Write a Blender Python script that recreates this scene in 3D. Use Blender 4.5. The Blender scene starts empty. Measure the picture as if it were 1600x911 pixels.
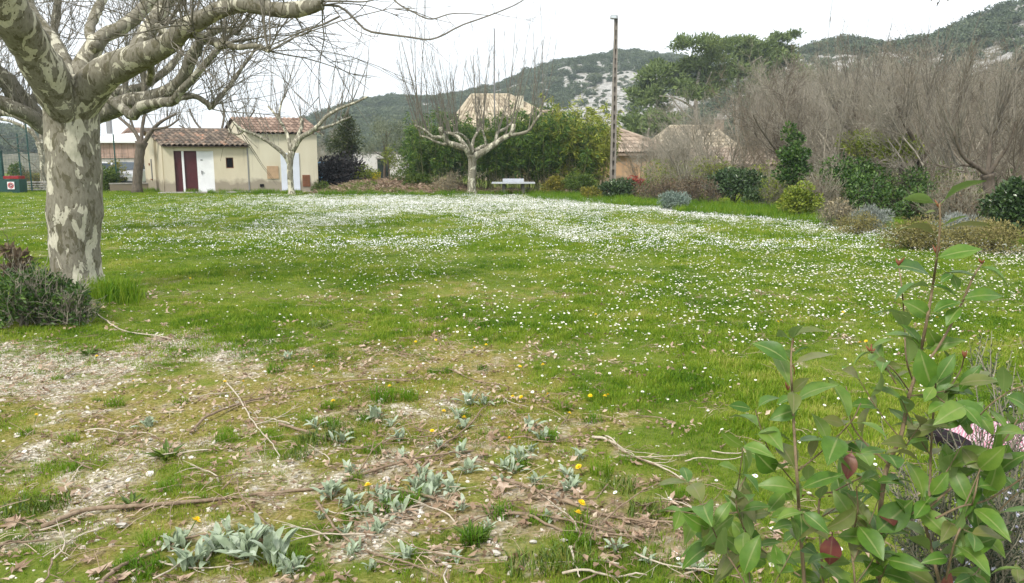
import bpy, math, random
import numpy as np
from mathutils import Vector, Matrix

sc = bpy.context.scene
col = sc.collection
random.seed(7)
rng = np.random.default_rng(11)

# ------------------------------------------------------------------ camera
F = 1232.0
PITCH = math.atan(205.5 / F)
cam_d = bpy.data.cameras.new('camera')
cam = bpy.data.objects.new('camera', cam_d)
col.objects.link(cam)
cam.location = (0, 0, 1.6)
cam.rotation_euler = (math.pi / 2 - PITCH, 0, 0)
cam_d.sensor_width = 36.0
cam_d.lens = 36.0 * F / 1600.0
cam_d.clip_start = 0.05
cam_d.clip_end = 6000
sc.camera = cam

# ------------------------------------------------------------------ world, sun, exposure
SUN_EL, SUN_AZ = math.radians(48), math.radians(215)     # azimuth: from +Y clockwise; behind the camera, to the left
w = bpy.data.worlds.new('World')
sc.world = w
w.use_nodes = True
nt = w.node_tree
nt.nodes.clear()
out = nt.nodes.new('ShaderNodeOutputWorld')
bg = nt.nodes.new('ShaderNodeBackground')
sky = nt.nodes.new('ShaderNodeTexSky')
sky.sky_type = 'NISHITA'
sky.sun_disc = False
sky.sun_elevation = SUN_EL
sky.sun_rotation = SUN_AZ
cl = nt.nodes.new('ShaderNodeMix')
cl.data_type = 'RGBA'
cl.inputs[0].default_value = 0.88                        # thin bright overcast over the blue
cl.inputs[7].default_value = (9.6, 9.75, 10.0, 1)
nt.links.new(sky.outputs[0], cl.inputs[6])
nt.links.new(cl.outputs[2], bg.inputs[0])
bg.inputs[1].default_value = 0.07
nt.links.new(bg.outputs[0], out.inputs[0])
sun_d = bpy.data.lights.new('sun', 'SUN')
sun_d.energy = 1.5
sun_d.angle = math.radians(10)
sun_d.color = (1.0, 0.95, 0.87)
sun = bpy.data.objects.new('sun', sun_d)
col.objects.link(sun)
sv = Vector((math.sin(SUN_AZ) * math.cos(SUN_EL), math.cos(SUN_AZ) * math.cos(SUN_EL), math.sin(SUN_EL)))
sun.rotation_euler = sv.to_track_quat('Z', 'Y').to_euler()
sun.location = (0, 0, 30)
sc.view_settings.view_transform = 'Standard'
sc.view_settings.look = 'None'
sc.view_settings.gamma = 1
sc.view_settings.exposure = 1.33
sc.cycles.max_bounces = 6
sc.cycles.diffuse_bounces = 3
sc.cycles.glossy_bounces = 2
sc.cycles.transmission_bounces = 4
sc.cycles.volume_bounces = 0
sc.cycles.transparent_max_bounces = 6
sc.cycles.use_denoising = True

# ------------------------------------------------------------------ helpers
cp, sp = math.cos(PITCH), math.sin(PITCH)


def ray(px, py):
    a, b = (px - 800) / F, -(py - 455.5) / F
    return np.array([a, cp + b * sp, -sp + b * cp])


def P(px, py, Y):
    d = ray(px, py)
    return np.array([0, 0, 1.6]) + d * (Y / d[1])


def G(px, py):
    d = ray(px, py)
    return np.array([0, 0, 1.6]) + d * (-1.6 / d[2])


def proj(x, y, z=0.0):
    dz = z - 1.6
    zc = y * cp - dz * sp
    yc = y * sp + dz * cp
    return 800 + F * x / zc, 455.5 - F * yc / zc


def nrm(v):
    return v / np.maximum(np.linalg.norm(v, axis=-1, keepdims=True), 1e-9)


def _h(i, j, s):
    n = (i.astype(np.int64) * 374761393 + j.astype(np.int64) * 668265263 + s * 974634777) & 0xFFFFFFFF
    n = ((n ^ (n >> 13)) * 1274126177) & 0xFFFFFFFF
    n = ((n ^ (n >> 16)) * 2246822519) & 0xFFFFFFFF
    return ((n ^ (n >> 15)) & 0xFFFFFF) / float(0xFFFFFF)


def vn(x, y, s=0):
    x = np.asarray(x, float); y = np.asarray(y, float)
    i, j = np.floor(x), np.floor(y)
    u, v = x - i, y - j
    u = u * u * (3 - 2 * u); v = v * v * (3 - 2 * v)
    a, b = _h(i, j, s), _h(i + 1, j, s)
    c, d = _h(i, j + 1, s), _h(i + 1, j + 1, s)
    return (a * (1 - u) + b * u) * (1 - v) + (c * (1 - u) + d * u) * v


def fbm(x, y, s=0, o=4):
    t, a, f = 0, 0.5, 1.0
    for k in range(o):
        t = t + a * vn(x * f + 17.3 * k, y * f - 9.1 * k, s + k)
        a *= 0.5; f *= 2.03
    return t / (1 - 0.5 ** o)


def ss(a, b, x):
    t = np.clip((np.asarray(x, float) - a) / (b - a), 0, 1)
    return t * t * (3 - 2 * t)


class MB:
    """collects geometry, builds ONE mesh object"""
    def __init__(self):
        self.v, self.r, self.f, self.m, self.n = [], [], [], [], 0

    def add(self, v, f, rnd=0.5, mi=0):
        v = np.asarray(v, float).reshape(-1, 3)
        f = np.asarray(f, np.int64)
        self.v.append(v)
        self.r.append(np.broadcast_to(np.asarray(rnd, float), (len(v),)))
        self.f.append(f + self.n)
        self.m.append(np.full(len(f), mi, np.int32))
        self.n += len(v)

    def box(self, c, s, rz=0.0, rnd=0.5, mi=0, taper=1.0):
        x, y, z = s[0] / 2, s[1] / 2, s[2] / 2
        v = np.array([[-x, -y, -z], [x, -y, -z], [x, y, -z], [-x, y, -z],
                      [-x * taper, -y * taper, z], [x * taper, -y * taper, z], [x * taper, y * taper, z], [-x * taper, y * taper, z]])
        ca, sa = math.cos(rz), math.sin(rz)
        v = np.stack([v[:, 0] * ca - v[:, 1] * sa, v[:, 0] * sa + v[:, 1] * ca, v[:, 2]], 1) + np.asarray(c, float)
        self.add(v, [[0, 3, 2, 1], [4, 5, 6, 7], [0, 1, 5, 4], [1, 2, 6, 5], [2, 3, 7, 6], [3, 0, 4, 7]], rnd, mi)

    def prism(self, poly, z0, z1, rnd=0.5, mi=0):
        """poly: list of (x,y) ccw; z1 may be a list of top heights"""
        n = len(poly)
        p = np.asarray(poly, float)
        zt = np.broadcast_to(np.asarray(z1, float), (n,))
        zb = np.broadcast_to(np.asarray(z0, float), (n,))
        v = np.concatenate([np.c_[p, zb], np.c_[p, zt]])
        self.add(v, [[i, (i + 1) % n, (i + 1) % n + n, i + n] for i in range(n)], rnd, mi)
        self.add(v[n:], [list(range(n))], rnd, mi)
        self.add(v[:n], [list(range(n))[::-1]], rnd, mi)

    def slab(self, a, b, c, d, t, rnd=0.5, mi=0):
        """a quad a,b,c,d given a thickness t behind its normal"""
        q = np.array([a, b, c, d], float)
        n = np.cross(q[1] - q[0], q[3] - q[0]); n /= np.linalg.norm(n)
        v = np.concatenate([q, q - n * t])
        self.add(v, [[0, 1, 2, 3], [7, 6, 5, 4], [0, 4, 5, 1], [1, 5, 6, 2], [2, 6, 7, 3], [3, 7, 4, 0]], rnd, mi)

    def curves(self, Pp, R, sides=3, rnd=0.5, mi=0, cap=True, lump=0.0, lseed=3):
        """Pp (N,K,3), R (N,K): swept tubes"""
        Pp = np.asarray(Pp, float)
        if Pp.ndim == 2:
            Pp = Pp[None]
        R = np.asarray(R, float)
        if R.ndim == 1:
            R = R[None]
        N, K, _ = Pp.shape
        R = np.broadcast_to(R, (N, K))
        T = np.empty_like(Pp)
        T[:, 1:-1] = Pp[:, 2:] - Pp[:, :-2]
        T[:, 0] = Pp[:, 1] - Pp[:, 0]
        T[:, -1] = Pp[:, -1] - Pp[:, -2]
        T = nrm(T)
        ax = np.argmin(np.abs(T).max(axis=1), axis=1)
        ref = np.eye(3)[ax][:, None, :]
        U = nrm(np.cross(T, np.broadcast_to(ref, T.shape)))
        V = np.cross(T, U)
        a = np.arange(sides) * 2 * math.pi / sides
        rr = R[..., None] * np.ones(sides)
        if lump:
            kk = np.arange(K)[None, :, None] * 0.7 + np.arange(N)[:, None, None] * 13.1
            rr = rr * (1 + lump * (vn(kk + 0 * a, np.cos(a) * 1.3 + 0 * kk, lseed) + vn(kk + 5 + 0 * a, np.sin(a) * 1.3 + 0 * kk, lseed + 1) - 1))
        v = Pp[:, :, None, :] + rr[..., None] * (np.cos(a)[:, None] * U[:, :, None, :] + np.sin(a)[:, None] * V[:, :, None, :])
        base = (np.arange(N) * K * sides)[:, None, None]
        k = (np.arange(K - 1) * sides)[None, :, None]
        s = np.arange(sides)[None, None, :]
        s2 = (s + 1) % sides
        q = np.stack([base + k + s, base + k + s2, base + k + sides + s2, base + k + sides + s], -1).reshape(-1, 4)
        rv = np.broadcast_to(np.asarray(rnd, float).reshape(-1, 1, 1), (N, K, sides)).reshape(-1) if np.ndim(rnd) else rnd
        self.add(v.reshape(-1, 3), q, rv, mi)
        if cap and sides > 3:
            f = (np.arange(N) * K * sides)[:, None] + (K - 1) * sides + np.arange(sides)[None]
            self.f.append(f + self.n - N * K * sides); self.m.append(np.full(N, mi, np.int32))
            f0 = (np.arange(N) * K * sides)[:, None] + np.arange(sides)[None][:, ::-1]
            self.f.append(f0 + self.n - N * K * sides); self.m.append(np.full(N, mi, np.int32))

    def leaves(self, C, D, L, W, fold=0.25, rnd=None, mi=0, Nn=None, rg=None):
        """rhombic folded leaves: base C (N,3), axis D (N,3), length L, width W"""
        N = len(C)
        g = rg or rng
        D = nrm(np.asarray(D, float))
        if Nn is None:
            Nn = g.normal(size=(N, 3)) + np.array([0, 0, 0.8])
        S = nrm(np.cross(D, Nn))
        Nn = np.cross(S, D)
        L = np.broadcast_to(np.asarray(L, float), (N,))[:, None]
        W = np.broadcast_to(np.asarray(W, float), (N,))[:, None]
        b = C
        t = C + D * L
        m = C + D * L * 0.45
        l = m - S * W / 2 + Nn * W * fold
        r = m + S * W / 2 + Nn * W * fold
        v = np.stack([b, l, t, r], 1).reshape(-1, 3)
        i = (np.arange(N) * 4)[:, None]
        f = np.concatenate([i + np.array([[0, 2, 1]]), i + np.array([[0, 3, 2]])])
        if rnd is None:
            rnd = g.random(N)
        self.add(v, f, np.repeat(np.broadcast_to(rnd, (N,)), 4), mi)

    def mesh(self, name, mats, smooth=False):
        me = bpy.data.meshes.new(name)
        v = np.concatenate(self.v)
        me.vertices.add(len(v))
        me.vertices.foreach_set('co', v.astype(np.float32).ravel())
        idx = np.concatenate([f.ravel() for f in self.f]).astype(np.int32)
        tot = np.concatenate([np.full(len(f), f.shape[1], np.int32) for f in self.f])
        start = np.concatenate([[0], np.cumsum(tot)[:-1]]).astype(np.int32)
        me.loops.add(len(idx))
        me.loops.foreach_set('vertex_index', idx)
        me.polygons.add(len(tot))
        me.polygons.foreach_set('loop_start', start)
        me.polygons.foreach_set('loop_total', tot)
        me.polygons.foreach_set('material_index', np.concatenate(self.m))
        me.polygons.foreach_set('use_smooth', np.full(len(tot), bool(smooth)))
        at = me.attributes.new('rnd', 'FLOAT', 'POINT')
        at.data.foreach_set('value', np.concatenate(self.r).astype(np.float32))
        for m in (mats if isinstance(mats, (list, tuple)) else [mats]):
            me.materials.append(m)
        me.update(calc_edges=True)
        me.validate()
        return me

    def build(self, name, mats, parent=None, smooth=False, loc=None, world=True):
        """world: the vertices are in world coordinates, shift them into the (unrotated) parent's frame"""
        if parent is not None and world:
            off, p = np.zeros(3), parent
            while p is not None:
                off = off + np.array(p.location); p = p.parent
            self.v = [v - off for v in self.v]
        return link(name, self.mesh(name, mats, smooth), parent, loc)


def link(name, me, parent=None, loc=None):
    o = bpy.data.objects.new(name, me)
    col.objects.link(o)
    if parent is not None:
        o.parent = parent
    if loc is not None:
        o.location = loc
    return o


def tag(o, label=None, cat=None, group=None, kind=None):
    if label: o['label'] = label
    if cat: o['category'] = cat
    if group: o['group'] = group
    if kind: o['kind'] = kind
    return o


def thing(name, label, cat, loc=(0, 0, 0), group=None, rz=0.0):
    o = bpy.data.objects.new(name, None)
    col.objects.link(o)
    o.location = loc
    o.rotation_euler = (0, 0, rz)
    o.empty_display_size = 0.2
    return tag(o, label, cat, group)


def copy_tree(o, parent=None):
    kids = list(o.children)
    c = o.copy()
    col.objects.link(c)
    if parent is not None:
        c.parent = parent
    for k in kids:
        copy_tree(k, c)
    return c


def scatter(name, pts, rots, scl, pid, protos, label, cat=None, kind='stuff', parent=None):
    """one object that instances the prototype meshes on its points"""
    me = bpy.data.meshes.new(name)
    me.vertices.add(len(pts))
    me.vertices.foreach_set('co', np.asarray(pts, np.float32).ravel())
    a = me.attributes.new('rot', 'FLOAT_VECTOR', 'POINT'); a.data.foreach_set('vector', np.asarray(rots, np.float32).ravel())
    a = me.attributes.new('scl', 'FLOAT', 'POINT'); a.data.foreach_set('value', np.asarray(scl, np.float32))
    a = me.attributes.new('pid', 'INT', 'POINT'); a.data.foreach_set('value', np.asarray(pid, np.int32))
    o = link(name, me, parent)
    c = bpy.data.collections.new(name + '_kinds')
    for k, m in enumerate(protos):
        c.objects.link(bpy.data.objects.new('%s_%02d' % (name, k), m))
    ng = bpy.data.node_groups.new(name, 'GeometryNodeTree')
    ng.interface.new_socket('Geometry', in_out='INPUT', socket_type='NodeSocketGeometry')
    ng.interface.new_socket('Geometry', in_out='OUTPUT', socket_type='NodeSocketGeometry')
    N, Lk = ng.nodes, ng.links
    gi, go = N.new('NodeGroupInput'), N.new('NodeGroupOutput')
    ci = N.new('GeometryNodeCollectionInfo')
    ci.inputs['Collection'].default_value = c
    ci.inputs['Separate Children'].default_value = True
    ci.inputs['Reset Children'].default_value = True
    ip = N.new('GeometryNodeInstanceOnPoints')
    ip.inputs['Pick Instance'].default_value = True

    def attr(nm, ty):
        n = N.new('GeometryNodeInputNamedAttribute')
        n.data_type = ty
        n.inputs['Name'].default_value = nm
        return next(s for s in n.outputs if s.enabled and s.name == 'Attribute')
    Lk.new(gi.outputs[0], ip.inputs['Points'])
    Lk.new(ci.outputs[0], ip.inputs['Instance'])
    Lk.new(attr('pid', 'INT'), ip.inputs['Instance Index'])
    Lk.new(attr('rot', 'FLOAT_VECTOR'), ip.inputs['Rotation'])
    Lk.new(attr('scl', 'FLOAT'), ip.inputs['Scale'])
    Lk.new(ip.outputs[0], go.inputs[0])
    mod = o.modifiers.new('scatter', 'NODES')
    mod.node_group = ng
    return tag(o, label, cat, kind=kind)


# ------------------------------------------------------------------ materials
class NT:
    def __init__(self, name):
        self.m = bpy.data.materials.new(name)
        self.m.use_nodes = True
        self.t = self.m.node_tree
        self.b = self.t.nodes['Principled BSDF']
        self.out = self.t.nodes['Material Output']

    def n(self, ty, **k):
        x = self.t.nodes.new(ty)
        for a, b in k.items():
            setattr(x, a, b)
        return x

    def l(self, a, b):
        self.t.links.new(a, b)

    def noise(self, scale, detail=4, vec=None, rough=0.55, dist=0.0):
        x = self.n('ShaderNodeTexNoise')
        x.inputs['Scale'].default_value = scale
        x.inputs['Detail'].default_value = detail
        x.inputs['Roughness'].default_value = rough
        x.inputs['Distortion'].default_value = dist
        self.l(vec if vec is not None else self.pos(), x.inputs['Vector'])
        return x.outputs[0]

    def pos(self, sx=1, sy=1, sz=1):
        g = self.n('ShaderNodeNewGeometry').outputs['Position']
        if (sx, sy, sz) == (1, 1, 1):
            return g
        m = self.n('ShaderNodeVectorMath', operation='MULTIPLY')
        m.inputs[1].default_value = (sx, sy, sz)
        self.l(g, m.inputs[0])
        return m.outputs[0]

    def objpos(self, sx=1, sy=1, sz=1):
        g = self.n('ShaderNodeTexCoord').outputs['Object']
        m = self.n('ShaderNodeVectorMath', operation='MULTIPLY')
        m.inputs[1].default_value = (sx, sy, sz)
        self.l(g, m.inputs[0])
        return m.outputs[0]

    def ramp(self, fac, stops, const=False):
        r = self.n('ShaderNodeValToRGB')
        if const:
            r.color_ramp.interpolation = 'CONSTANT'
        e = r.color_ramp.elements
        while len(e) > 1:
            e.remove(e[0])
        e[0].position = stops[0][0]
        e[0].color = (*stops[0][1], 1)
        for p, c in stops[1:]:
            x = e.new(p)
            x.color = (*c, 1)
        self.l(fac, r.inputs[0])
        return r.outputs[0]

    def mr(self, x, a, b, c=0.0, d=1.0):
        r = self.n('ShaderNodeMapRange')
        for i, v in enumerate((a, b, c, d)):
            r.inputs[1 + i].default_value = v
        self.l(x, r.inputs[0])
        return r.outputs[0]

    def mix(self, f, a, b):
        x = self.n('ShaderNodeMix', data_type='RGBA')
        for s, v in ((0, f), (6, a), (7, b)):
            if isinstance(v, (int, float)):
                x.inputs[s].default_value = v
            elif isinstance(v, tuple):
                x.inputs[s].default_value = (*v, 1)
            else:
                self.l(v, x.inputs[s])
        return x.outputs[2]

    def math(self, op, a, b=None):
        x = self.n('ShaderNodeMath', operation=op)
        for s, v in ((0, a), (1, b)):
            if v is None: continue
            if isinstance(v, (int, float)):
                x.inputs[s].default_value = v
            else:
                self.l(v, x.inputs[s])
        return x.outputs[0]

    def attr(self, nm):
        a = self.n('ShaderNodeAttribute')
        a.attribute_name = nm
        return a.outputs['Fac']

    def orand(self):
        return self.n('ShaderNodeObjectInfo').outputs['Random']

    def bump(self, h, strength=0.4, dist=0.02):
        b = self.n('ShaderNodeBump')
        b.inputs['Strength'].default_value = strength
        b.inputs['Distance'].default_value = dist
        self.l(h, b.inputs['Height'])
        self.l(b.outputs[0], self.b.inputs['Normal'])

    def done(self, color=None, rough=0.8, spec=0.3, transl=0.0):
        if color is not None:
            if isinstance(color, tuple):
                self.b.inputs['Base Color'].default_value = (*color, 1)
            else:
                self.l(color, self.b.inputs['Base Color'])
        self.b.inputs['Roughness'].default_value = rough
        self.b.inputs['Specular IOR Level'].default_value = spec
        if transl > 0:
            tr = self.n('ShaderNodeBsdfTranslucent')
            if isinstance(color, tuple):
                tr.inputs[0].default_value = (*color, 1)
            else:
                self.l(color, tr.inputs[0])
            mx = self.n('ShaderNodeMixShader')
            mx.inputs[0].default_value = transl
            self.l(self.b.outputs[0], mx.inputs[1])
            self.l(tr.outputs[0], mx.inputs[2])
            self.l(mx.outputs[0], self.out.inputs[0])
        return self.m


def m_plain(name, c, rough=0.7, spec=0.3, var=0.12, scale=6.0, metal=0.0):
    t = NT(name)
    n = t.noise(scale, 5)
    a = tuple(max(0, x * (1 - var)) for x in c)
    b = tuple(min(1, x * (1 + var)) for x in c)
    t.b.inputs['Metallic'].default_value = metal
    return t.done(t.ramp(n, [(0.3, a), (0.7, b)]), rough, spec)


def m_leaf(name, stops, rough=0.5, spec=0.35, transl=0.25, patch=0.5, scale=1.2, orand=False):
    """leaf colours: spread by each leaf's random value and by slow patches of the plant"""
    t = NT(name)
    f = t.attr('rnd')
    if orand:
        f = t.math('ADD', t.math('MULTIPLY', f, 0.5), t.math('MULTIPLY', t.orand(), 0.5))
    p = t.noise(scale, 2)
    k = t.math('ADD', t.math('MULTIPLY', f, 1 - patch), t.math('MULTIPLY', t.mr(p, 0.3, 0.7), patch))
    return t.done(t.ramp(k, stops), rough, spec, transl)


def m_plane_bark(name, light=1.0, obj=False):
    t = NT(name)
    v = t.pos(1, 1, 0.42)
    n1 = t.noise(6.4, 5, v, 0.56, 0.8)
    n2 = t.noise(12, 5, v, 0.6, 0.7)
    n3 = t.noise(38, 4, t.pos(1, 1, 0.4))
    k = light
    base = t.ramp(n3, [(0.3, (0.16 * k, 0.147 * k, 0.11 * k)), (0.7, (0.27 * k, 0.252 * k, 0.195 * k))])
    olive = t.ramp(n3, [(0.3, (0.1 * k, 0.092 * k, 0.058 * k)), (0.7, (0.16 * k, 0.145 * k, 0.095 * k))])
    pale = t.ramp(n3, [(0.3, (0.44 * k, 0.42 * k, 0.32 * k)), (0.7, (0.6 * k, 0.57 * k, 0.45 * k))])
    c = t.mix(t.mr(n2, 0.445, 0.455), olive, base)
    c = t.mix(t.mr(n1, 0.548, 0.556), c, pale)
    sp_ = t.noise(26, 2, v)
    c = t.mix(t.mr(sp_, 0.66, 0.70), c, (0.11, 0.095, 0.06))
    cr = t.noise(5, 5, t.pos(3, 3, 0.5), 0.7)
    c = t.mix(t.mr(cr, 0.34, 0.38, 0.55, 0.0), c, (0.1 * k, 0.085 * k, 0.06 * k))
    t.bump(t.math('ADD', t.mr(n1, 0.543, 0.56, 1, 0), t.math('MULTIPLY', n3, 0.5)), 0.6, 0.014)
    return t.done(c, 0.85, 0.2)


def m_bark(name, a, b, scale=14):
    t = NT(name)
    n = t.noise(scale, 4, t.pos(1, 1, 0.3))
    c = t.ramp(n, [(0.3, a), (0.7, b)])
    t.bump(n, 0.5, 0.02)
    return t.done(c, 0.9, 0.15)


def m_tiles(name, stops):
    t = NT(name)
    f = t.attr('rnd')
    n = t.noise(9, 4)
    k = t.math('ADD', t.math('MULTIPLY', f, 0.75), t.math('MULTIPLY', t.mr(n, 0.3, 0.7), 0.25))
    return t.done(t.ramp(k, stops), 0.85, 0.2)


def m_stucco(name, a, b, stain=(0.2, 0.17, 0.13), zst=0.55):
    """painted render with damp stains rising from the foot of the wall"""
    t = NT(name)
    n = t.noise(1.2, 5, t.pos(1, 1, 0.35))
    c = t.ramp(n, [(0.35, a), (0.65, b)])
    sx = t.n('ShaderNodeSeparateXYZ')
    t.l(t.pos(), sx.inputs[0])
    edge = t.math('ADD', sx.outputs[2], t.math('MULTIPLY', t.noise(1.7, 4), -0.9))
    c = t.mix(t.mr(edge, zst - 0.5, zst - 0.32, 0.75, 0.0), c, stain)
    st = t.noise(2.2, 3, t.pos(1.6, 1.6, 0.12))
    c = t.mix(t.mr(st, 0.6, 0.72, 0.0, 0.3), c, stain)
    t.bump(t.noise(60, 3), 0.25, 0.01)
    return t.done(c, 0.9, 0.15)

# ------------------------------------------------------------------ what grows where on the lawn (functions of the place on the ground)
def bl(px, py, cx, cy, rx, ry):
    return np.exp(-(((px - cx) / rx) ** 2 + ((py - cy) / ry) ** 2))


def fields(x, y):
    """moss, gravel, litter (0..1) at ground places x, y"""
    x = np.asarray(x, float); y = np.asarray(y, float)
    px, py = proj(x, np.maximum(y, 0.9))
    n1 = fbm(x * 1.3, y * 1.3, 3)
    n2 = fbm(x * 4.5, y * 4.5, 9)
    n3 = fbm(x * 0.6, y * 0.6, 21)
    nz = (n1 - 0.5) * 1.6 + (n2 - 0.5) * 1.3
    # worn gravelly strip beside the plane tree and patches in the foreground
    g = 1.05 * bl(px, py, 120, 560, 330, 34) + 0.75 * bl(px, py, 20, 590, 130, 45) + 0.55 * bl(px, py, 330, 530, 120, 20)
    g += 0.5 * bl(px, py, 360, 700, 120, 34) + 0.62 * bl(px, py, 530, 748, 110, 24) + 0.5 * bl(px, py, 150, 740, 220, 50)
    g += 0.55 * bl(px, py, 230, 830, 260, 40) + 0.5 * bl(px, py, 620, 860, 170, 40) + 0.4 * bl(px, py, 700, 640, 100, 25)
    g += 0.35 * bl(px, py, 60, 690, 120, 40)
    worn = ss(505, 570, py) * (1 - ss(640, 1080, px - 0.4 * (py - 600)))
    n4 = fbm(x * 10, y * 10, 13, 3); n5 = fbm(x * 3.0, y * 2.2, 15)
    nz = nz + (n4 - 0.5) * 1.9
    g = 0.66 * g + worn * (0.07 + 0.9 * (n5 - 0.42))
    grav = np.clip(ss(0.28, 0.85, g + 0.55 * nz), 0, 1)
    # yellow moss
    m = 0.95 * bl(px, py, 180, 640, 420, 75) + 0.8 * bl(px, py, 650, 580, 230, 60) + 0.5 * bl(px, py, 830, 455, 190, 18)
    m += 0.5 * bl(px, py, 980, 445, 80, 12) + 0.55 * bl(px, py, 860, 650, 160, 40) + 0.5 * bl(px, py, 560, 470, 200, 30)
    m += 0.6 * bl(px, py, 350, 790, 420, 90) + 0.4 * bl(px, py, 900, 760, 250, 60) + 0.3 * bl(px, py, 1000, 560, 160, 20)
    m = 0.7 * m + 0.34 * worn
    moss = np.clip(ss(0.25, 0.85, m + 0.6 * nz + 0.25 * (n3 - 0.5)), 0, 1)
    # dead leaves and bare brown earth
    l = 0.85 * bl(px, py, 870, 800, 270, 62) + 0.7 * bl(px, py, 60, 830, 150, 55) + 0.6 * bl(px, py, 1150, 850, 180, 60)
    l += 0.75 * bl(px, py, 90, 475, 130, 24) + 0.55 * bl(px, py, 260, 505, 90, 14) + 0.45 * bl(px, py, 560, 720, 130, 35)
    l += 0.9 * bl(px, py, 590, 293, 150, 9) + 0.55 * bl(px, py, 830, 299, 120, 5)
    l = 0.45 * l + 0.22 * worn * (n2 - 0.2)
    l += 0.95 * ss(0, 10, np.interp(px, [1000, 1200, 1400, 1600, 1900], [297, 319, 347, 376, 415]) - py) * ss(960, 1060, px)
    lit = np.clip(ss(0.3, 0.85, l + 0.6 * nz), 0, 1)
    return moss, grav, lit


def daisy_density(x, y):
    """daisies per square metre"""
    px, py = proj(x, np.maximum(y, 0.9))
    n1 = fbm(x * 0.55, y * 0.28, 31)
    n2 = 0.5 * fbm(x * 1.6, y * 1.1, 37) + 0.5 * fbm(x * 3.6, y * 3.0, 39, 2)
    k = ss(0.40, 0.62, 0.65 * n1 + 0.35 * n2)
    k2 = ss(0.36, 0.52, 0.5 * n1 + 0.5 * n2)
    line = np.interp(px, [150, 430, 800, 1000, 1200, 1400, 1600, 1900], [330, 316, 317, 324, 345, 368, 403, 440])
    wid = np.interp(px, [430, 900, 1100, 1400, 1600], [8, 13, 11, 11, 16])
    d = 340 * np.exp(-((py - line) / wid) ** 2) * ss(300, 560, px) * (0.3 + 0.7 * k2)
    d += 230 * bl(px, py, 560, 340, 260, 14) * k
    d += 270 * bl(px, py, 860, 375, 330, 28) * k
    d += 125 * bl(px, py, 1250, 420, 420, 60) * (0.25 + k)
    d += 100 * bl(px, py, 850, 490, 190, 22) * k
    d += 75 * bl(px, py, 1350, 500, 380, 60) * (0.3 + k2)
    d += 26 * bl(px, py, 1300, 610, 400, 60) * (0.3 + k)
    d += 60 * bl(px, py, 350, 360, 240, 45) * (0.3 + k2)
    d += 30 * bl(px, py, 650, 440, 300, 60) * (0.3 + k)
    d += 5 + 4 * ss(500, 900, px) - 6 * ss(600, 720, py) * (1 - ss(700, 1000, px))
    edge = np.interp(px, [0, 500, 800, 1000, 1200, 1400, 1600, 1900], [309, 304, 304, 311, 331, 358, 388, 425])
    return np.clip(d, 0.6, None) * ss(-2, 3, py - edge)


def zg(x, y):
    x = np.asarray(x, float); y = np.asarray(y, float)
    near = 1 - ss(9, 20, y)
    z = 0.05 * (fbm(x * 0.9, y * 0.9, 5) - 0.5) * (0.35 + 0.65 * near) + 0.035 * (fbm(x * 5, y * 5, 6, 3) - 0.5) * near
    # bank of dead leaves behind the lawn, left of the bamboo
    b = ss(-9.6, -7.6, x) * (1 - ss(-4.5, -1.5, x)) * ss(36.5, 40.5, y)
    z = z + 0.42 * b * (0.8 + 0.4 * fbm(x * 0.8, y * 0.8, 8))
    z = z + 0.35 * bl(x, y, -8.6, 8.0, 1.4, 0.7) * 0.4
    return z


def axis(a, b, fine, lo, hi, grow):
    """coordinates a..b: step fine between lo and hi, growing outside"""
    c = list(np.arange(lo, hi + 1e-6, fine))
    s = fine
    while c[-1] < b:
        s *= grow; c.append(min(b, c[-1] + s))
    s = fine
    while c[0] > a:
        s *= grow; c.insert(0, max(a, c[0] - s))
    return np.array(c)


gx = axis(-1500, 1500, 0.055, -7, 7, 1.05)
gy = axis(-300, 1500, 0.055, 2.0, 14.0, 1.04)
GX, GY = np.meshgrid(gx, gy)
GZ = zg(GX, GY)
mb = MB()
nx, ny = len(gx), len(gy)
ii = (np.arange(ny - 1)[:, None] * nx + np.arange(nx - 1)[None]).ravel()
mb.add(np.stack([GX, GY, GZ], -1).reshape(-1, 3), np.stack([ii, ii + 1, ii + nx + 1, ii + nx], 1))
t = NT('lawn_ground')
ms, gr, li = t.attr('moss'), t.attr('gravel'), t.attr('litter')
nf = t.noise(55, 4)
nm = t.noise(7, 4)
nl = t.noise(0.7, 4)
grass = t.ramp(t.math('ADD', t.math('MULTIPLY', nf, 0.5), t.math('MULTIPLY', nl, 0.5)),
               [(0.3, (0.055, 0.088, 0.012)), (0.5, (0.105, 0.145, 0.018)), (0.72, (0.2, 0.2, 0.05))])
mossc = t.ramp(nf, [(0.3, (0.09, 0.08, 0.02)), (0.5, (0.2, 0.17, 0.045)), (0.62, (0.28, 0.23, 0.09)), (0.72, (0.4, 0.34, 0.22))])
vo = t.n('ShaderNodeTexVoronoi'); vo.inputs['Scale'].default_value = 55; t.l(t.pos(), vo.inputs['Vector'])
sxyz = t.n('ShaderNodeSeparateColor'); t.l(vo.outputs['Color'], sxyz.inputs[0])
gravc = t.ramp(sxyz.outputs[0], [(0.0, (0.16, 0.135, 0.085)), (0.4, (0.34, 0.3, 0.215)), (0.7, (0.5, 0.45, 0.355)), (1.0, (0.66, 0.62, 0.54))])
litc = t.ramp(t.noise(30, 4, None, 0.6, 1.0), [(0.3, (0.09, 0.07, 0.035)), (0.5, (0.22, 0.17, 0.095)), (0.7, (0.38, 0.29, 0.2))])
c = t.mix(ms, grass, mossc)
c = t.mix(li, c, litc)
c = t.mix(gr, c, gravc)
t.bump(t.math('ADD', t.math('MULTIPLY', nf, 0.6), t.math('MULTIPLY', vo.outputs['Distance'], t.math('MULTIPLY', gr, 1.5))), 0.7, 0.02)
M_GROUND = t.done(c, 0.95, 0.1)
ground = tag(mb.build('ground', M_GROUND, smooth=True), kind='structure')
A_m, A_g, A_l = fields(GX.ravel(), GY.ravel())
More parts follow.
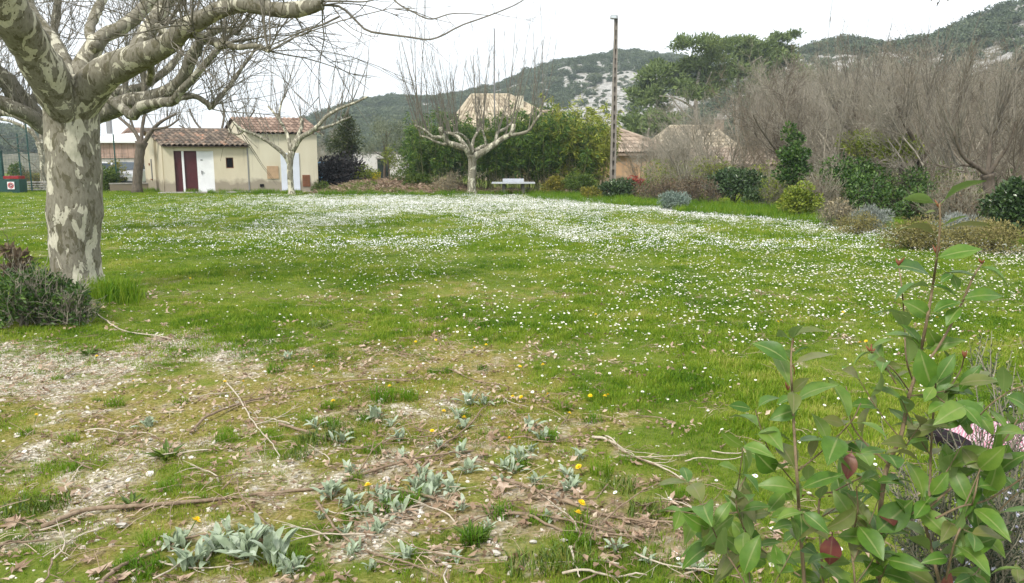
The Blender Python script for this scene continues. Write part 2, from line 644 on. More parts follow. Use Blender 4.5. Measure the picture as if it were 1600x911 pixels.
far = (GY.ravel() > 60) & ((GX.ravel() < 10) | (GY.ravel() > 90))
for nme, arr in (('moss', np.where(far, 0.1, A_m)), ('gravel', np.where(far, 0, A_g)), ('litter', np.where(far, 0, A_l))):
    a = ground.data.attributes.new(nme, 'FLOAT', 'POINT')
    a.data.foreach_set('value', arr.astype(np.float32))

# ------------------------------------------------------------------ hills
def hill_h(px_, r):
    e1 = np.interp(px_, [-900, -300, 0, 70, 160, 330, 440, 500, 560, 640, 700, 760, 800, 840, 880, 920, 980, 1040, 1120, 1250, 1500, 2600],
                   [180, 215, 207, 216, 226, 228, 205, 190, 172, 165, 165, 150, 138, 122, 111, 103, 97, 102, 118, 150, 190, 200])
    h1 = (250 - e1) / F * 430
    p1 = ss(170, 430, r) ** 0.8 * (1 - 0.5 * ss(430, 800, r))
    e2 = np.interp(px_, [-900, 900, 1060, 1160, 1250, 1300, 1340, 1400, 1440, 1500, 1540, 1570, 1600, 1750, 2100, 2600],
                   [250, 250, 180, 118, 98, 95, 100, 104, 97, 82, 74, 62, 52, 30, 20, 40])
    h2 = (250 - e2) / F * 300
    p2 = ss(110, 300, r) ** 0.9 * (1 - 0.4 * ss(300, 600, r))
    return np.maximum(h1 * p1, h2 * p2)


def hill_z(x, y):
    r = np.hypot(x, y)
    az = np.clip(x / np.maximum(y, 1), -1.4, 1.5)
    h = hill_h(800 + F * az, r)
    n = fbm(x * 0.02, y * 0.02, 41) - 0.5
    return h * (1 + 0.10 * n) + 6 * (fbm(x * 0.05, y * 0.05, 47) - 0.5) * ss(5, 25, h) - 0.3 + 0.8


az = np.linspace(-1.3, 1.4, 300)
rr = np.concatenate([np.linspace(95, 480, 150), np.linspace(490, 820, 20)])
AZ, RR = np.meshgrid(az, rr)
HY = RR / np.sqrt(1 + AZ ** 2); HX = HY * AZ
HZ = hill_z(HX, HY) - 1.5 * (1 - ss(95, 130, RR))
mb = MB()
nx, ny = len(az), len(rr)
ii = (np.arange(ny - 1)[:, None] * nx + np.arange(nx - 1)[None]).ravel()
mb.add(np.stack([HX, HY, HZ], -1).reshape(-1, 3), np.stack([ii, ii + 1, ii + nx + 1, ii + nx], 1))
t = NT('limestone_scrub')
n1 = t.noise(0.17, 8, None, 0.78)
sz_ = t.n('ShaderNodeSeparateXYZ'); t.l(t.pos(), sz_.inputs[0])
n2 = t.noise(0.6, 5, None, 0.65)
rock = t.ramp(n2, [(0.3, (0.22, 0.21, 0.19)), (0.55, (0.42, 0.41, 0.38)), (0.7, (0.55, 0.54, 0.51))])
scrub = t.ramp(n2, [(0.3, (0.06, 0.07, 0.04)), (0.5, (0.12, 0.12, 0.075)), (0.68, (0.28, 0.26, 0.21)), (0.8, (0.45, 0.43, 0.39))])
t.bump(n2, 1.0, 1.2)
M_HILL = t.done(t.mix(t.math('MULTIPLY', t.mr(n1, 0.43, 0.47), t.mr(sz_.outputs[2], 5, 12)), scrub, rock), 0.95, 0.1)
tag(mb.build('hill', M_HILL, smooth=True), kind='structure')

# the holm oak wood on the hills: one mass
M_OAK = m_leaf('holm_oak_leaf', [(0.1, (0.05, 0.075, 0.04)), (0.5, (0.09, 0.125, 0.065)), (0.9, (0.17, 0.2, 0.11))], 0.6, 0.3, 0.1, 0.3, 0.1, True)


def ball_crown(n, L, W, lumps=7, seed=0, sq=0.75):
    g = np.random.default_rng(seed)
    m = MB()
    lc = nrm(g.normal(size=(lumps, 3))) * g.uniform(0.3, 0.62, (lumps, 1))
    lc[:, 2] = np.abs(lc[:, 2]) * sq + 0.3
    k = g.integers(0, lumps, n)
    d = nrm(g.normal(size=(n, 3)))
    C = lc[k] + d * 0.4 * g.uniform(0.75, 1.05, (n, 1)) * np.array([1, 1, sq])
    m.leaves(C, nrm(d + g.normal(size=(n, 3)) * 0.7), L * g.uniform(0.7, 1.3, n), W, 0.2, None, 0, d + g.normal(size=(n, 3)) * 0.5, g)
    return m


protos = [ball_crown(420, 0.17, 0.13, 8, 100 + k).mesh('oak_crown', M_OAK) for k in range(4)]
N0 = 44000
a_ = rng.uniform(-0.85, 0.95, N0)
r_ = np.sqrt(rng.uniform(100 ** 2, 500 ** 2, N0))
y_ = r_ / np.sqrt(1 + a_ ** 2); x_ = y_ * a_
hz = hill_z(x_, y_)
cov = 0.4 * fbm(x_ * 0.035, y_ * 0.035, 61) + 0.25 * fbm(x_ * 0.11, y_ * 0.11, 67) + 0.35 * fbm(x_ * 0.3, y_ * 0.3, 69, 2)
pxx = 800 + F * a_
keep = (hz > 3.0) & (cov > np.where((pxx > 560) & (pxx < 760), 0.42, np.where((pxx > 830) & (pxx < 985), 0.57, np.where((pxx > 1280) & (pxx < 1570), 0.535, 0.515))))
keep &= ~((pxx > 120) & (pxx < 420)) | (rng.random(N0) < 0.5)
small = (hz > 3.0) & ~keep & (rng.random(N0) < 0.4)
sz_o = np.r_[rng.uniform(1.5, 4.0, keep.sum()) * rng.uniform(0.75, 1.1, keep.sum()), rng.uniform(0.5, 1.3, small.sum())]
x_, y_, hz = np.r_[x_[keep], x_[small]], np.r_[y_[keep], y_[small]], np.r_[hz[keep], hz[small]]
n = len(x_)
scatter('hillside_wood', np.c_[x_, y_, hz - 0.3], np.c_[np.zeros(n), np.zeros(n), rng.uniform(0, 6.28, n)],
        sz_o, rng.integers(0, 4, n), protos, 'dark blue-green evergreen oak scrub covering the rocky hills')
print('oaks', n)

# ------------------------------------------------------------------ grass
def blade_tuft(nb, rad, h0, h1, wd, lean, seed, segs=2):
    g = np.random.default_rng(seed)
    m = MB()
    a = g.uniform(0, 6.283, nb); r = rad * np.sqrt(g.random(nb))
    base = np.c_[r * np.cos(a), r * np.sin(a), np.zeros(nb)]
    d = g.uniform(0, 6.283, nb)
    dv = np.c_[np.cos(d), np.sin(d), np.zeros(nb)]
    sd = np.c_[-np.sin(d), np.cos(d), np.zeros(nb)] * wd / 2
    h = g.uniform(h0, h1, nb)[:, None]; ln = h * g.uniform(0.1, lean, nb)[:, None]
    up = np.array([0, 0, 1.0])
    mid = base + up * h * 0.6 + dv * ln * 0.35
    tip = base + up * h * (1 - 0.15 * ln / h) + dv * ln
    rv = g.random(nb)
    if segs == 1:
        v = np.stack([base - sd, base + sd, tip], 1).reshape(-1, 3)
        i = (np.arange(nb) * 3)[:, None]
        m.add(v, i + np.array([[0, 1, 2]]), np.repeat(rv, 3))
    else:
        v = np.stack([base - sd, base + sd, mid + sd * 0.75, mid - sd * 0.75, tip], 1).reshape(-1, 3)
        i = (np.arange(nb) * 5)[:, None]
        m.add(v, i + np.array([[0, 1, 2, 3]]), np.repeat(rv, 5))
        m.f.append((i + np.array([[3, 2, 4]])) + m.n - nb * 5); m.m.append(np.zeros(nb, np.int32))
    return m


def m_grass(name, stops, patch=0.45):
    t = NT(name)
    f = t.math('ADD', t.math('MULTIPLY', t.attr('rnd'), 0.6), t.math('MULTIPLY', t.orand(), 0.4))
    p = t.math('ADD', t.math('MULTIPLY', t.noise(0.7, 4), 0.5), t.math('MULTIPLY', t.noise(2.6, 3), 0.5))
    k = t.math('ADD', t.math('MULTIPLY', f, 1 - patch), t.math('MULTIPLY', t.mr(p, 0.38, 0.62), patch))
    return t.done(t.ramp(k, stops), 0.6, 0.2, 0.45)


M_GRASS = m_grass('grass_blade', [(0.14, (0.045, 0.12, 0.007)), (0.38, (0.135, 0.25, 0.012)), (0.64, (0.27, 0.355, 0.032)), (0.88, (0.5, 0.46, 0.14))])
M_MOSS = m_grass('moss_blade', [(0.1, (0.08, 0.125, 0.01)), (0.4, (0.2, 0.235, 0.018)), (0.65, (0.34, 0.33, 0.045)), (0.88, (0.5, 0.43, 0.17))])
M_VERGE = m_grass('verge_grass_blade', [(0.15, (0.06, 0.16, 0.008)), (0.5, (0.13, 0.25, 0.012)), (0.9, (0.25, 0.33, 0.03))])
gp = [blade_tuft(16, 0.06, 0.018, 0.05, 0.0045, 0.9, 200 + k).mesh('lawn_tuft', M_GRASS) for k in range(5)]
gp += [blade_tuft(22, 0.055, 0.008, 0.022, 0.004, 1.2, 210 + k).mesh('moss_tuft', M_MOSS) for k in range(3)]
gp += [blade_tuft(46, 0.24, 0.03, 0.06, 0.012, 0.8, 220 + k, 1).mesh('lawn_patch', M_GRASS) for k in range(3)]
gp += [blade_tuft(46, 0.24, 0.02, 0.045, 0.012, 0.9, 225 + k, 1).mesh('dry_patch', M_MOSS) for k in range(2)]


def wedge_area(y0, y1, k=0.72, m=1.9):
    return k * (y1 ** 2 - y0 ** 2) + 2 * m * (y1 - y0)


def fan(n, y0, y1, k=0.72, m=1.9):
    """random ground places over what the photograph shows and a good step to either side of it, uniform per square metre;
    n is the number inside the bare view wedge"""
    n = int(n * wedge_area(y0, y1) / (k * (y1 ** 2 - y0 ** 2)))
    y = rng.uniform(y0, y1, n * 3)
    y = y[rng.random(n * 3) < (k * y + m) / (k * y1 + m)]
    y = np.resize(y, n)
    return rng.uniform(-1, 1, n) * (k * y + m), y


X, Y, PID, SC = [], [], [], []
for (n, y0, y1, kinds) in ((42000, 2.2, 9.0, 0), (40000, 9.0, 16.0, 0), (30000, 14.0, 44.0, 1)):
    x, y = fan(n, y0, y1)
    n = len(x)
    ms_, gr_, li_ = fields(x, y)
    u = rng.random(n)
    mossy = rng.random(n) < ms_ * 0.8
    keep = (u > gr_ * 0.58) & (rng.random(n) > li_ * 0.5)
    keep &= ~((y > 33) & (x > 2) & (y < 44) & (rng.random(n) < 0.3))
    x, y, mossy = x[keep], y[keep], mossy[keep]
    n = len(x)
    pid = np.where(mossy, 5 + rng.integers(0, 3, n), rng.integers(0, 5, n)) if kinds == 0 else \
        np.where(mossy, 11 + rng.integers(0, 2, n), 8 + rng.integers(0, 3, n))
    hgt = 0.55 + 0.75 * ss(0.35, 0.7, fbm(x * 1.1, y * 1.1, 71))
    qx, qy = proj(x, y)
    hgt *= 1 - 0.42 * ss(505, 570, qy) * (1 - ss(700, 1150, qx))
    X.append(x); Y.append(y); PID.append(pid); SC.append(hgt * rng.uniform(0.75, 1.25, n))
X, Y, PID, SC = map(np.concatenate, (X, Y, PID, SC))
n = len(X)
scatter('grass', np.c_[X, Y, zg(X, Y) - 0.003], np.c_[rng.normal(0, 0.12, (n, 2)), rng.uniform(0, 6.28, n)], SC, PID, gp,
        'short green lawn grass with yellow mossy patches')
print('grass', n)

# taller verge grass along the edge of the lawn and at the foot of the hedge and the plane tree
vp = [blade_tuft(40, 0.2, 0.1, 0.3, 0.012, 0.7, 230 + k).mesh('verge_tuft', M_VERGE) for k in range(3)]
VX, VY = [], []
for (x0, y0, x1, y1, n_, ry) in ((830, 305, 1045, 322, 500, 7), (1060, 326, 1240, 335, 420, 9), (1210, 338, 1420, 362, 140, 7), (500, 303, 590, 303, 160, 3),
                                 (210, 300, 470, 303, 150, 1.5), (150, 462, 200, 470, 40, 8), (590, 305, 830, 304, 160, 2)):
    u = rng.random(n_)
    px_, py_ = x0 + (x1 - x0) * u, y0 + (y1 - y0) * u + rng.uniform(-ry, ry, n_)
    for a, b in zip(px_, py_):
        g_ = G(a, max(b, 296)); VX.append(g_[0]); VY.append(g_[1])
VX, VY = np.array(VX), np.array(VY); n = len(VX)
scatter('verge_grass', np.c_[VX, VY, zg(VX, VY)], np.c_[np.zeros((n, 2)), rng.uniform(0, 6.28, n)],
        rng.uniform(0.6, 1.15, n), rng.integers(0, 3, n), vp, 'longer bright green grass along the edge of the lawn')

# ------------------------------------------------------------------ gravel and leaf litter
t = NT('limestone_chip')
M_STONE = t.done(t.mix(t.mr(t.noise(40, 3), 0.35, 0.65), t.ramp(t.orand(), [(0.0, (0.33, 0.28, 0.2)), (0.5, (0.55, 0.5, 0.41)), (1.0, (0.74, 0.7, 0.63))]),
                       t.ramp(t.orand(), [(0.0, (0.4, 0.34, 0.25)), (1.0, (0.62, 0.58, 0.51))])), 0.9, 0.2)


def stone_mesh(name, seed, mat):
    g = np.random.default_rng(seed)
    m = MB()
    v, f = [], []
    for i in range(3):
        zz, r_ = ((-0.28, 0.75), (0.12, 1.0), (0.42, 0.6))[i]
        for j in range(6):
            a = j * 1.047 + 0.4 * i + g.uniform(-.25, .25); q = r_ * g.uniform(0.7, 1.2)
            v.append([q * math.cos(a), q * 0.75 * math.sin(a), zz * g.uniform(0.8, 1.2)])
    for i in range(2):
        for j in range(6):
            f.append([i * 6 + j, i * 6 + (j + 1) % 6, (i + 1) * 6 + (j + 1) % 6, (i + 1) * 6 + j])
    m.add(v, f, 0.5)
    m.f.append(np.array([[12, 13, 14, 15, 16, 17]])); m.m.append(np.zeros(1, np.int32))
    return m.mesh(name, mat)


st = [stone_mesh('stone_chip', 300 + k, M_STONE) for k in range(5)]
x, y = fan(90000, 2.3, 9.5)
_, gr_, li_ = fields(x, y)
qx, qy = proj(x, y)
worn_ = ss(505, 570, qy) * (1 - ss(700, 1150, qx))
keep = rng.random(len(x)) < np.maximum(gr_ * 0.5, 0.012 + 0.11 * worn_)
x, y = x[keep], y[keep]; n = len(x)
scatter('gravel', np.c_[x, y, zg(x, y)], np.c_[rng.normal(0, 0.4, (n, 2)), rng.uniform(0, 6.28, n)],
        rng.gamma(2.5, 0.0026, n) + 0.003, rng.integers(0, 5, n), st, 'pale limestone gravel showing through the worn lawn')
print('gravel', n)
M_LITTER = m_leaf('leaf_crumb', [(0.1, (0.13, 0.085, 0.05)), (0.5, (0.33, 0.235, 0.16)), (0.9, (0.56, 0.45, 0.34))], 0.8, 0.1, 0.1, 0.1, 3, True)
lp = []
for k in range(4):
    g = np.random.default_rng(320 + k); m = MB()
    nn = 9
    m.leaves(np.c_[g.normal(0, 0.06, (nn, 2)), g.uniform(0.004, 0.02, nn)], np.c_[g.normal(size=(nn, 2)), g.normal(0, 0.25, nn)],
             g.uniform(0.02, 0.055, nn), 0.022, g.uniform(-0.4, 0.4), None, 0, np.c_[g.normal(0, 0.4, (nn, 2)), np.ones(nn)], g)
    lp.append(m.mesh('leaf_crumbs', M_LITTER))
for k in range(2):                                           # dry grass straws
    g = np.random.default_rng(330 + k); m = MB()
    nn = 7
    s_ = np.c_[g.normal(0, 0.06, (nn, 2)), g.uniform(0.005, 0.015, nn)]
    d_ = nrm(np.c_[g.normal(size=(nn, 2)), g.normal(0, 0.12, nn)]) * g.uniform(0.06, 0.2, (nn, 1))
    m.curves(np.stack([s_, s_ + d_ * 0.5 + np.array([0, 0, 0.008]), s_ + d_], 1), np.full((nn, 3), 0.0014), 3, g.random(nn) * 0.5 + 0.5)
    lp.append(m.mesh('straws', M_LITTER))
x, y = fan(32000, 2.3, 9.5)
_, gr_, li_ = fields(x, y)
qx, qy = proj(x, y)
keep = rng.random(len(x)) < np.clip(li_ * 0.22 + gr_ * 0.02 + 0.02 + 0.07 * ss(505, 570, qy) * (1 - ss(700, 1250, qx)), 0, 1)
x, y = x[keep], y[keep]
xb, yb = rng.uniform(-9.4, -2.5, 2600), rng.uniform(37.4, 44, 2600)
xc, yc = rng.uniform(-4, 4.5, 900), rng.uniform(37.5, 42, 900)
x, y = np.r_[x, xb, xc], np.r_[y, yb, yc]
n = len(x)
scatter('leaf_litter', np.c_[x, y, zg(x, y) + 0.004], np.c_[rng.normal(0, 0.15, (n, 2)), rng.uniform(0, 6.28, n)],
        np.r_[rng.uniform(0.6, 1.2, n - 3500), rng.uniform(2.5, 4.5, 3500)], np.where(rng.random(n) < 0.45, 4 + rng.integers(0, 2, n), rng.integers(0, 4, n)), lp, 'crumbled dead leaves and straw lying on the ground')

# ------------------------------------------------------------------ daisies
M_PETAL = m_plain('daisy_petal', (0.82, 0.81, 0.8), 0.6, 0.2, 0.04)
M_YOLK = m_plain('daisy_centre', (0.75, 0.5, 0.03), 0.7, 0.2, 0.1)
M_STALK = m_plain('flower_stalk', (0.08, 0.14, 0.025), 0.6, 0.2)


def daisy_mesh(m, c, r, h, tilt, az_, fine=True):
    nz_ = np.array([math.sin(tilt) * math.cos(az_), math.sin(tilt) * math.sin(az_), math.cos(tilt)])
    u = nrm(np.cross(nz_, [0.3, 0.2, 0.9])); v = np.cross(nz_, u)
    top = np.array([c[0], c[1], h])
    k = 10 if fine else 6
    a = np.arange(k) * 2 * math.pi / k
    if fine:                                                    # separate petals
        for q in a:
            d = math.cos(q) * u + math.sin(q) * v; s = -math.sin(q) * u + math.cos(q) * v
            m.add([top + d * r * .2, top + d * r * .75 - s * r * .24 + nz_ * r * .12, top + d * r + nz_ * r * .1, top + d * r * .75 + s * r * .24 + nz_ * r * .12],
                  [[0, 1, 2, 3]], 0.5, 0)
        b = [top + nz_ * r * .18 + (math.cos(q) * u + math.sin(q) * v) * r * .36 for q in a[::2]]
        m.add(b, [list(range(5))], 0.5, 1)
        m.curves(np.array([[c[0], c[1], 0], top * [1, 1, .5] + [r * .2, 0, 0], top]), np.full((1, 3), 0.0011), 3, 0.5, 2)
    else:
        ring = np.array([top + (math.cos(q) * u + math.sin(q) * v) * r for q in a])
        m.add(np.r_[ring, [top + nz_ * r * .35]], [[i, (i + 1) % k, k] for i in range(k)], 0.5, 0)


def patch_mesh(nm, seed, count, rad):
    g = np.random.default_rng(seed); m = MB()
    for k in range(count):
        a, q = g.uniform(0, 6.283), rad * math.sqrt(g.random())
        daisy_mesh(m, (q * math.cos(a), q * math.sin(a)), g.uniform(0.009, 0.0135), g.uniform(0.05, 0.085), abs(g.normal(0, 0.45)), g.uniform(0, 6.28), False)
    return m.mesh(nm, [M_PETAL, M_YOLK, M_STALK])


fine = []
for k in range(4):
    g = np.random.default_rng(350 + k); m = MB()
    daisy_mesh(m, (0, 0), 0.0115, 0.055 + 0.008 * k, g.uniform(0.05, 0.6), g.uniform(0, 6.28))
    fine.append(m.mesh('daisy', [M_PETAL, M_YOLK, M_STALK]))
x, y = fan(140000, 2.6, 14.0)
dens = daisy_density(x, y)
area = wedge_area(2.6, 14.0)
keep = rng.random(len(x)) < dens * np.interp(y, [4, 8], [1, 1.5]) * area / len(x)
x, y = x[keep], y[keep]
x2, y2 = fan(200000, 14.0, 38.0)
dens = daisy_density(x2, y2)
area = wedge_area(14.0, 38.0)
keep2 = rng.random(len(x2)) < dens * 1.75 / 5.0 * area / len(x2)
x2, y2 = x2[keep2], y2[keep2]
ppx, ppy = proj(x, y)
order = np.argsort(y + 50 * ((ppx < 0) | (ppx > 1600) | (ppy > 911)))
near300, rest = order[:300], order[300:]
for k in near300:
    o = link('daisy', fine[int(rng.integers(0, 4))], None, (x[k], y[k], float(zg(x[k], y[k]))))
    o.rotation_euler = (0, 0, rng.uniform(0, 6.28)); o.scale = [rng.uniform(0.65, 1.1)] * 3
    tag(o, 'small white daisy with a yellow centre growing in the near part of the lawn', 'daisy', 'daisies in the near part of the lawn')
x, y = x[rest], y[rest]
n1_, n2_ = len(x), len(x2)
X, Y = np.r_[x, x2], np.r_[y, y2]
scatter('daisies', np.c_[X, Y, zg(X, Y)], np.c_[np.zeros((n1_ + n2_, 2)), rng.uniform(0, 6.28, n1_ + n2_)], rng.uniform(0.6, 1.15, n1_ + n2_),
        np.r_[rng.integers(0, 4, n1_), 4 + rng.integers(0, 4, n2_)], fine + [patch_mesh('daisy_patch', 360 + k, 5, 0.17) for k in range(4)],
        'white daisies carpeting the lawn in drifts')
print('daisies', n1_, n2_ * 5)

# ------------------------------------------------------------------ buildings
M_STUCCO = m_stucco('cream_render', (0.50, 0.445, 0.325), (0.58, 0.525, 0.4))
M_STUCCO2 = m_stucco('pale_render', (0.53, 0.485, 0.365), (0.6, 0.56, 0.44))
M_TILE_OLD = m_tiles('old_clay_tile', [(0.05, (0.08, 0.068, 0.055)), (0.35, (0.16, 0.13, 0.1)), (0.65, (0.235, 0.185, 0.14)), (0.86, (0.31, 0.21, 0.15)), (0.95, (0.55, 0.27, 0.17)), (1.0, (0.62, 0.5, 0.36))])
M_TILE_BROWN = m_tiles('brown_clay_tile', [(0.05, (0.13, 0.09, 0.068)), (0.5, (0.235, 0.165, 0.125)), (1.0, (0.36, 0.26, 0.2))])
M_TILE_STRAW = m_tiles('straw_clay_tile', [(0.05, (0.24, 0.2, 0.145)), (0.5, (0.42, 0.36, 0.26)), (1.0, (0.58, 0.51, 0.39))])
M_TILE_PINK = m_tiles('pink_clay_tile', [(0.05, (0.2, 0.155, 0.115)), (0.5, (0.34, 0.27, 0.205)), (1.0, (0.5, 0.41, 0.33))])
M_RED_DOOR = m_plain('shaded_maroon_paint', (0.065, 0.01, 0.014), 0.5, 0.4, 0.15)  # door maroon, darkened so its colour also carries the recess shade
M_WHITE = m_plain('white_paint', (0.72, 0.73, 0.74), 0.55, 0.35, 0.06, 3)
M_BLUEWHITE = m_plain('bluish_white_paint', (0.62, 0.66, 0.74), 0.55, 0.35, 0.06, 3)
M_DARK = m_plain('dark_opening', (0.012, 0.011, 0.012), 0.8, 0.1)
M_TAN = m_plain('tan_board', (0.42, 0.29, 0.18), 0.7, 0.2)
M_RUST = m_plain('rusty_brown_paint', (0.22, 0.1, 0.055), 0.7, 0.2)
M_CONC = m_plain('grey_concrete', (0.36, 0.34, 0.31), 0.9, 0.15, 0.2, 5)
M_METAL = m_plain('dull_metal', (0.2, 0.2, 0.2), 0.4, 0.5)
M_ORANGE = m_stucco('orange_render', (0.45, 0.285, 0.165), (0.52, 0.35, 0.22))
M_WOODC = m_plain('weathered_board', (0.3, 0.23, 0.18), 0.85, 0.15, 0.25, 2)


def tile_plane(mb, e0, e1, r1, r0, nc, nr, amp, r=None):
    """canal tiles: eave e0-e1, ridge r0-r1; every tile is its own half pipe, each course lapping over the one below"""
    e0, e1, r0, r1 = (np.asarray(q, float) for q in (e0, e1, r0, r1))
    g = r or rng
    n = np.cross(e1 - e0, r0 - e0); n /= np.linalg.norm(n)
    if n[2] < 0: n = -n
    a = np.linspace(0, math.pi, 5)
    off_u, off_h = (1 - np.cos(a)) / 2, np.sin(a)
    for j in range(nr):
        for i in range(nc):
            jit = g.normal(0, 0.08); v0, v1 = j / nr - 0.02, (j + 1) / nr + 0.06 / nr
            pts = []
            for v, lift in ((v0, 0.9), (min(v1, 1.0), 0.0)):
                A, B = e0 + (r0 - e0) * v, e1 + (r1 - e1) * v
                for uu, hh in zip(off_u, off_h):
                    u = (i + uu * 1.0) / nc
                    pts.append(A + (B - A) * u + n * (amp * (hh * 1.25 + lift * 0.45 + jit * 0.4) + 0.01))
            mb.add(pts, [[k, k + 1, k + 6, k + 5] for k in range(4)] + [[0, 1, 2, 3, 4]] if False else [[k, k + 1, k + 6, k + 5] for k in range(4)], g.random())


def plan(px, Y):
    q = P(px, 250, Y)
    return np.array([q[0], Y])


# --- the toilet block: low tiled wing with maroon and white doors, taller wing to its right
f0, f1, f2 = plan(255, 38.6), plan(388, 39.5), plan(496, 40.4)
bk = np.array([-2.3, 3.1])
r0, r1, r2 = f0 + bk, f1 + bk, f2 + bk
shed = thing('utility_building', 'cream rendered building with clay tile roofs, maroon and white doors, behind the pollarded plane tree', 'building', (f0[0], f0[1], 0))
u_ = (f1 - f0) / np.linalg.norm(f1 - f0)
nrm_f = np.array([u_[1], -u_[0]])                           # out of the front wall
L1 = np.linalg.norm(f1 - f0); L2 = np.linalg.norm(f2 - f1)


def on(q, s, o, z):                                         # place on the front wall: s along, o outwards
    d = q + u_ * s + nrm_f * o
    return [d[0], d[1], z]


RZ = math.atan2(u_[1], u_[0])
ZE, ZR = 2.2, 2.98
# walls of the low wing: pier, doorway recess (s 0.58..1.87 m), wall with the little window
d0, d1 = L1 * 0.315, L1 * 0.515
mb = MB()
TH = 0.22


def wallbox(mb, q, s0, s1, z0, z1, o=0.0, th=TH):
    c = on(q, (s0 + s1) / 2, o - th / 2, (z0 + z1) / 2)
    mb.box(c, (s1 - s0, th, z1 - z0), RZ)


wx0, wx1, wz0, wz1 = L1 * 0.73, L1 * 0.82, 1.2, 1.72
D0, D1 = L1 * 0.03, L1 * 0.586
DP = L1 * 0.06
wallbox(mb, f0, 0, L1 * 0.122, 0, ZE)
wallbox(mb, f0, D1, wx0, 0, ZE)
wallbox(mb, f0, wx1, L1 - 0.004, 0, ZE)
wallbox(mb, f0, wx0, wx1, 0, wz0)
wallbox(mb, f0, wx0, wx1, wz1, ZE)
wallbox(mb, f0, L1 * 0.122, D1, ZE - 0.16, ZE)
# left end wall (front pier, recess, rear part), back wall and the inside behind the doors
lw = nrm(bk)
lw_n = np.array([-lw[1], lw[0]])
LB = np.linalg.norm(bk)


def zroof(s):                                               # height of the roof underside along the left wall
    return ZE + (ZR - ZE) * (s / LB) / 0.78 if s < LB * 0.78 else ZR - (s / LB - 0.78) / 0.22 * 0.35


def lbox(mb, s0, s1, o):
    a, b = f0 + lw * s0, f0 + lw * s1
    q = [a + lw_n * o, b + lw_n * o, b - lw_n * 0.2, a - lw_n * 0.2]
    ar = (q[1][0] - q[0][0]) * (q[2][1] - q[0][1]) - (q[1][1] - q[0][1]) * (q[2][0] - q[0][0])
    zt = [zroof(s0), zroof(s1), zroof(s1), zroof(s0)]
    if ar < 0:
        q, zt = q[::-1], zt[::-1]
    mb.prism(q, 0, zt)


lbox(mb, 0.23, LB * 0.3, 0.0)
lbox(mb, LB * 0.3 + 0.003, LB * 0.46, -0.12)
lbox(mb, LB * 0.46 + 0.003, LB * 0.78, 0.0)
lbox(mb, LB * 0.78 + 0.003, LB, 0.0)
mb.prism([r0, r0 + u_ * L1, r0 + u_ * L1 + bk * 0.04, r0 + bk * 0.04], 0, ZR - 0.4)
mb.build('wall', M_STUCCO, shed)
mb = MB(); tile_plane(mb, [*(f0 - bk * 0.07 - u_ * 0.12), ZE + 0.05], [*(f1 - bk * 0.07 + u_ * 0.03), ZE + 0.05], [*(f1 + bk * 0.78), ZR + 0.1], [*(f0 + bk * 0.78 - u_ * 0.12), ZR + 0.1], 17, 9, 0.075)
tile_plane(mb, [*(r0 - u_ * 0.12), ZR - 0.25], [*r1, ZR - 0.25], [*(f1 + bk * 0.79), ZR + 0.1], [*(f0 + bk * 0.79 - u_ * 0.12), ZR + 0.1], 17, 2, 0.075)
a_, b_ = f0 + bk * 0.785 - u_ * 0.15, f1 + bk * 0.785
mb.curves(np.array([[*a_, ZR + 0.15], [*((a_ + b_) / 2), ZR + 0.15], [*b_, ZR + 0.15]]), np.full((1, 3), 0.1), 8, 0.3)
tag(mb.build('roof_tiles', M_TILE_OLD, shed), kind='stuff')
mb = MB(); mb.slab([*(f0 - bk * 0.05), ZE + 0.035], [*(f1 - bk * 0.05), ZE + 0.035], [*(f1 + bk * 0.78), ZR + 0.085], [*(f0 + bk * 0.78), ZR + 0.085], 0.03)
mb.build('roof_deck', M_WOODC, shed)
# doorway: maroon panels, white post, white door
ds = [L1 * v for v in (0.105, 0.21, 0.236, 0.385, 0.552, 0.586)]
REC = -0.16


def panel(name, s0, s1, z0, z1, o, th, mat, label=None, q=f0):
    m_ = MB(); m_.box(on(q, (s0 + s1) / 2, o, (z0 + z1) / 2), (s1 - s0, th, z1 - z0), RZ)
    p_ = m_.build(name, mat, shed)
    if label: p_['label'] = label
    return p_


panel('door_panel', L1 * 0.123, ds[1], 0.06, 2.03, REC, 0.05, M_RED_DOOR, 'narrow maroon door panel')
panel('door_post', ds[1] + .002, ds[2], 0.06, 2.03, REC + 0.07, 0.07, M_WHITE, 'white post between the maroon panels')
panel('door_panel', ds[2] + .002, ds[3], 0.06, 2.03, REC, 0.05, M_RED_DOOR, 'wide maroon door panel')
wd_ = panel('door', ds[3] + .002, ds[4], 0.06, 2.03, REC + 0.05, 0.05, M_WHITE, 'white door')
m_ = MB(); m_.box(on(f0, ds[3] + 0.2, REC + 0.1, 1.0), (0.035, 0.04, 0.17), RZ); m_.box(on(f0, ds[3] + 0.23, REC + 0.12, 1.04), (0.1, 0.03, 0.025), RZ)
m_.build('handle', M_METAL, wd_)
m_ = MB(); m_.box(on(f0, ds[3] + 0.22, REC + 0.08, 1.6), (0.1, 0.012, 0.04), RZ); m_.build('door_plate', M_DARK, wd_)
panel('door_frame', ds[4] + .002, ds[5], 0.06, 2.03, REC + 0.07, 0.09, M_WHITE)
panel('window', wx0 + .03, wx1 - .03, wz0 + .03, wz1 - .03, -0.14, 0.03, M_DARK)
m_ = MB()
for (s0, s1, z0, z1) in ((wx0, wx1, wz0, wz0 + .028), (wx0, wx1, wz1 - .028, wz1), (wx0, wx0 + .028, wz0 + .03, wz1 - .03), (wx1 - .028, wx1, wz0 + .03, wz1 - .03)):
    m_.box(on(f0, (s0 + s1) / 2, -0.1, (z0 + z1) / 2), (s1 - s0, 0.12, z1 - z0), RZ)
m_.build('window_frame', M_RUST, shed)
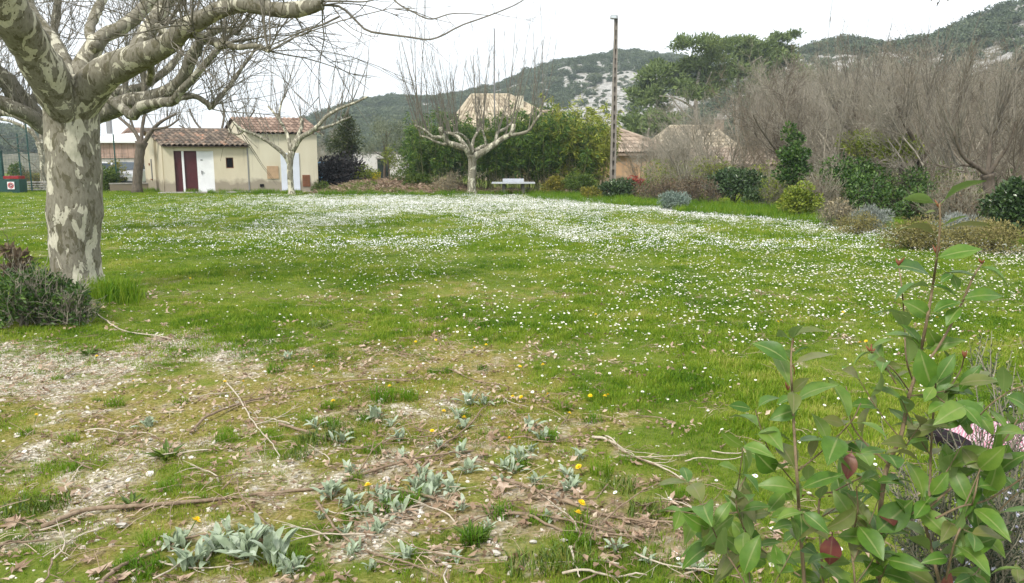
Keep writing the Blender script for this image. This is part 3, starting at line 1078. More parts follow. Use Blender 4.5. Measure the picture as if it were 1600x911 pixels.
m_ = MB(); q_ = f0 + lw * (LB * 0.62); m_.box([*(q_ + lw_n * 0.02), 1.15], (0.05, 0.07, 1.0), math.atan2(lw[1], lw[0])); m_.build('downpipe', M_METAL, shed)
m_ = MB(); q_ = f0 + lw * (LB * 0.66); m_.box([*(q_ + lw_n * 0.02), 0.62], (0.3, 0.05, 0.06), math.atan2(lw[1], lw[0])); m_.box([*(f0 + lw * LB * 0.75 + lw_n * 0.02), 1.38], (0.12, 0.05, 0.12), math.atan2(lw[1], lw[0])); m_.build('tap', M_RUST, shed)
# taller wing
ZE2, ZR2 = 2.86, 3.62
mb = MB()
wallbox(mb, f1, 0, L2, 0, ZE2, 0.04)
m1, m2 = f1 + bk * 0.5, f2 + bk * 0.5
for q in (f1, f2 - u_ * 0.2):
    a, b, c_ = q + u_ * 0.0, q + bk, q + bk * 0.5
    aa = a + bk * 0.06
    v = np.array([[*aa, 0], [*b, 0], [*b, ZE2], [*c_, ZR2], [*aa, ZE2 + 0.05]])
    w_ = np.array([*(u_ * 0.2), 0])
    mb.add(np.r_[v, v + w_], [[4, 3, 2, 1, 0], [5, 6, 7, 8, 9]] if False else [[0, 1, 6, 5], [1, 2, 7, 6], [2, 3, 8, 7], [3, 4, 9, 8], [4, 0, 5, 9]])
    mb.add(np.r_[v, v + w_], [[4, 3, 2, 1, 0], [5, 6, 7, 8, 9]])
mb.prism([r1, r1 + u_ * L2, r1 + u_ * L2 + bk * 0.05, r1 + bk * 0.05], 0, ZE2)
mb.build('wall', M_STUCCO2, shed)
mb = MB()
tile_plane(mb, [*(f1 - bk * 0.08 - u_ * 0.15), ZE2 + 0.02], [*(f2 - bk * 0.08 + u_ * 0.2), ZE2 + 0.02], [*(m2 + u_ * 0.2), ZR2 + 0.08], [*(m1 - u_ * 0.15), ZR2 + 0.08], 16, 6, 0.07)
tile_plane(mb, [*(r1 - u_ * 0.15), ZE2 + 0.05], [*(r2 + u_ * 0.2), ZE2 + 0.05], [*(m2 + u_ * 0.2), ZR2 + 0.08], [*(m1 - u_ * 0.15), ZR2 + 0.08], 16, 6, 0.07)
tag(mb.build('roof_tiles', M_TILE_BROWN, shed), kind='stuff')
S = lambda px: L2 * (px - 388) / 108.0
panel('door', S(438), S(451.5), 0.1, 1.95, 0.06, 0.05, M_BLUEWHITE, 'left leaf of the bluish white double door', f1)
panel('door', S(451.8), S(467), 0.1, 1.95, 0.06, 0.05, M_BLUEWHITE, 'right leaf of the bluish white double door', f1)
panel('notice_board', S(416), S(434), 0.68, 1.3, 0.06, 0.04, M_TAN, None, f1)
vent = panel('vent_panel', S(471), S(483), 0.28, 0.86, 0.06, 0.04, M_RUST, None, f1)
m_ = MB()
for k in range(6):
    m_.box(on(f1, S(477), 0.09, 0.34 + k * 0.09), (S(482) - S(472), 0.02, 0.03), RZ)
m_.build('louvre', M_RUST, vent)
panel('pipe_box', S(404), S(410), 0.28, 0.42, 0.06, 0.06, M_DARK, None, f1)
m_ = MB(); m_.box(on(f1, -0.02, 0.05, 1.1), (0.05, 0.05, 2.2), RZ); m_.build('drainpipe', M_METAL, shed)
m_ = MB(); m_.prism([f0 - u_ * 0.2 + nrm_f * 0.75, f2 + u_ * 0.25 + nrm_f * 0.6, f2 + u_ * 0.25, f0 - u_ * 0.2], -0.05, 0.07); m_.build('kerb', M_CONC, shed)


# --- houses behind the bamboo
def house(label, plan_pts, z_e, ridge, z_r, mats, cols, rows, loc, over=0.35, extras=True):
    """plan: 4 corners ccw from front left; ridge: two points; hip roof when the ridge is inset"""
    wallm, tilem = mats
    h = thing('house', label, 'house', (loc[0], loc[1], 0), 'houses behind the hedge')
    mb = MB(); mb.prism(plan_pts, 0, z_e); mb.build('wall', wallm, h)
    p = [np.asarray(q, float) for q in plan_pts]
    c_ = sum(p) / 4
    e = [np.array([*(q + nrm(q - c_) * over), z_e - 0.05]) for q in p]
    a, b = np.array([*ridge[0], z_r]), np.array([*ridge[1], z_r])
    mb = MB()
    tile_plane(mb, e[0], e[1], b, a, cols, rows, 0.09)
    tile_plane(mb, e[2], e[3], a, b, cols, rows, 0.09)
    k = max(4, int(cols * np.linalg.norm(p[2] - p[1]) / np.linalg.norm(p[1] - p[0])))
    tile_plane(mb, e[1], e[2], b, b, k, rows, 0.09)
    tile_plane(mb, e[3], e[0], a, a, k, rows, 0.09)
    mb.curves(np.stack([a, (a + b) / 2, b])[None] + [0, 0, 0.08], np.full((1, 3), 0.13), 8, 0.6)
    for q, w_ in ((e[0], a), (e[3], a), (e[1], b), (e[2], b)):
        mb.curves(np.stack([q, (q + w_) / 2, w_])[None] + [0, 0, 0.08], np.full((1, 3), 0.12), 6, 0.6)
    tag(mb.build('roof_tiles', tilem, h), kind='stuff')
    mb = MB()
    for i in range(4):
        q, w_ = e[i], e[(i + 1) % 4]
        mb.slab(q + [0, 0, -0.02], w_ + [0, 0, -0.02], w_ + [0, 0, -0.16], q + [0, 0, -0.16], 0.04)
    mb.build('fascia', M_WOODC, h)
    return h


def win(h, c, w_, hh, rz):
    m_ = MB(); m_.box(c, (w_ + .16, 0.08, hh + .16), rz); f = m_.build('window', M_WHITE, h)
    m_ = MB(); m_.box((c[0] + 0.05 * math.sin(rz), c[1] - 0.05 * math.cos(rz), c[2]), (w_, 0.03, hh), rz); m_.build('pane', M_DARK, f)


def zpx(py, Y): return P(800, py, Y)[2]


# wide house with the straw roof, and its lower right part
A, B = plan(700, 62), plan(900, 62)
hA = house('large house with a pale straw-coloured tiled hip roof behind the bamboo', [A, B, B + [0, 9], A + [0, 9]], zpx(206, 62),
           (plan(738, 66.5), plan(796, 66.5)), zpx(150, 66.5), (M_STUCCO2, M_TILE_STRAW), 26, 9, A)
win(hA, (*(A * 0.62 + B * 0.38 - [0, 0.02]), 2.4), 1.2, 1.3, 0)
m_ = MB(); q_ = plan(812, 65); m_.box((q_[0], 65, zpx(170, 65)), (0.6, 0.6, 2.0)); m_.build('chimney', M_STUCCO2, hA)
A, B = plan(800, 57), plan(935, 57)
hB = house('lower house with a pinkish tiled roof sloping down to the right behind the bamboo', [A, B, B + [0, 7], A + [0, 7]], zpx(222, 57),
           (plan(835, 60.5), plan(870, 60.5)), zpx(176, 60.5), (M_ORANGE, M_TILE_PINK), 22, 8, A)
A, B = plan(941, 50), plan(1060, 50)
hC = house('long low orange-walled house behind the concrete lamp post', [A, B, B + [0, 5], A + [0, 5]], zpx(238, 50),
           (plan(954, 52.5), plan(966, 52.5)), zpx(204, 52.5), (M_ORANGE, M_TILE_PINK), 30, 6, A)
#win(hC, (*(A * 0.8 + B * 0.2 - [0, 0.02]), 1.5), 0.9, 1.1, 0)
A, B = plan(1018, 58), plan(1150, 57)
hD = house('house with a straw-coloured hip roof and a chimney to the right of the lamp post', [A, B, B + [0.5, 7], A + [0.5, 7]], zpx(232, 57),
           (plan(1046, 61.5), plan(1112, 61)), zpx(199, 61), (M_STUCCO, M_TILE_STRAW), 24, 7, A)
m_ = MB(); q_ = plan(1121, 60.5); m_.box((q_[0], 60.5, zpx(200, 60.5)), (0.62, 0.55, 1.3)); ch = m_.build('chimney', M_TILE_PINK, hD)
m_ = MB(); m_.box((q_[0], 60.5, zpx(187, 60.5) + .05), (0.8, 0.7, 0.1)); m_.box((q_[0], 60.5, zpx(187, 60.5) + .28), (0.3, 0.3, 0.34)); m_.build('chimney_cap', M_CONC, ch)
A, B = plan(1062, 49), plan(1226, 47)
hE = house('low garage with a tan tiled roof behind the bare thicket', [A, B, B + [0.8, 6], A + [0.8, 6]], zpx(258, 48),
           (plan(1085, 51.5), plan(1205, 50.5)), zpx(235, 51), (M_STUCCO2, M_TILE_PINK), 24, 5, A)

# --- white-roofed hall with board cladding at the far left, low wall in front of it
A, B = plan(108, 56), plan(214, 56)
hall = thing('hall', 'low hall with a white sloping roof and pinkish board cladding behind the big plane tree', 'building', (A[0], A[1], 0))
mb = MB(); mb.prism([A, B, B + [0, 10], A + [0, 10]], 0, zpx(246, 56) ); mb.build('wall', M_CONC, hall)
zt = zpx(222, 56); zb = zpx(246, 56)
N_ = 34
proto = None
for k in range(N_):
    q = A + (B - A) * ((k + 0.5) / N_)
    if proto is None:
        m_ = MB(); m_.box((0, 0, 0), ((B - A)[0] / N_ * 0.93, 0.05, zt - zb + 0.1)); me_ = m_.mesh('board', m_plain('pinkish_board', (0.38, 0.26, 0.21), 0.85, 0.15, 0.3, 1.5)); proto = me_
    o = link('board', proto, hall, (q[0] - A[0], -0.03 - 0.012 * (k % 3), (zt + zb) / 2))
mb = MB(); mb.prism([A + [0, 0.1], B + [0, 0.1], B + [0, 9.9], A + [0, 9.9]], zb, zt); mb.build('upper_wall', M_WOODC, hall)
mb = MB(); mb.slab([*(A + [-.3, -.4]), zt + 0.1], [*(B + [.3, -.4]), zt + 0.1], [*(B + [.3, 10]), zt + 0.95], [*(A + [-.3, 10]), zt + 0.95], 0.16); mb.build('roof', m_plain('white_roof_sheet', (0.8, 0.8, 0.8), 0.5, 0.3, 0.03), hall)
m_ = MB(); q_ = plan(175, 60); m_.box((q_[0], 60, zt + 1.3), (0.3, 0.3, 1.2)); m_.build('flue', M_METAL, hall)
A, B = plan(186, 66), plan(236, 66)
house('small house with a brown tiled roof just left of the dark tree', [A, B, B + [0, 6], A + [0, 6]], zpx(222, 66), (plan(204, 69), plan(222, 69)), zpx(203, 69), (M_STUCCO, M_TILE_BROWN), 14, 5, A)

wl = thing('low_wall', 'low tan garden wall left of the cream building', 'wall', (*plan(170, 40.5), 0))
a, b = plan(168, 40.5), plan(232, 41.5)
mb = MB(); mb.prism([a, b, b + [0, .25], a + [0, .25]], 0, 0.38); mb.build('wall_body', m_stucco('tan_wall', (0.34, 0.27, 0.19), (0.42, 0.34, 0.25)), wl)
mb = MB(); mb.prism([a + [-.03, -.03], b + [.03, -.03], b + [.03, .28], a + [-.03, .28]], 0.383, 0.44); mb.build('coping', M_CONC, wl)
wl2 = thing('stone_wall', 'low dry stone wall at the far left behind the lawn', 'wall', (*plan(28, 41), 0))
a, b = plan(30, 41.5), plan(78, 41.5)
g = np.random.default_rng(4)
for row in range(4):
    s = 0.0
    while s < 1.0:
        w_ = g.uniform(0.14, 0.26)
        q = a + (b - a) * min(1, s + w_ / 4)
        v = stone_mesh('stone', int(g.integers(1e6)), M_CONC)
        o = link('stone', v, wl2, (q[0] - wl2.location[0], q[1] - wl2.location[1], 0.07 + row * 0.125)); o.scale = (w_ * 0.85, 0.16, 0.11)
        s += w_ / 1.62

# --- mesh fence, gate post, green bin with its sign at the far left
M_GREEN = m_plain('dark_green_paint', (0.012, 0.06, 0.05), 0.5, 0.4)
Y0 = 40.0
fence = thing('mesh_fence', 'tall dark green wire mesh fence at the far left', 'fence', (*plan(0, Y0), 0))
for px_ in (-60, -20, 30.5, 45.5, 110, 140, 180):
    m_ = MB(); q = plan(px_, Y0 + (px_ > 40) * 1.2); m_.box((*q, 1.45 if px_ != 45.5 else 2.0), (0.05, 0.05, 2.9 if px_ != 45.5 else 4.0)); m_.build('post', M_GREEN, fence)
m_ = MB()
x0_, x1_ = plan(-60, Y0)[0], plan(180, Y0)[0]
zs = np.arange(0.1, 2.0, 0.14); xs = np.arange(x0_, x1_, 0.14)
Pz = np.array([[[x0_, Y0 + .06, z], [(x0_ + x1_) / 2, Y0 + .6, z], [x1_, Y0 + 1.25, z]] for z in zs]); m_.curves(Pz, np.full(Pz.shape[:2], 0.004), 3)
yy = lambda x: Y0 + .06 + 1.19 * (x - x0_) / (x1_ - x0_)
Px = np.array([[[x, yy(x), 0.05], [x, yy(x), 2.1]] for x in xs]); m_.curves(Px, np.full(Px.shape[:2], 0.004), 3)
m_.build('wire_mesh', M_GREEN, fence)
gpost = thing('gate_post', 'thick dark teal gate post at the left edge of the picture', 'post', (*plan(0, 39.5), 0))
m_ = MB(); q = plan(0.5, 39.5); m_.box((*q, 1.0), (0.16, 0.16, 2.0)); m_.build('shaft', M_GREEN, gpost); m_ = MB(); m_.box((*q, 2.03), (0.2, 0.2, 0.06)); m_.build('cap', M_GREEN, gpost)
bin_ = thing('waste_container', 'dark teal waste container with a white no-entry sign on its front', 'bin', (*plan(15, 39.2), 0))
q = plan(16, 39.2)
m_ = MB(); m_.box((*q, 0.33), (1.0, 0.6, 0.66), 0, 0.5, 0, 1.04); m_.build('body', M_GREEN, bin_)
m_ = MB(); m_.box((*(q + [0.1, 0]), 0.76), (0.75, 0.5, 0.14)); m_.build('red_lid', m_plain('red_plastic', (0.25, 0.015, 0.02), 0.4, 0.4), bin_)
q = plan(13, 38.86)
m_ = MB(); m_.box((q[0], 38.86, 0.37), (0.34, 0.02, 0.36)); sg = m_.build('sign_plate', M_WHITE, bin_)
m_ = MB()
k = 20; a = np.arange(k) * 2 * math.pi / k
for (ra, rb, dy) in ((0.145, 0.105, 0.0), (0.09, 0.05, 0.0)):
    v = np.r_[np.c_[q[0] + ra * np.cos(a), np.full(k, 38.845), 0.37 + ra * np.sin(a)], np.c_[q[0] + rb * np.cos(a), np.full(k, 38.845), 0.37 + rb * np.sin(a)]]
    m_.add(v, [[i, (i + 1) % k, (i + 1) % k + k, i + k] for i in range(k)], 0.5, 0 if ra > .1 else 1)
m_.slab([q[0] - .1, 38.843, .45], [q[0] - .08, 38.843, .47], [q[0] + .1, 38.843, .29], [q[0] + .08, 38.843, .27], 0.004, 0.5, 0)
m_.build('sign_print', [m_plain('sign_red', (0.5, 0.03, 0.03)), M_DARK], sg)

# --- concrete lamp post with its floodlight
def lamp_post(px, Yd, py_top, label, w0, w1, concrete=True):
    q = plan(px, Yd)
    ztop = zpx(py_top, Yd)
    t_ = thing('lamp_post', label, 'lamp post', (q[0], q[1], 0))
    if concrete:
        m_ = MB()
        for s in (-1, 1):                                   # two flanges joined by rungs
            for k in range(8):
                za, zb_ = ztop * k / 8, ztop * (k + 1) / 8
                wa, wb = w0 + (w1 - w0) * k / 8, w0 + (w1 - w0) * (k + 1) / 8
                t1 = 0.3
                v = []
                for z, w_ in ((za, wa), (zb_, wb)):
                    xo = s * w_ * (0.5 - t1 / 2)
                    v += [[q[0] + xo - w_ * t1 / 2, q[1] - w_ * .45, z], [q[0] + xo + w_ * t1 / 2, q[1] - w_ * .45, z],
                          [q[0] + xo + w_ * t1 / 2, q[1] + w_ * .45, z], [q[0] + xo - w_ * t1 / 2, q[1] + w_ * .45, z]]
                m_.add(v, [[0, 1, 5, 4], [1, 2, 6, 5], [2, 3, 7, 6], [3, 0, 4, 7], [4, 5, 6, 7]])
        m_.build('post', m_plain('dull_post_concrete', (0.25, 0.225, 0.195), 0.9, 0.1, 0.2, 4), t_)
        m_ = MB()
        nr_ = int(ztop / 0.42)
        for k in range(nr_):
            z = 0.4 + k * 0.42; w_ = w0 + (w1 - w0) * z / ztop
            m_.box((q[0], q[1], z), (w_ * 0.42, w_ * 0.8, 0.17))
        m_.box((q[0], q[1] + 0.03, ztop / 2), (w1 * .5, 0.05, ztop - .1))
        m_.build('web', m_plain('dark_concrete', (0.17, 0.15, 0.13), 0.9, 0.1), t_)
    else:
        m_ = MB(); m_.curves(np.array([[*q, 0], [*q, ztop / 2], [*q, ztop]]), np.array([w0, (w0 + w1) / 2, w1]), 8); m_.build('post', M_METAL, t_)
    s = w1 / 0.2
    m_ = MB(); m_.box((q[0] - .13 * s, q[1] - .05, ztop + .1 * s), (0.42 * s, 0.34 * s, 0.2 * s), 0.15, 0.5, 0, 0.85); hd = m_.build('lamp_head', m_plain('grey_lamp_case', (0.3, 0.31, 0.32), 0.4, 0.4), t_)
    m_ = MB(); m_.box((q[0] - .16 * s, q[1] - .24 * s, ztop + .09 * s), (0.3 * s, 0.02, 0.15 * s), 0.15); m_.build('lamp_glass', m_plain('lamp_glass', (0.55, 0.6, 0.63), 0.15, 0.6), hd)
    m_ = MB(); m_.box((q[0], q[1], ztop), (0.06 * s, 0.06 * s, 0.2 * s)); m_.build('bracket', M_METAL, t_)
    return t_


lamp_post(958, 37.5, 30, 'tall concrete lamp post with a floodlight rising above the houses', 0.29, 0.16)
lamp_post(773, 62, 45, 'distant thin metal lamp post seen through the pollarded tree shoots', 0.055, 0.045, False)

# --- concrete table tennis table
q = plan(802, 36.8); zt_ = 0.56
tt = thing('table_tennis_table', 'white concrete table tennis table in front of the bamboo', 'table tennis table', (q[0], q[1], 0))
m_ = MB(); m_.box((q[0], q[1], zt_), (1.98, 1.3, 0.055), 0.0); m_.build('tabletop', m_plain('pale_table_coat', (0.42, 0.44, 0.47), 0.5, 0.3, 0.05), tt)
m_ = MB(); m_.box((q[0], q[1] + .1, zt_ + .115), (0.98, 0.03, 0.15), 0.0); m_.build('net', m_plain('grey_net_plate', (0.42, 0.44, 0.47), 0.6), tt)
for s in (-1, 1):
    m_ = MB(); m_.box((q[0] + s * 0.45, q[1], 0.26), (0.14, 0.9, 0.52), 0.0); m_.build('leg', m_plain('dark_leg_concrete', (0.12, 0.11, 0.1), 0.9, 0.1), tt)
# --- yellow tub
q = plan(587, 43.5)
yb = thing('yellow_tub', 'bright yellow plastic tub standing under the pale olive tree', 'tub', (q[0], q[1], 0.55))
m_ = MB(); m_.curves(np.array([[*q, .42], [*q, .7], [*q, .92]]), np.array([.2, .24, .26]), 14); m_.build('body', m_plain('yellow_plastic', (0.8, 0.62, 0.01), 0.4, 0.4, 0.03), yb)
m_ = MB(); m_.curves(np.array([[*q, .92], [*q, .95]]), np.array([.28, .28]), 14); m_.build('rim', m_plain('yellow_plastic_rim', (0.75, 0.58, 0.01), 0.4, 0.4, 0.03), yb)
q = plan(599, 45.5)
gt = thing('garden_cabinet', 'dark green garden cabinet with a pale top beside the yellow tub', 'cabinet', (q[0], q[1], 0.3))
m_ = MB(); m_.box((*q, 1.0), (0.62, 0.5, 1.3)); m_.build('body', m_plain('dark_cabinet', (0.03, 0.045, 0.04)), gt)
m_ = MB(); m_.box((*q, 1.68), (0.75, 0.6, 0.06)); m_.build('top', M_CONC, gt)
# --- pale garden wall behind the olive
a, b = plan(552, 48), plan(640, 48)
gw = thing('garden_wall', 'pale garden wall behind the olive and the yellow tub', 'wall', (*a, 0))
mb = MB(); mb.prism([a, b, b + [0, .2], a + [0, .2]], 0, 2.0); mb.build('wall_body', m_stucco('white_wall', (0.6, 0.57, 0.52), (0.68, 0.66, 0.62)), gw)
mb = MB(); mb.prism([a + [0, -.04], b + [0, -.04], b + [0, .24], a + [0, .24]], 2.004, 2.08); mb.build('coping', M_CONC, gw)


# --- parked cars
M_GLASS = m_plain('car_glass', (0.03, 0.045, 0.055), 0.08, 0.6)
M_TYRE = m_plain('tyre_rubber', (0.02, 0.02, 0.02), 0.8, 0.2)
M_RIM = m_plain('wheel_rim', (0.45, 0.46, 0.47), 0.35, 0.5)


def car(label, x, y, rz, paint):
    root = thing('parked_car', label, 'car', (x, y, 0), 'cars parked beyond the lawn', rz)
    prof = [(-2.0, .35), (-2.05, .6), (-1.95, .95), (-1.8, 1.0), (1.0, .98), (1.75, .86), (1.98, .62), (1.98, .35)]
    m_ = MB(); n = len(prof)
    v = [[px_, s * 0.85, z] for s in (-1, 1) for px_, z in prof]
    m_.add(v, [[i, (i + 1) % n, (i + 1) % n + n, i + n] for i in range(n)]); m_.add(v[:n], [list(range(n))[::-1]]); m_.add(v[n:], [list(range(n))])
    body = m_.build('body', paint, root, world=False)
    cab = [(-1.85, 1.0, .8), (-1.55, 1.46, .66), (0.15, 1.5, .66), (0.95, 1.0, .8)]
    v = [[px_, s * hw, z] for s in (-1, 1) for px_, z, hw in cab]
    m_ = MB(); m_.add(v, [[1, 2, 6, 5], [3, 2, 1, 0], [4, 5, 6, 7], [0, 1, 5, 4], [2, 3, 7, 6]]); m_.build('cabin', paint, root, world=False)
    for nm, q in (('windscreen', [(0.24, -.6, 1.46), (0.9, -.7, 1.04), (0.9, .7, 1.04), (0.24, .6, 1.46)]), ('rear_window', [(-1.6, .6, 1.42), (-1.85, .7, 1.06), (-1.85, -.7, 1.06), (-1.6, -.6, 1.42)])):
        q = np.array(q); c_ = np.cross(q[1] - q[0], q[2] - q[0]); c_ /= np.linalg.norm(c_)
        if c_[0] * q[0, 0] < 0: c_ = -c_
        m_ = MB(); m_.add(q + c_ * 0.03, [[0, 1, 2, 3]]); m_.build(nm, M_GLASS, root, world=False)
    for s in (-1, 1):
        for (xa, xb) in ((-1.6, -0.7), (-0.62, 0.62)):
            m_ = MB(); m_.add([[xa + .05, s * .79, 1.06], [xb, s * .79, 1.06], [min(xb, 0.1), s * .69, 1.42], [xa + .12, s * .69, 1.42]], [[0, 1, 2, 3]]); m_.build('side_window', M_GLASS, root, world=False)
        for xw in (-1.3, 1.28):
            a = np.linspace(0, 2 * math.pi, 17)[:-1]
            m_ = MB(); m_.curves(np.array([[xw, s * .68, .31], [xw, s * .88, .31]]), np.array([.31, .31]), 16); wh = m_.build('wheel', M_TYRE, root, world=False)
            m_ = MB(); m_.curves(np.array([[xw, s * .86, .31], [xw, s * .9, .31]]), np.array([.2, .18]), 12); m_.build('rim', M_RIM, wh, world=False)
        m_ = MB(); m_.box((1.93, s * .6, .72), (.14, .38, .15), 0); m_.build('headlight', m_plain('headlight_lens', (.7, .72, .75), .15, .6), root, world=False)
    m_ = MB(); m_.box((1.97, 0, .56), (.08, .78, .2)); m_.build('grille', M_TYRE, root, world=False)
    m_ = MB(); m_.box((2.0, 0, .38), (.1, 1.66, .12)); m_.build('bumper', M_TYRE, root, world=False)


q = plan(196, 46); car('pale silver car parked nose-on between the plane tree and the cream building', q[0], q[1], math.radians(-75), m_plain('silver_car_paint', (0.5, 0.5, 0.5), 0.3, 0.5, 0.03))
q = plan(511, 46.5); car('light blue car behind the dark bush right of the cream building', q[0], q[1] , math.radians(10), m_plain('blue_car_paint', (0.12, 0.3, 0.5), 0.3, 0.5, 0.03))
q = plan(160, 48); car('white car behind the bright green shrub by the plane trunk', q[0], q[1], math.radians(-160), m_plain('white_car_paint', (0.7, 0.7, 0.7), 0.3, 0.5, 0.03))

# ------------------------------------------------------------------ trees
M_PLANE = m_plane_bark('plane_bark', 0.95)
M_PLANE_FAR = m_plane_bark('far_plane_bark', 1.05)
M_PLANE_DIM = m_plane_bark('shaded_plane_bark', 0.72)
M_TWIG = m_bark('plane_twig_bark', (0.13, 0.12, 0.095), (0.22, 0.2, 0.16))
M_TWIG_DARK = m_bark('dark_twig_bark', (0.07, 0.06, 0.05), (0.13, 0.11, 0.09))
M_GREYBARK = m_bark('grey_brown_bark', (0.16, 0.145, 0.105), (0.33, 0.3, 0.235))
M_BROWNBARK = m_bark('dull_brown_bark', (0.085, 0.07, 0.055), (0.16, 0.135, 0.105))


def resample(pts, K):
    """Catmull-Rom through the points"""
    p = np.asarray(pts, float)
    p = np.concatenate([[2 * p[0] - p[1]], p, [2 * p[-1] - p[-2]]])
    n = len(p) - 3
    t_ = np.linspace(0, n - 1e-6, K)
    i = t_.astype(int); u = (t_ - i)[:, None]
    a, b, c_, d = p[i], p[i + 1], p[i + 2], p[i + 3]
    return 0.5 * (2 * b + (c_ - a) * u + (2 * a - 5 * b + 4 * c_ - d) * u ** 2 + (3 * b - a - 3 * c_ + d) * u ** 3)


def level(starts, dirs, L, K, wander, up, g):
    """N wandering shoots; returns points (N,K,3) and directions (N,K,3)"""
    N = len(starts)
    d = nrm(dirs)
    pts, ds = [starts], [d]
    step = (np.broadcast_to(L, (N,)) / (K - 1))[:, None]
    for k in range(K - 1):
        d = nrm(d + g.normal(size=(N, 3)) * wander + np.array([0, 0, up]))
        pts.append(pts[-1] + d * step); ds.append(d)
    return np.stack(pts, 1), np.stack(ds, 1)


def offspring(Pp, D, per, t0, t1, ang, g):
    """starting places and directions of side shoots"""
    N, K, _ = Pp.shape
    i = np.repeat(np.arange(N), per)
    t_ = g.uniform(t0, t1, len(i)) * (K - 1)
    k = np.minimum(t_.astype(int), K - 2); u = (t_ - k)[:, None]
    s = Pp[i, k] * (1 - u) + Pp[i, k + 1] * u
    d = D[i, k]
    q = nrm(np.cross(d, g.normal(size=d.shape)))
    a = np.radians(g.uniform(ang[0], ang[1], len(i)))[:, None]
    return s, nrm(d * np.cos(a) + q * np.sin(a)), i, t_ / (K - 1)


def limb_px(spec, Y, g, dY=0.0, K=14):
    """a limb given by picture places at its own distance -> world polyline (depth drifts by dY towards the tip)"""
    n = len(spec)
    return resample([P(px, py, Y + dY * k / max(1, n - 1)) for k, (px, py) in enumerate(spec)], K)


def twig_cloud(mb, starts, dirs, L, r, g, up=0.12, wander=0.12, sub=3, K=5, sides=3, sublen=0.4, rnd=0.5):
    Pp, D = level(starts, dirs, L, K, wander, up, g)
    R = np.broadcast_to(r, (len(starts),))[:, None] * np.linspace(1, 0.35, K)[None]
    mb.curves(Pp, R, sides, rnd)
    if sub:
        s, d, i, t_ = offspring(Pp, D, sub, 0.25, 0.95, (20, 55), g)
        P2, D2 = level(s, d, np.broadcast_to(L, (len(starts),))[i] * sublen * g.uniform(0.5, 1.2, len(i)), 4, wander, up, g)
        mb.curves(P2, (np.broadcast_to(r, (len(starts),))[i] * 0.6)[:, None] * np.linspace(1, 0.4, 4)[None], 3, rnd)
    return Pp, D


# --- the big plane tree in the left foreground
g = np.random.default_rng(5)
YB = 9.6
base = G(119, 452)
big = thing('plane_tree', 'big mottled plane tree with a thick trunk in the left foreground', 'tree', (base[0], base[1], 0))
mb = MB()
tr = resample([P(119, 478, YB), P(119, 452, YB), P(118, 420, YB), P(117, 380, YB), P(118, 330, YB), P(116, 280, YB), P(113, 230, YB), P(112, 185, YB), P(110, 150, YB), P(108, 118, YB)], 40)
rs = np.interp(np.linspace(0, 9, 40), [0, 1, 2, 3, 4, 5, 6, 7, 8, 9], np.array([58, 43, 36.5, 35.5, 38.5, 38.5, 38.5, 39, 39, 30]) / 128.0)
mb.curves(tr, rs, 28, 0.5, 0, True, 0.10, 5)
mb.build('trunk', M_PLANE, big, True)
W_ = 1 / 128.0
limbs = [
    ([(112, 205), (94, 152), (66, 105), (40, 60), (16, 18), (-8, -40)], [20, 29, 28, 27, 26, 23], 0.0, -1.4),
    ([(108, 130), (92, 85), (70, 48), (48, 18), (35, -30)], [17, 14, 12, 11, 9], 0.15, 0.8),
    ([(112, 190), (120, 135), (138, 88), (160, 58), (192, 42), (226, 12), (262, -40)], [18, 20, 15.5, 12, 11, 10.5, 9], 0.1, 0.9),
    ([(110, 205), (128, 156), (160, 118), (205, 94), (240, 80), (268, 66), (284, 48), (316, 30), (352, 12), (380, 8)], [20, 28, 25, 20.5, 17, 14.5, 13.5, 12.5, 11, 10], 0.0, -1.05),
    ([(340, 18), (372, 6), (410, 12), (440, 16), (470, 14), (503, 6)], [11, 10.5, 9.5, 10.5, 11, 8], -1.0, -0.2),
    ([(206, 96), (222, 70), (234, 44), (252, 18), (280, -36)], [14, 15, 13, 12, 11], 0.0, 0.5),
    ([(282, 50), (300, 54), (322, 60), (345, 70), (352, 66)], [6, 5.5, 5, 6.5, 7], -0.6, -0.2),
    ([(272, 60), (250, 44), (246, 40)], [6, 5, 4], -0.6, 0.1),
    ([(352, 68), (372, 74), (400, 72), (420, 80)], [5, 4, 3.4, 2.6], -0.8, -0.5),
    ([(430, 15), (412, 0), (400, -40)], [7, 6, 5], -1.1, 0.2),
    ([(150, 75), (140, 50), (150, 20), (170, -20)], [9, 8, 8, 7], 0.3, 0.8),
    ([(232, 130), (236, 110), (230, 92)], [5, 6, 7], 0.5, -0.4),
]
for spec, wd, y0, dy in limbs:
    mb = MB()
    K = 26
    Pp = limb_px(spec, YB + y0, g, dy, K)
    R = np.interp(np.linspace(0, len(wd) - 1, K), range(len(wd)), wd) * W_
    mb.curves(Pp, R, 16 if wd[0] > 10 else 9, 0.5, 0, True, 0.16, 11)
    mb.build('limb', M_PLANE, big, True)
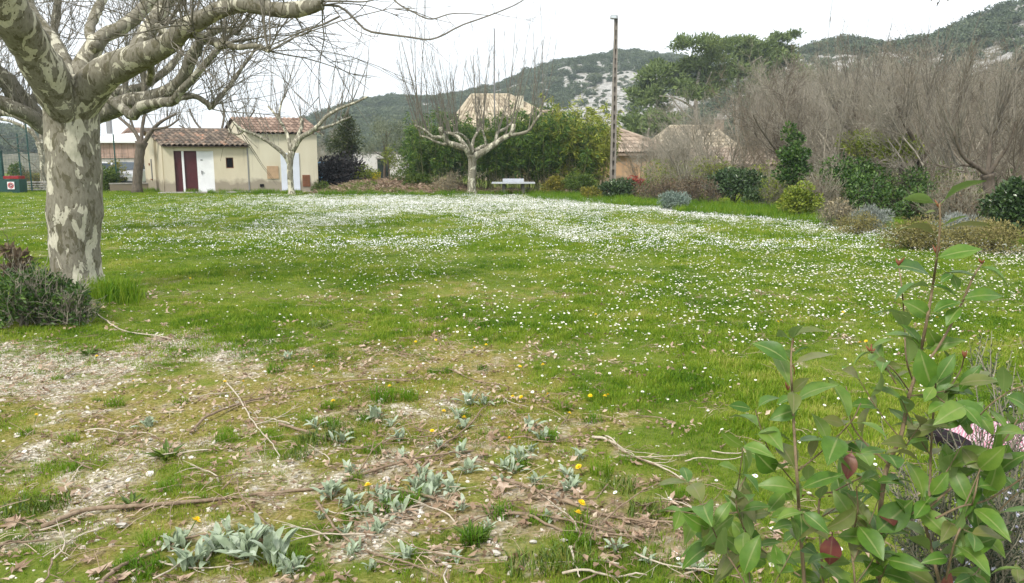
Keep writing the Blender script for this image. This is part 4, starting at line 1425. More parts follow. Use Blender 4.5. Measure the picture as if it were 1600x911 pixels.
# knuckles where the limbs have been pollarded, long whips and twigs
mb = MB()
for spec, w0 in (([(500, 8), (530, 10), (552, 28), (572, 47), (600, 53), (640, 58), (668, 62), (690, 56), (720, 40), (760, 26), (800, 10), (818, 0)], 3.0),
                 ([(596, -24), (620, 4), (644, 18), (672, 30), (702, 22), (728, 21), (762, 24)], 2.2),
                 ([(505, 2), (540, 2), (575, 2), (620, -12)], 2.6),
                 ([(530, 26), (500, 40), (470, 50), (430, 68), (395, 80), (350, 92)], 2.4),
                 ([(520, 10), (535, 30), (550, 44), (572, 54), (590, 58)], 1.3),
                 ([(470, 18), (440, 40), (410, 44), (385, 42)], 1.8), ([(330, 60), (318, 85), (322, 110), (350, 130)], 1.6)):
    K = 24
    Pp = limb_px(spec, YB - 1.1, g, -0.6, K)
    mb.curves(Pp, np.linspace(w0, w0 * 0.35, K) * 0.5 * W_ * 1.25, 5, 0.5, 0, False)
    D = nrm(np.gradient(Pp, axis=0))
    s, d, i, t_ = offspring(Pp[None], D[None], 7, 0.2, 1.0, (20, 60), g)
    twig_cloud(mb, s, d, g.uniform(0.15, 0.5, len(s)), 0.0035, g, 0.02, 0.15, 1, 5)
tips = [(-8, -30, -1.4), (35, -25, 0.9), (262, -38, 1.0), (280, -34, 0.5), (503, 8, -1.2), (350, 67, -0.8), (420, 80, -1.3), (246, 40, -.5), (400, -38, -1), (170, -18, 1.1), (285, 50, -.6), (300, 38, -.9), (240, 70, -.4), (360, 12, -1)]
for px_, py_, dy in tips:
    c_ = P(px_, py_, YB + dy)
    n_ = 11
    d = nrm(g.normal(size=(n_, 3)) * 0.6 + np.array([0.25, 0, 0.55]))
    twig_cloud(mb, np.repeat(c_[None], n_, 0), d, g.uniform(0.7, 1.9, n_), g.uniform(0.006, 0.012, n_), g, 0.02, 0.13, 4, 7)
for px_, py_ in ((350, 68), (300, 52), (268, 64), (430, 17)):
    c_ = P(px_, py_, YB - 0.9); n_ = 5
    twig_cloud(mb, np.repeat(c_[None], n_, 0), nrm(g.normal(size=(n_, 3)) * 0.7 + np.array([0.2, 0, -0.1])), g.uniform(0.4, 1.1, n_), 0.006, g, 0.03, 0.15, 3, 6)
mb.build('twigs', M_TWIG, big, True)

# --- the second plane tree close behind it, its trunk hidden
YS = 17.5
base = G(112, 360)
sec = thing('plane_tree', 'second plane tree hidden behind the big trunk, its crooked dark limbs spreading to both sides', 'tree', (plan(114, YS)[0], YS, 0))
mb = MB(); tr = resample([P(114, 375, YS), P(114, 350, YS), P(112, 300, YS), P(112, 240, YS), P(114, 200, YS)], 20)
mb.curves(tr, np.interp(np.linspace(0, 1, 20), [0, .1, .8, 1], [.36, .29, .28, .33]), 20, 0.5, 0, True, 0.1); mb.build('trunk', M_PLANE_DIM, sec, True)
WS = YS / F
limbs2 = [
    ([(114, 205), (140, 182), (170, 172), (205, 158), (245, 150), (272, 138), (290, 112), (300, 88), (308, 78)], [18, 15, 14, 13, 11.5, 10, 9, 8.5, 8], 0, -1.0),
    ([(158, 146), (178, 160), (196, 172), (208, 180), (222, 165), (250, 160), (272, 158), (280, 145), (302, 122), (322, 98), (345, 72)], [6, 6.5, 7, 8, 7.5, 7, 6.5, 6, 5, 4.5, 4], -0.6, -1.2),
    ([(208, 178), (235, 168), (262, 158), (300, 150), (322, 160), (330, 170)], [6, 5.5, 5, 4.5, 4, 4], -0.8, 0.4),
    ([(330, 168), (345, 150), (362, 130), (380, 104), (400, 76)], [4, 3.5, 3, 2.5, 2], -0.4, 0.8),
    ([(120, 200), (150, 168), (185, 142), (205, 140), (230, 132), (262, 108), (285, 82)], [12, 9, 7.5, 7, 6.5, 6, 5], 0.8, 1.4),
    ([(105, 205), (70, 196), (40, 166), (10, 128), (-30, 100)], [17, 16, 15, 14, 13], 0, -1.2),
    ([(104, 215), (66, 196), (48, 180), (20, 168), (-20, 150), (-60, 140)], [15, 12, 10, 10, 9, 8], -0.5, -1.0),
    ([(104, 222), (72, 206), (44, 188), (12, 176), (-30, 180)], [10, 8, 7, 6.5, 6], 0.4, 0.9),
    ([(45, 165), (60, 140), (62, 110), (72, 84)], [7, 6, 5.5, 5], -0.5, 0.2),
    ([(222, 165), (226, 140), (224, 112), (228, 80)], [4.5, 4.5, 4, 3.5], -0.3, 0.0),
    ([(192, 150), (196, 130), (190, 108)], [5, 4.5, 4], 0.4, 0.3),
    ([(302, 82), (318, 60), (345, 45), (372, 52)], [7, 6, 5, 4], -1, -0.4),
    ([(90, 200), (86, 120), (84, 60), (92, 0)], [9, 8, 7, 6], 0.9, 0.6),
]
for spec, wd, y0, dy in limbs2:
    mb = MB(); K = 24
    Pp = limb_px(spec, YS + y0, g, dy, K)
    mb.curves(Pp, np.interp(np.linspace(0, len(wd) - 1, K), range(len(wd)), wd) * WS, 9, 0.5, 0, True, 0.2, 17)
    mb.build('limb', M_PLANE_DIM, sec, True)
mb = MB()
for spec, wd, y0, dy in limbs2:
    Pp = limb_px(spec, YS + y0, g, dy, 20)
    D = nrm(np.gradient(Pp, axis=0))
    s, d, i, t_ = offspring(Pp[None], D[None], 20, 0.25, 1.0, (30, 90), g)
    d = nrm(d + np.array([0.1, 0, 0.9]))
    twig_cloud(mb, s, d, g.uniform(0.7, 2.6, len(s)), g.uniform(0.006, 0.014, len(s)), g, 0.08, 0.13, 4, 7, 3, 0.5)
    e = Pp[-1]; n_ = 9
    twig_cloud(mb, np.repeat(e[None], n_, 0), nrm(g.normal(size=(n_, 3)) * 0.6 + np.array([0.2, 0, 0.6])), g.uniform(1.0, 3.2, n_), g.uniform(0.008, 0.016, n_), g, 0.05, 0.12, 6, 8, 3, 0.45)
mb.build('twigs', M_TWIG, sec, True)


# --- pollarded plane trees on the far side of the lawn
def pollard(label, Y, trunk, tw, limbs_, whips, whip_to, seed, bark=M_PLANE_FAR, rnd_up=1.0, wl=(3.0, 6.0), group='pollarded plane trees across the lawn'):
    g = np.random.default_rng(seed)
    b = P(*trunk[0], Y)
    t_ = thing('plane_tree', label, 'tree', (b[0], Y, 0), group)
    mb = MB(); K = 18
    Pp = limb_px(trunk, Y, g, 0, K); Pp[0, 2] = -0.1
    mb.curves(Pp, np.interp(np.linspace(0, 1, K), [0, .12, .85, 1], [tw * 1.35, tw, tw * .92, tw * 1.25]) * Y / F, 14, 0.5, 0, True, 0.12)
    mb.build('trunk', bark, t_, True)
    ends = []
    for spec, w0, w1, y0, dy in limbs_:
        mb = MB(); K = 16
        Pp = limb_px(spec, Y + y0, g, dy, K)
        mb.curves(Pp, np.linspace(w0, w1, K) * Y / F, 8, 0.5, 0, True, 0.2, seed)
        mb.build('limb', bark, t_, True)
        ends.append((Pp, w1))
    mb = MB()
    for Pp, w1 in ends:
        D = nrm(np.gradient(Pp, axis=0))
        s, d, i, tt_ = offspring(Pp[None], D[None], whips, 0.45, 1.0, (20, 70), g)
        d = nrm(d * np.array([0.5, 0.5, 0.3]) + np.array([0, 0, 1.25]) * rnd_up)
        n_ = len(s)
        L_ = g.uniform(*wl, n_) * np.clip(g.normal(0.8, 0.25, n_), 0.3, 1.3)
        P2, D2 = level(s, d, L_, 8, 0.05, 0.05, g)
        mb.curves(P2, g.uniform(0.012, 0.024, n_)[:, None] * np.linspace(1, 0.3, 8), 4, 0.5, 0, False)
        s, d, i, tt_ = offspring(P2, D2, 5, 0.2, 0.95, (15, 45), g)
        P3, D3 = level(s, d, L_[i] * g.uniform(0.12, 0.4, len(i)), 5, 0.08, 0.06, g)
        mb.curves(P3, np.full(len(i), 0.008)[:, None] * np.linspace(1, 0.5, 5), 3, 0.5)
    mb.build('shoots', M_TWIG, t_, True)
    return t_


pollard('pollarded plane tree with a pale trunk and tall upright shoots in front of the bamboo', 37.3,
        [(737, 304), (737, 285), (738, 262), (738, 242)], 6.6,
        [([(737, 246), (728, 233), (714, 228), (699, 222), (691, 209), (688, 200)], 5.5, 3.2, 0, -1.0),
         ([(692, 214), (676, 214), (664, 204), (648, 196)], 3.0, 1.6, -0.8, -0.8),
         ([(697, 226), (682, 222), (668, 215), (656, 212)], 2.2, 1.2, -0.8, 0.4),
         ([(735, 244), (727, 228), (714, 213), (703, 208), (690, 206)], 4, 2, 0.3, 1.5),
         ([(740, 246), (757, 236), (770, 227), (786, 216), (799, 209), (803, 194)], 5.5, 3, 0, -0.6),
         ([(800, 211), (812, 209), (826, 204), (836, 190), (846, 176)], 2.8, 1.5, -0.5, -0.6),
         ([(742, 236), (758, 228), (773, 226), (777, 208), (790, 201), (801, 190)], 3.6, 2, 0.4, 1.6),
         ([(738, 244), (739, 222), (745, 208), (753, 196)], 3, 1.6, 0.2, 0.9),
         ([(760, 230), (757, 214), (752, 200)], 2.2, 1.4, 0.3, -0.4),
         ([(738, 240), (730, 218), (716, 208), (709, 209)], 2.6, 1.6, -0.2, -1.2)], 9, None, 51)
pollard('pollarded plane tree with crooked limbs standing in front of the cream building', 36.5,
        [(456, 304), (454, 285), (453, 262), (455, 236)], 4.8,
        [([(452, 256), (446, 244), (436, 234), (424, 225), (410, 216), (396, 209), (378, 202), (364, 190)], 3.6, 1.6, 0, -0.8),
         ([(456, 238), (466, 220), (474, 212), (486, 206), (500, 193), (511, 181), (532, 169), (556, 160), (574, 151)], 4.4, 1.5, 0, -0.7),
         ([(488, 205), (504, 200), (520, 195), (534, 188), (548, 183)], 2.4, 1.3, -0.2, 0.6),
         ([(455, 238), (462, 220), (469, 204), (472, 194), (470, 182)], 3.6, 2.4, 0.2, 0.8),
         ([(454, 236), (450, 214), (442, 196), (428, 176), (419, 166)], 3.2, 1.5, 0.3, 0.8),
         ([(442, 196), (436, 184), (440, 160), (446, 150)], 1.8, 1.2, 0.5, 0.3),
         ([(396, 209), (384, 204), (372, 210), (358, 206)], 1.8, 1.0, -0.6, 0.3),
         ([(498, 206), (505, 212), (500, 206)], 1.5, 1.0, -.2, .3)], 8, None, 52, wl=(1.8, 4.2), rnd_up=0.75)
# more distant trees at the left
pollard('dark-barked pollarded tree leaning against the left end of the cream building', 39.0,
        [(214, 300), (215, 275), (218, 245), (221, 222)], 7.2,
        [([(221, 228), (210, 205), (196, 192), (182, 180)], 3.6, 1.8, 0, 0.5), ([(221, 226), (222, 200), (226, 178), (228, 160)], 3.4, 1.7, 0, 0.6),
         ([(222, 228), (238, 204), (252, 190), (275, 178)], 3.8, 1.6, 0, -0.6), ([(240, 202), (262, 198), (280, 186)], 2.0, 1.2, -.3, -.3),
         ([(210, 206), (205, 188), (202, 172)], 2.2, 1.2, .3, .3)], 9, None, 53, M_BROWNBARK, 0.9, (1.2, 3.0), None)
pollard('slim pale plane tree far left between the wire fence and the big trunk', 42.0,
        [(69, 299), (68, 275), (66, 245), (62, 222)], 5.0,
        [([(62, 226), (54, 212), (40, 200), (18, 190), (0, 186)], 3.4, 2, 0, -0.5), ([(63, 226), (66, 200), (76, 180)], 3, 1.8, 0, 0.6), ([(54, 212), (46, 190), (36, 176)], 2, 1.4, 0, .6)], 10, None, 54, wl=(1.5, 3.4))
pollard('bare tree rising behind the roof of the low tiled wing', 52.0,
        [(335, 300), (336, 270), (338, 245), (340, 226)], 3.4,
        [([(340, 228), (322, 210), (305, 190), (296, 170)], 2.2, 1.2, 0, 1), ([(340, 228), (346, 205), (350, 180), (346, 158)], 2.2, 1.2, 0, 1), ([(340, 228), (362, 212), (385, 190), (398, 172)], 2.2, 1.2, 0, -1),
         ([(322, 210), (300, 206), (280, 196)], 1.6, 1, .5, .5)], 12, None, 55, M_BROWNBARK, 0.55, (1.5, 3.6), None)


# --- leafless trees of the thicket at the right
def bare_tree_meshes(seed, H, nst, spread):
    g = np.random.default_rng(seed)
    n_ = nst
    a = g.uniform(0, 6.283, n_)
    d = nrm(np.c_[np.cos(a) * spread, np.sin(a) * spread, np.ones(n_)] + g.normal(0, 0.1, (n_, 3)))
    mt, mb_ = MB(), MB()
    L0 = g.uniform(0.55, 0.85, n_) * H
    P1, D1 = level(np.c_[0.12 * np.cos(a), 0.12 * np.sin(a), np.full(n_, -0.1)], d, L0, 10, 0.11, 0.06, g)
    r1 = g.uniform(0.022, 0.048, n_) * H / 5
    mt.curves(P1, r1[:, None] * np.linspace(1, 0.35, 10), 7, 0.5, 0, False, 0.1)
    s, d, i, t_ = offspring(P1, D1, 8, 0.18, 1.0, (25, 65), g)
    L2 = L0[i] * g.uniform(0.3, 0.6, len(i)) * (1.15 - 0.6 * t_)
    P2, D2 = level(s, d, L2, 7, 0.13, 0.10, g)
    r2 = r1[i] * (1 - 0.6 * t_) * 0.5
    mb_.curves(P2, r2[:, None] * np.linspace(1, 0.35, 7), 4, 0.5, 0, False)
    s, d, i2, t_ = offspring(P2, D2, 9, 0.12, 1.0, (20, 60), g)
    L3 = L2[i2] * g.uniform(0.25, 0.6, len(i2))
    P3, D3 = level(s, d, L3, 5, 0.14, 0.12, g)
    mb_.curves(P3, np.maximum(r2[i2] * 0.42, 0.0045)[:, None] * np.linspace(1, 0.5, 5), 3, 0.4)
    s, d, i3, t_ = offspring(P3, D3, 6, 0.15, 1.0, (20, 60), g)
    P4, D4 = level(s, d, L3[i3] * g.uniform(0.3, 0.7, len(i3)), 4, 0.15, 0.12, g)
    mb_.curves(P4, np.full(len(i3), 0.0042)[:, None] * np.linspace(1, 0.6, 4), 3, 0.3)
    return mt, mb_


M_THICKET = [M_GREYBARK, m_bark('pale_grey_bark', (0.21, 0.19, 0.15), (0.38, 0.35, 0.28)), m_bark('warm_brown_bark', (0.14, 0.115, 0.08), (0.27, 0.225, 0.165))]
kinds = []
for k, (H, n_, sp_) in enumerate(((5.6, 3, 0.35), (5.2, 5, 0.5), (6.0, 4, 0.45), (4.4, 6, 0.6), (5.0, 4, 0.35))):
    mt, mb_ = bare_tree_meshes(600 + k, H, n_, sp_)
    m_ = [M_THICKET[0], M_THICKET[1], M_THICKET[2], M_THICKET[1], m_bark('dark_brown_bark', (0.1, 0.085, 0.065), (0.22, 0.19, 0.145))][k]
    H = max(np.percentile(np.concatenate(mb_.v)[:, 2], 99), 1)
    kinds.append((mt.mesh('bare_trunk', m_, True), mb_.mesh('bare_branches', m_, True), H))
spots = [  # px of the foot, distance, py of the top, kind, label
    (1150, 40, 128, 0, 'leafless tree behind the low garage roof'), (1190, 36, 112, 2, 'leafless tree right of the low garage, left of the ivy-clad tree'),
    (1215, 44, 98, 1, None), (1250, 31, 104, 4, 'leafless tree rising through the ivy-clad trunk'), (1285, 38, 92, 0, None), (1300, 29, 118, 1, 'many-stemmed bare tree behind the yellow-green shrub'),
    (1330, 46, 84, 2, None), (1345, 33, 96, 3, None), (1385, 30, 100, 0, None), (1400, 42, 82, 4, None),
    (1435, 27, 88, 2, 'dark-stemmed bare tree in the middle of the thicket'), (1450, 38, 84, 1, None), (1490, 24, 110, 3, 'spreading bare shrub-like tree above the grey lavender'), (1500, 34, 88, 0, None),
    (1535, 46, 84, 2, None), (1553, 20.5, 96, 4, 'bare fig-like tree with a dark trunk left of the round laurel'), (1580, 30, 84, 1, None), (1610, 24, 86, 0, 'bare tree behind the round laurel at the right edge'), (1640, 36, 80, 2, None),
    (1680, 27, 90, 3, None), (1110, 46, 158, 3, 'small bare tree in front of the hip-roofed house'), (1075, 33, 205, 3, 'thin pale bare shrub in front of the house with the chimney'), (1030, 38, 215, 1, 'low bare shrub right of the concrete lamp post'),
    (1165, 60, 120, 1, None), (1240, 62, 92, 2, None), (1310, 62, 86, 0, None), (1380, 62, 84, 1, None), (1450, 60, 82, 2, None), (1520, 60, 84, 0, None), (1590, 58, 84, 1, None), (1660, 58, 84, 4, None),
    (1270, 52, 96, 3, None), (1360, 54, 90, 4, None), (1480, 52, 86, 3, None), (1570, 50, 88, 4, None), (500, 58, 196, 1, 'bare bushy tree behind the blue car'), (998, 41, 208, 3, 'bare shrub just right of the concrete lamp post in front of the orange wall'), (1056, 40, 196, 1, 'bare shrub in front of the left slope of the hip roof'), (1118, 38, 186, 3, 'bare shrub in front of the chimney of the hip-roofed house'), (1205, 52, 108, 0, None)]
g = np.random.default_rng(77)
for k, (px_, Yd, pt, kd, lab) in enumerate(spots):
    q = plan(px_, Yd)
    Ht = zpx(pt, Yd)
    mt, mb_, H = kinds[kd]
    grp = 'leafless trees of the thicket on the right'
    o = thing('bare_tree', lab or 'leafless grey-brown tree deep in the tangled thicket on the right', 'tree', (q[0], q[1], 0), grp, g.uniform(0, 6.28))
    s = Ht / (H * 0.97)
    o.scale = (s * 1.0, s * 1.0, s)
    link('trunk', mt, o); link('crown', mb_, o)
pollard('dark-trunked bare tree with pale forked branches left of the round laurel', 20.3,
        [(1554, 366), (1549, 330), (1546, 295), (1543, 272)], 8.5,
        [([(1543, 274), (1528, 262), (1510, 250), (1498, 232), (1490, 205)], 4.2, 1.6, 0, -.6), ([(1543, 272), (1546, 240), (1548, 215), (1552, 190)], 4.2, 1.6, 0, .5), ([(1544, 274), (1562, 246), (1578, 222), (1588, 190)], 3.8, 1.4, 0, -.4),
         ([(1528, 262), (1505, 258), (1484, 262), (1460, 256)], 2.2, 1.0, -.2, .5), ([(1548, 215), (1560, 200), (1566, 170)], 2.0, 1.0, .3, .3)], 16, None, 56, M_BROWNBARK, .6, (.9, 2.2), None)
pollard('bare tree with a dark forked trunk rising from the ivy in the thicket', 25.0,
        [(1446, 340), (1444, 300), (1440, 262), (1438, 236)], 6.5,
        [([(1438, 238), (1424, 212), (1412, 190), (1400, 160)], 4.0, 1.5, 0, -.5), ([(1438, 238), (1446, 205), (1452, 175), (1450, 140)], 4.0, 1.5, 0, .5), ([(1440, 250), (1462, 222), (1486, 196), (1500, 160)], 3.4, 1.3, 0, -.4),
         ([(1424, 212), (1404, 208), (1388, 196)], 2.0, 1.0, .2, .4)], 18, None, 57, M_BROWNBARK, .6, (1.0, 2.6), None)
pollard('many-branched bare tree leaning left above the ivy-covered bush', 30.0,
        [(1362, 330), (1360, 290), (1354, 250), (1346, 225)], 5.0,
        [([(1346, 226), (1330, 205), (1314, 190), (1306, 165)], 3.4, 1.3, 0, -.5), ([(1348, 230), (1340, 195), (1334, 165), (1336, 130)], 3.4, 1.3, 0, .5), ([(1352, 240), (1362, 205), (1368, 170), (1364, 130)], 3.0, 1.2, 0, .4)], 18, None, 58, M_BROWNBARK, .6, (1.2, 3.0), None)

# --- umbrella pines on the slope
M_PINE = m_leaf('pine_needles', [(0.1, (0.08, 0.122, 0.04)), (0.5, (0.14, 0.195, 0.062)), (0.9, (0.23, 0.29, 0.1))], 0.6, 0.2, 0.15, 0.4, 0.4)
M_PINEBARK = m_bark('grey_pine_bark', (0.3, 0.26, 0.22), (0.46, 0.42, 0.37), 3)


def pine(label, Y, foot, spec, w_, clumps, limbs_, seed):
    g = np.random.default_rng(seed)
    q = P(*spec[0], Y)
    zf = hill_z(q[0], Y) if Y > 95 else 0
    t_ = thing('pine_tree', label, 'tree', (q[0], Y, float(zf) - 0.5), 'umbrella pines on the slope')
    mb = MB(); Pp = limb_px(spec, Y, g, 0, 14); Pp = np.r_[[[Pp[0][0], Y, float(zf) - 0.5]], Pp]
    mb.curves(Pp, np.linspace(w_, w_ * 0.45, 15) * Y / F, 9, 0.5, 0, True, 0.1)
    mb.build('trunk', M_PINEBARK, t_, True)
    mb = MB()
    for sp2, w2 in limbs_:
        Pp = limb_px(sp2, Y, g, g.uniform(-4, 4), 12); mb.curves(Pp, np.linspace(w2, w2 * 0.35, 12) * Y / F, 6, 0.5, 0, True, 0.1)
    if limbs_: mb.build('limbs', M_PINEBARK, t_, True)
    mb = MB()
    for (cx, cy, rx, ry, n_) in clumps:
        c_ = P(cx, cy, Y) + np.array([0, g.uniform(-2, 2), 0]); sx, sz = rx * Y / F, ry * Y / F
        m_ = max(6, n_ // 75)
        u = nrm(g.normal(size=(m_, 3))) * g.uniform(0.35, 1.0, (m_, 1)) ** 0.6
        sub = c_ + u * np.array([sx, sx * 0.8, sz])
        k = g.integers(0, m_, n_ * 2)
        off = g.normal(size=(n_ * 2, 3)) * np.array([0.75, 0.75, 0.4]) * sx * 0.2
        C = sub[k] + off
        mb.leaves(C, nrm(off + g.normal(size=off.shape) * 0.5 + [0, 0, 0.5]), g.uniform(0.4, 0.75, len(C)), 0.2, 0.15, None, 0, None, g)
    mb.build('crown', M_PINE, t_)


pine('umbrella pine with a pale forked trunk left of the bare thicket', 105, None, [(1089, 205), (1088, 188), (1087, 165), (1089, 140), (1092, 115), (1095, 96)], 4.2,
     [(1088, 72, 36, 13, 900), (1062, 98, 34, 14, 800), (1042, 118, 40, 15, 900), (1012, 142, 34, 14, 700), (1030, 160, 36, 12, 500), (1110, 100, 34, 16, 800), (1078, 120, 50, 16, 900), (1010, 178, 24, 9, 260), (1125, 128, 24, 14, 400), (1060, 140, 44, 16, 700), (1104, 146, 32, 16, 500)],
     [([(1087, 172), (1070, 160), (1050, 152), (1030, 150)], 2.0), ([(1087, 190), (1072, 178), (1056, 162), (1045, 145)], 1.8), ([(1088, 160), (1086, 140), (1076, 118)], 1.8), ([(1088, 188), (1075, 182), (1058, 184)], 1.2), ([(1090, 150), (1104, 130), (1112, 112)], 1.5)], 71)
pine('tall umbrella pine with the highest flat crown right of the forked pine', 112, None, [(1152, 190), (1152, 160), (1153, 125), (1156, 95), (1160, 75)], 3.2,
     [(1150, 76, 32, 15, 700), (1180, 68, 34, 14, 900), (1165, 90, 40, 15, 800), (1200, 92, 36, 16, 700), (1140, 112, 26, 12, 400), (1165, 112, 44, 14, 700), (1180, 140, 40, 16, 500), (1128, 84, 26, 12, 400)],
     [([(1153, 120), (1140, 105), (1130, 95)], 1.4), ([(1154, 118), (1172, 100), (1190, 88)], 1.4)], 72)
pine('rounded umbrella pine at the right end of the pine group', 118, None, [(1222, 190), (1222, 150), (1224, 115), (1226, 90)], 2.8,
     [(1226, 68, 26, 14, 700), (1212, 88, 34, 16, 700), (1236, 92, 26, 15, 500), (1204, 112, 30, 14, 400), (1226, 118, 34, 14, 500), (1210, 145, 36, 16, 400)], [([(1222, 118), (1212, 105), (1206, 96)], 1.2)], 73)
pine('low bushy pine behind the long orange-walled house', 92, None, [(1012, 225), (1012, 212), (1014, 200)], 2.6,
     [(1018, 190, 44, 10, 700), (1000, 202, 34, 9, 500), (1040, 200, 26, 9, 380)], [], 74)


# ------------------------------------------------------------------ shrubs, hedge and bamboo
def lv(name, a, b, c_, rough=0.5, tr=0.2, spec=0.35):
    return m_leaf(name, [(0.12, a), (0.5, b), (0.9, c_)], rough, spec, tr, 0.35, 1.6)


M_L = dict(
    green=lv('green_leaf', (0.035, 0.075, 0.008), (0.08, 0.14, 0.014), (0.17, 0.22, 0.03)),
    laurel=lv('glossy_dark_leaf', (0.022, 0.05, 0.016), (0.045, 0.088, 0.026), (0.095, 0.15, 0.048), 0.3, 0.1, 0.5),
    yellow=lv('yellow_green_leaf', (0.1, 0.11, 0.012), (0.2, 0.19, 0.025), (0.36, 0.3, 0.04)),
    lime=lv('lime_leaf', (0.09, 0.14, 0.01), (0.18, 0.24, 0.02), (0.32, 0.35, 0.05)),
    olive=lv('silver_olive_leaf', (0.11, 0.135, 0.075), (0.19, 0.22, 0.13), (0.32, 0.34, 0.24)),
    conifer=lv('conifer_needle', (0.028, 0.045, 0.014), (0.055, 0.078, 0.02), (0.1, 0.12, 0.03)),
    straw=lv('dry_straw_leaf', (0.17, 0.14, 0.08), (0.3, 0.25, 0.15), (0.44, 0.38, 0.26), 0.8, 0.1, 0.1),
    red=lv('young_red_leaf', (0.12, 0.012, 0.01), (0.28, 0.03, 0.022), (0.42, 0.09, 0.05)),
    brown=lv('withered_leaf', (0.075, 0.055, 0.035), (0.15, 0.11, 0.07), (0.24, 0.185, 0.125), 0.8, 0.1, 0.1),
    grey=lv('grey_felted_leaf', (0.1, 0.15, 0.12), (0.21, 0.27, 0.225), (0.38, 0.44, 0.39), 0.8, 0.1, 0.1),
    lavender=lv('pale_lavender_leaf', (0.14, 0.165, 0.14), (0.25, 0.27, 0.24), (0.4, 0.42, 0.4), 0.8, 0.1, 0.1),
    purple=lv('almost_black_leaf', (0.006, 0.006, 0.006), (0.014, 0.013, 0.013), (0.035, 0.03, 0.03), 0.5, 0.05),
    heath=lv('heath_leaf', (0.11, 0.105, 0.03), (0.21, 0.19, 0.06), (0.34, 0.29, 0.12), 0.7, 0.15),
    bamboo=lv('bamboo_leaf', (0.022, 0.062, 0.01), (0.055, 0.125, 0.014), (0.19, 0.27, 0.03)),
    bamboo2=lv('pale_bamboo_leaf', (0.12, 0.17, 0.015), (0.25, 0.29, 0.03), (0.45, 0.45, 0.08)),
    ivy=lv('ivy_leaf', (0.022, 0.058, 0.01), (0.052, 0.115, 0.018), (0.13, 0.21, 0.04), 0.4, 0.15))


def shrub(label, px_, pb, w_px, pt, leaf, n_, Lf, Wf, cat='shrub', name='shrub', lumps=14, stem=M_BROWNBARK, depth=0.75, z0=0.0, Y=None, twiggy=0, seed=None, low=0.05, group=None, up=0.3, stems=7, lrf=1.0):
    """a bush: leaf clumps spread through its volume, on stems that fan from its foot"""
    seed = seed if seed is not None else int(px_ * 7 + pb)
    g = np.random.default_rng(seed)
    Y = Y or G(px_, pb)[1]
    q = plan(px_, Y)
    Hh = zpx(pt, Y) - z0
    Wd = w_px * Y / F
    t_ = thing(name, label, cat, (q[0], Y, z0), group)
    lc = []
    for k in range(lumps):
        a, r_ = g.uniform(0, 6.283), math.sqrt(g.random()) * 0.78
        top = math.sqrt(max(0.05, 1 - r_ * r_))
        lc.append([r_ * math.cos(a) * Wd / 2, r_ * math.sin(a) * Wd / 2 * depth, Hh * (low + (0.86 - low) * top * g.uniform(0.3, 1.0))])
    lc = np.array(lc)
    lr = Wd * g.uniform(0.13, 0.24, lumps) * lrf
    mb = MB()
    for k in range(max(stems, 3)):
        e = lc[g.integers(0, lumps)]
        Pp = resample([[g.normal(0, 0.05) * Wd, g.normal(0, 0.05) * Wd, -0.08], e * [.45, .45, .5] + g.normal(0, 0.03, 3), e], 6)
        mb.curves(Pp, np.linspace(0.012 + 0.012 * Hh, 0.006, 6), 5, 0.5, 0, False)
    if twiggy:
        k = g.integers(0, lumps, twiggy)
        s = lc[k] + nrm(g.normal(size=(twiggy, 3))) * lr[k][:, None] * 0.5
        s[:, 2] *= g.uniform(0.1, 1, twiggy)
        twig_cloud(mb, s, g.normal(size=(twiggy, 3)) * 0.6 + [0, 0, 0.9], g.uniform(0.25, 0.6, twiggy) * Hh, 0.004 + 0.0015 * Hh, g, 0.08, 0.15, 4, 5)
    mb.build('stems', stem, t_, world=False)
    if n_:
        k = g.choice(lumps, n_, p=(lr ** 2) / (lr ** 2).sum())
        d = nrm(g.normal(size=(n_, 3)))
        rad = g.uniform(0.5, 1.08, n_) ** 0.6
        C = lc[k] + d * (lr[k] * rad)[:, None] * np.array([1, 1, 0.85])
        C[:, 2] = np.abs(C[:, 2]) + 0.01
        mb = MB()
        mb.leaves(C, nrm(d + g.normal(size=(n_, 3)) * 0.7 + [0, 0, up]), Lf * g.uniform(0.6, 1.3, n_), Wf, 0.22, None, 0, d + g.normal(size=(n_, 3)) * 0.6 + [0, 0, 0.5], g)
        mb.build('foliage', M_L[leaf] if isinstance(leaf, str) else leaf, t_, world=False)
    return t_


S_ = shrub
S_('rounded green bush left of the dry straw-coloured bush', 655, 301, 52, 268, 'green', 2600, .11, .05)
S_('dry straw-coloured bush left of the pollarded plane tree in front of the bamboo', 698, 303, 48, 269, 'straw', 900, .14, .03, twiggy=120, stem=M_GREYBARK)
S_('yellowish bush right of the table tennis table', 868, 304, 40, 275, 'yellow', 1700, .12, .05)
S_('green bush at the foot of the tallest bamboo', 906, 305, 62, 273, 'green', 2800, .11, .045)
S_('low yellow-green bush at the edge of the lawn left of the lamp post', 922, 312, 34, 292, 'yellow', 700, .1, .045)
S_('dark glossy bush at the foot of the concrete lamp post', 968, 311, 62, 277, 'laurel', 2500, .12, .065)
S_('red-leaved bush right of the concrete lamp post', 992, 309, 36, 274, 'red', 800, .12, .05)
S_('dark bush with reddish twigs right of the red-leaved bush', 1012, 310, 50, 282, 'green', 1000, .1, .045, twiggy=120)
S_('brown withered hedge behind the grey ball-shaped bush', 1040, 316, 88, 276, 'brown', 2200, .08, .035, twiggy=260, stem=M_BROWNBARK, lumps=20)
S_('brown withered bush between the grey ball-shaped bush and the dark laurel', 1096, 320, 66, 276, 'brown', 1500, .08, .035, twiggy=240, stem=M_BROWNBARK, lumps=16)
S_('grey-green ball-shaped bush at the edge of the lawn', 1055, 329, 50, 301, 'grey', 3600, .07, .025, lumps=26, depth=1.0, stems=5)
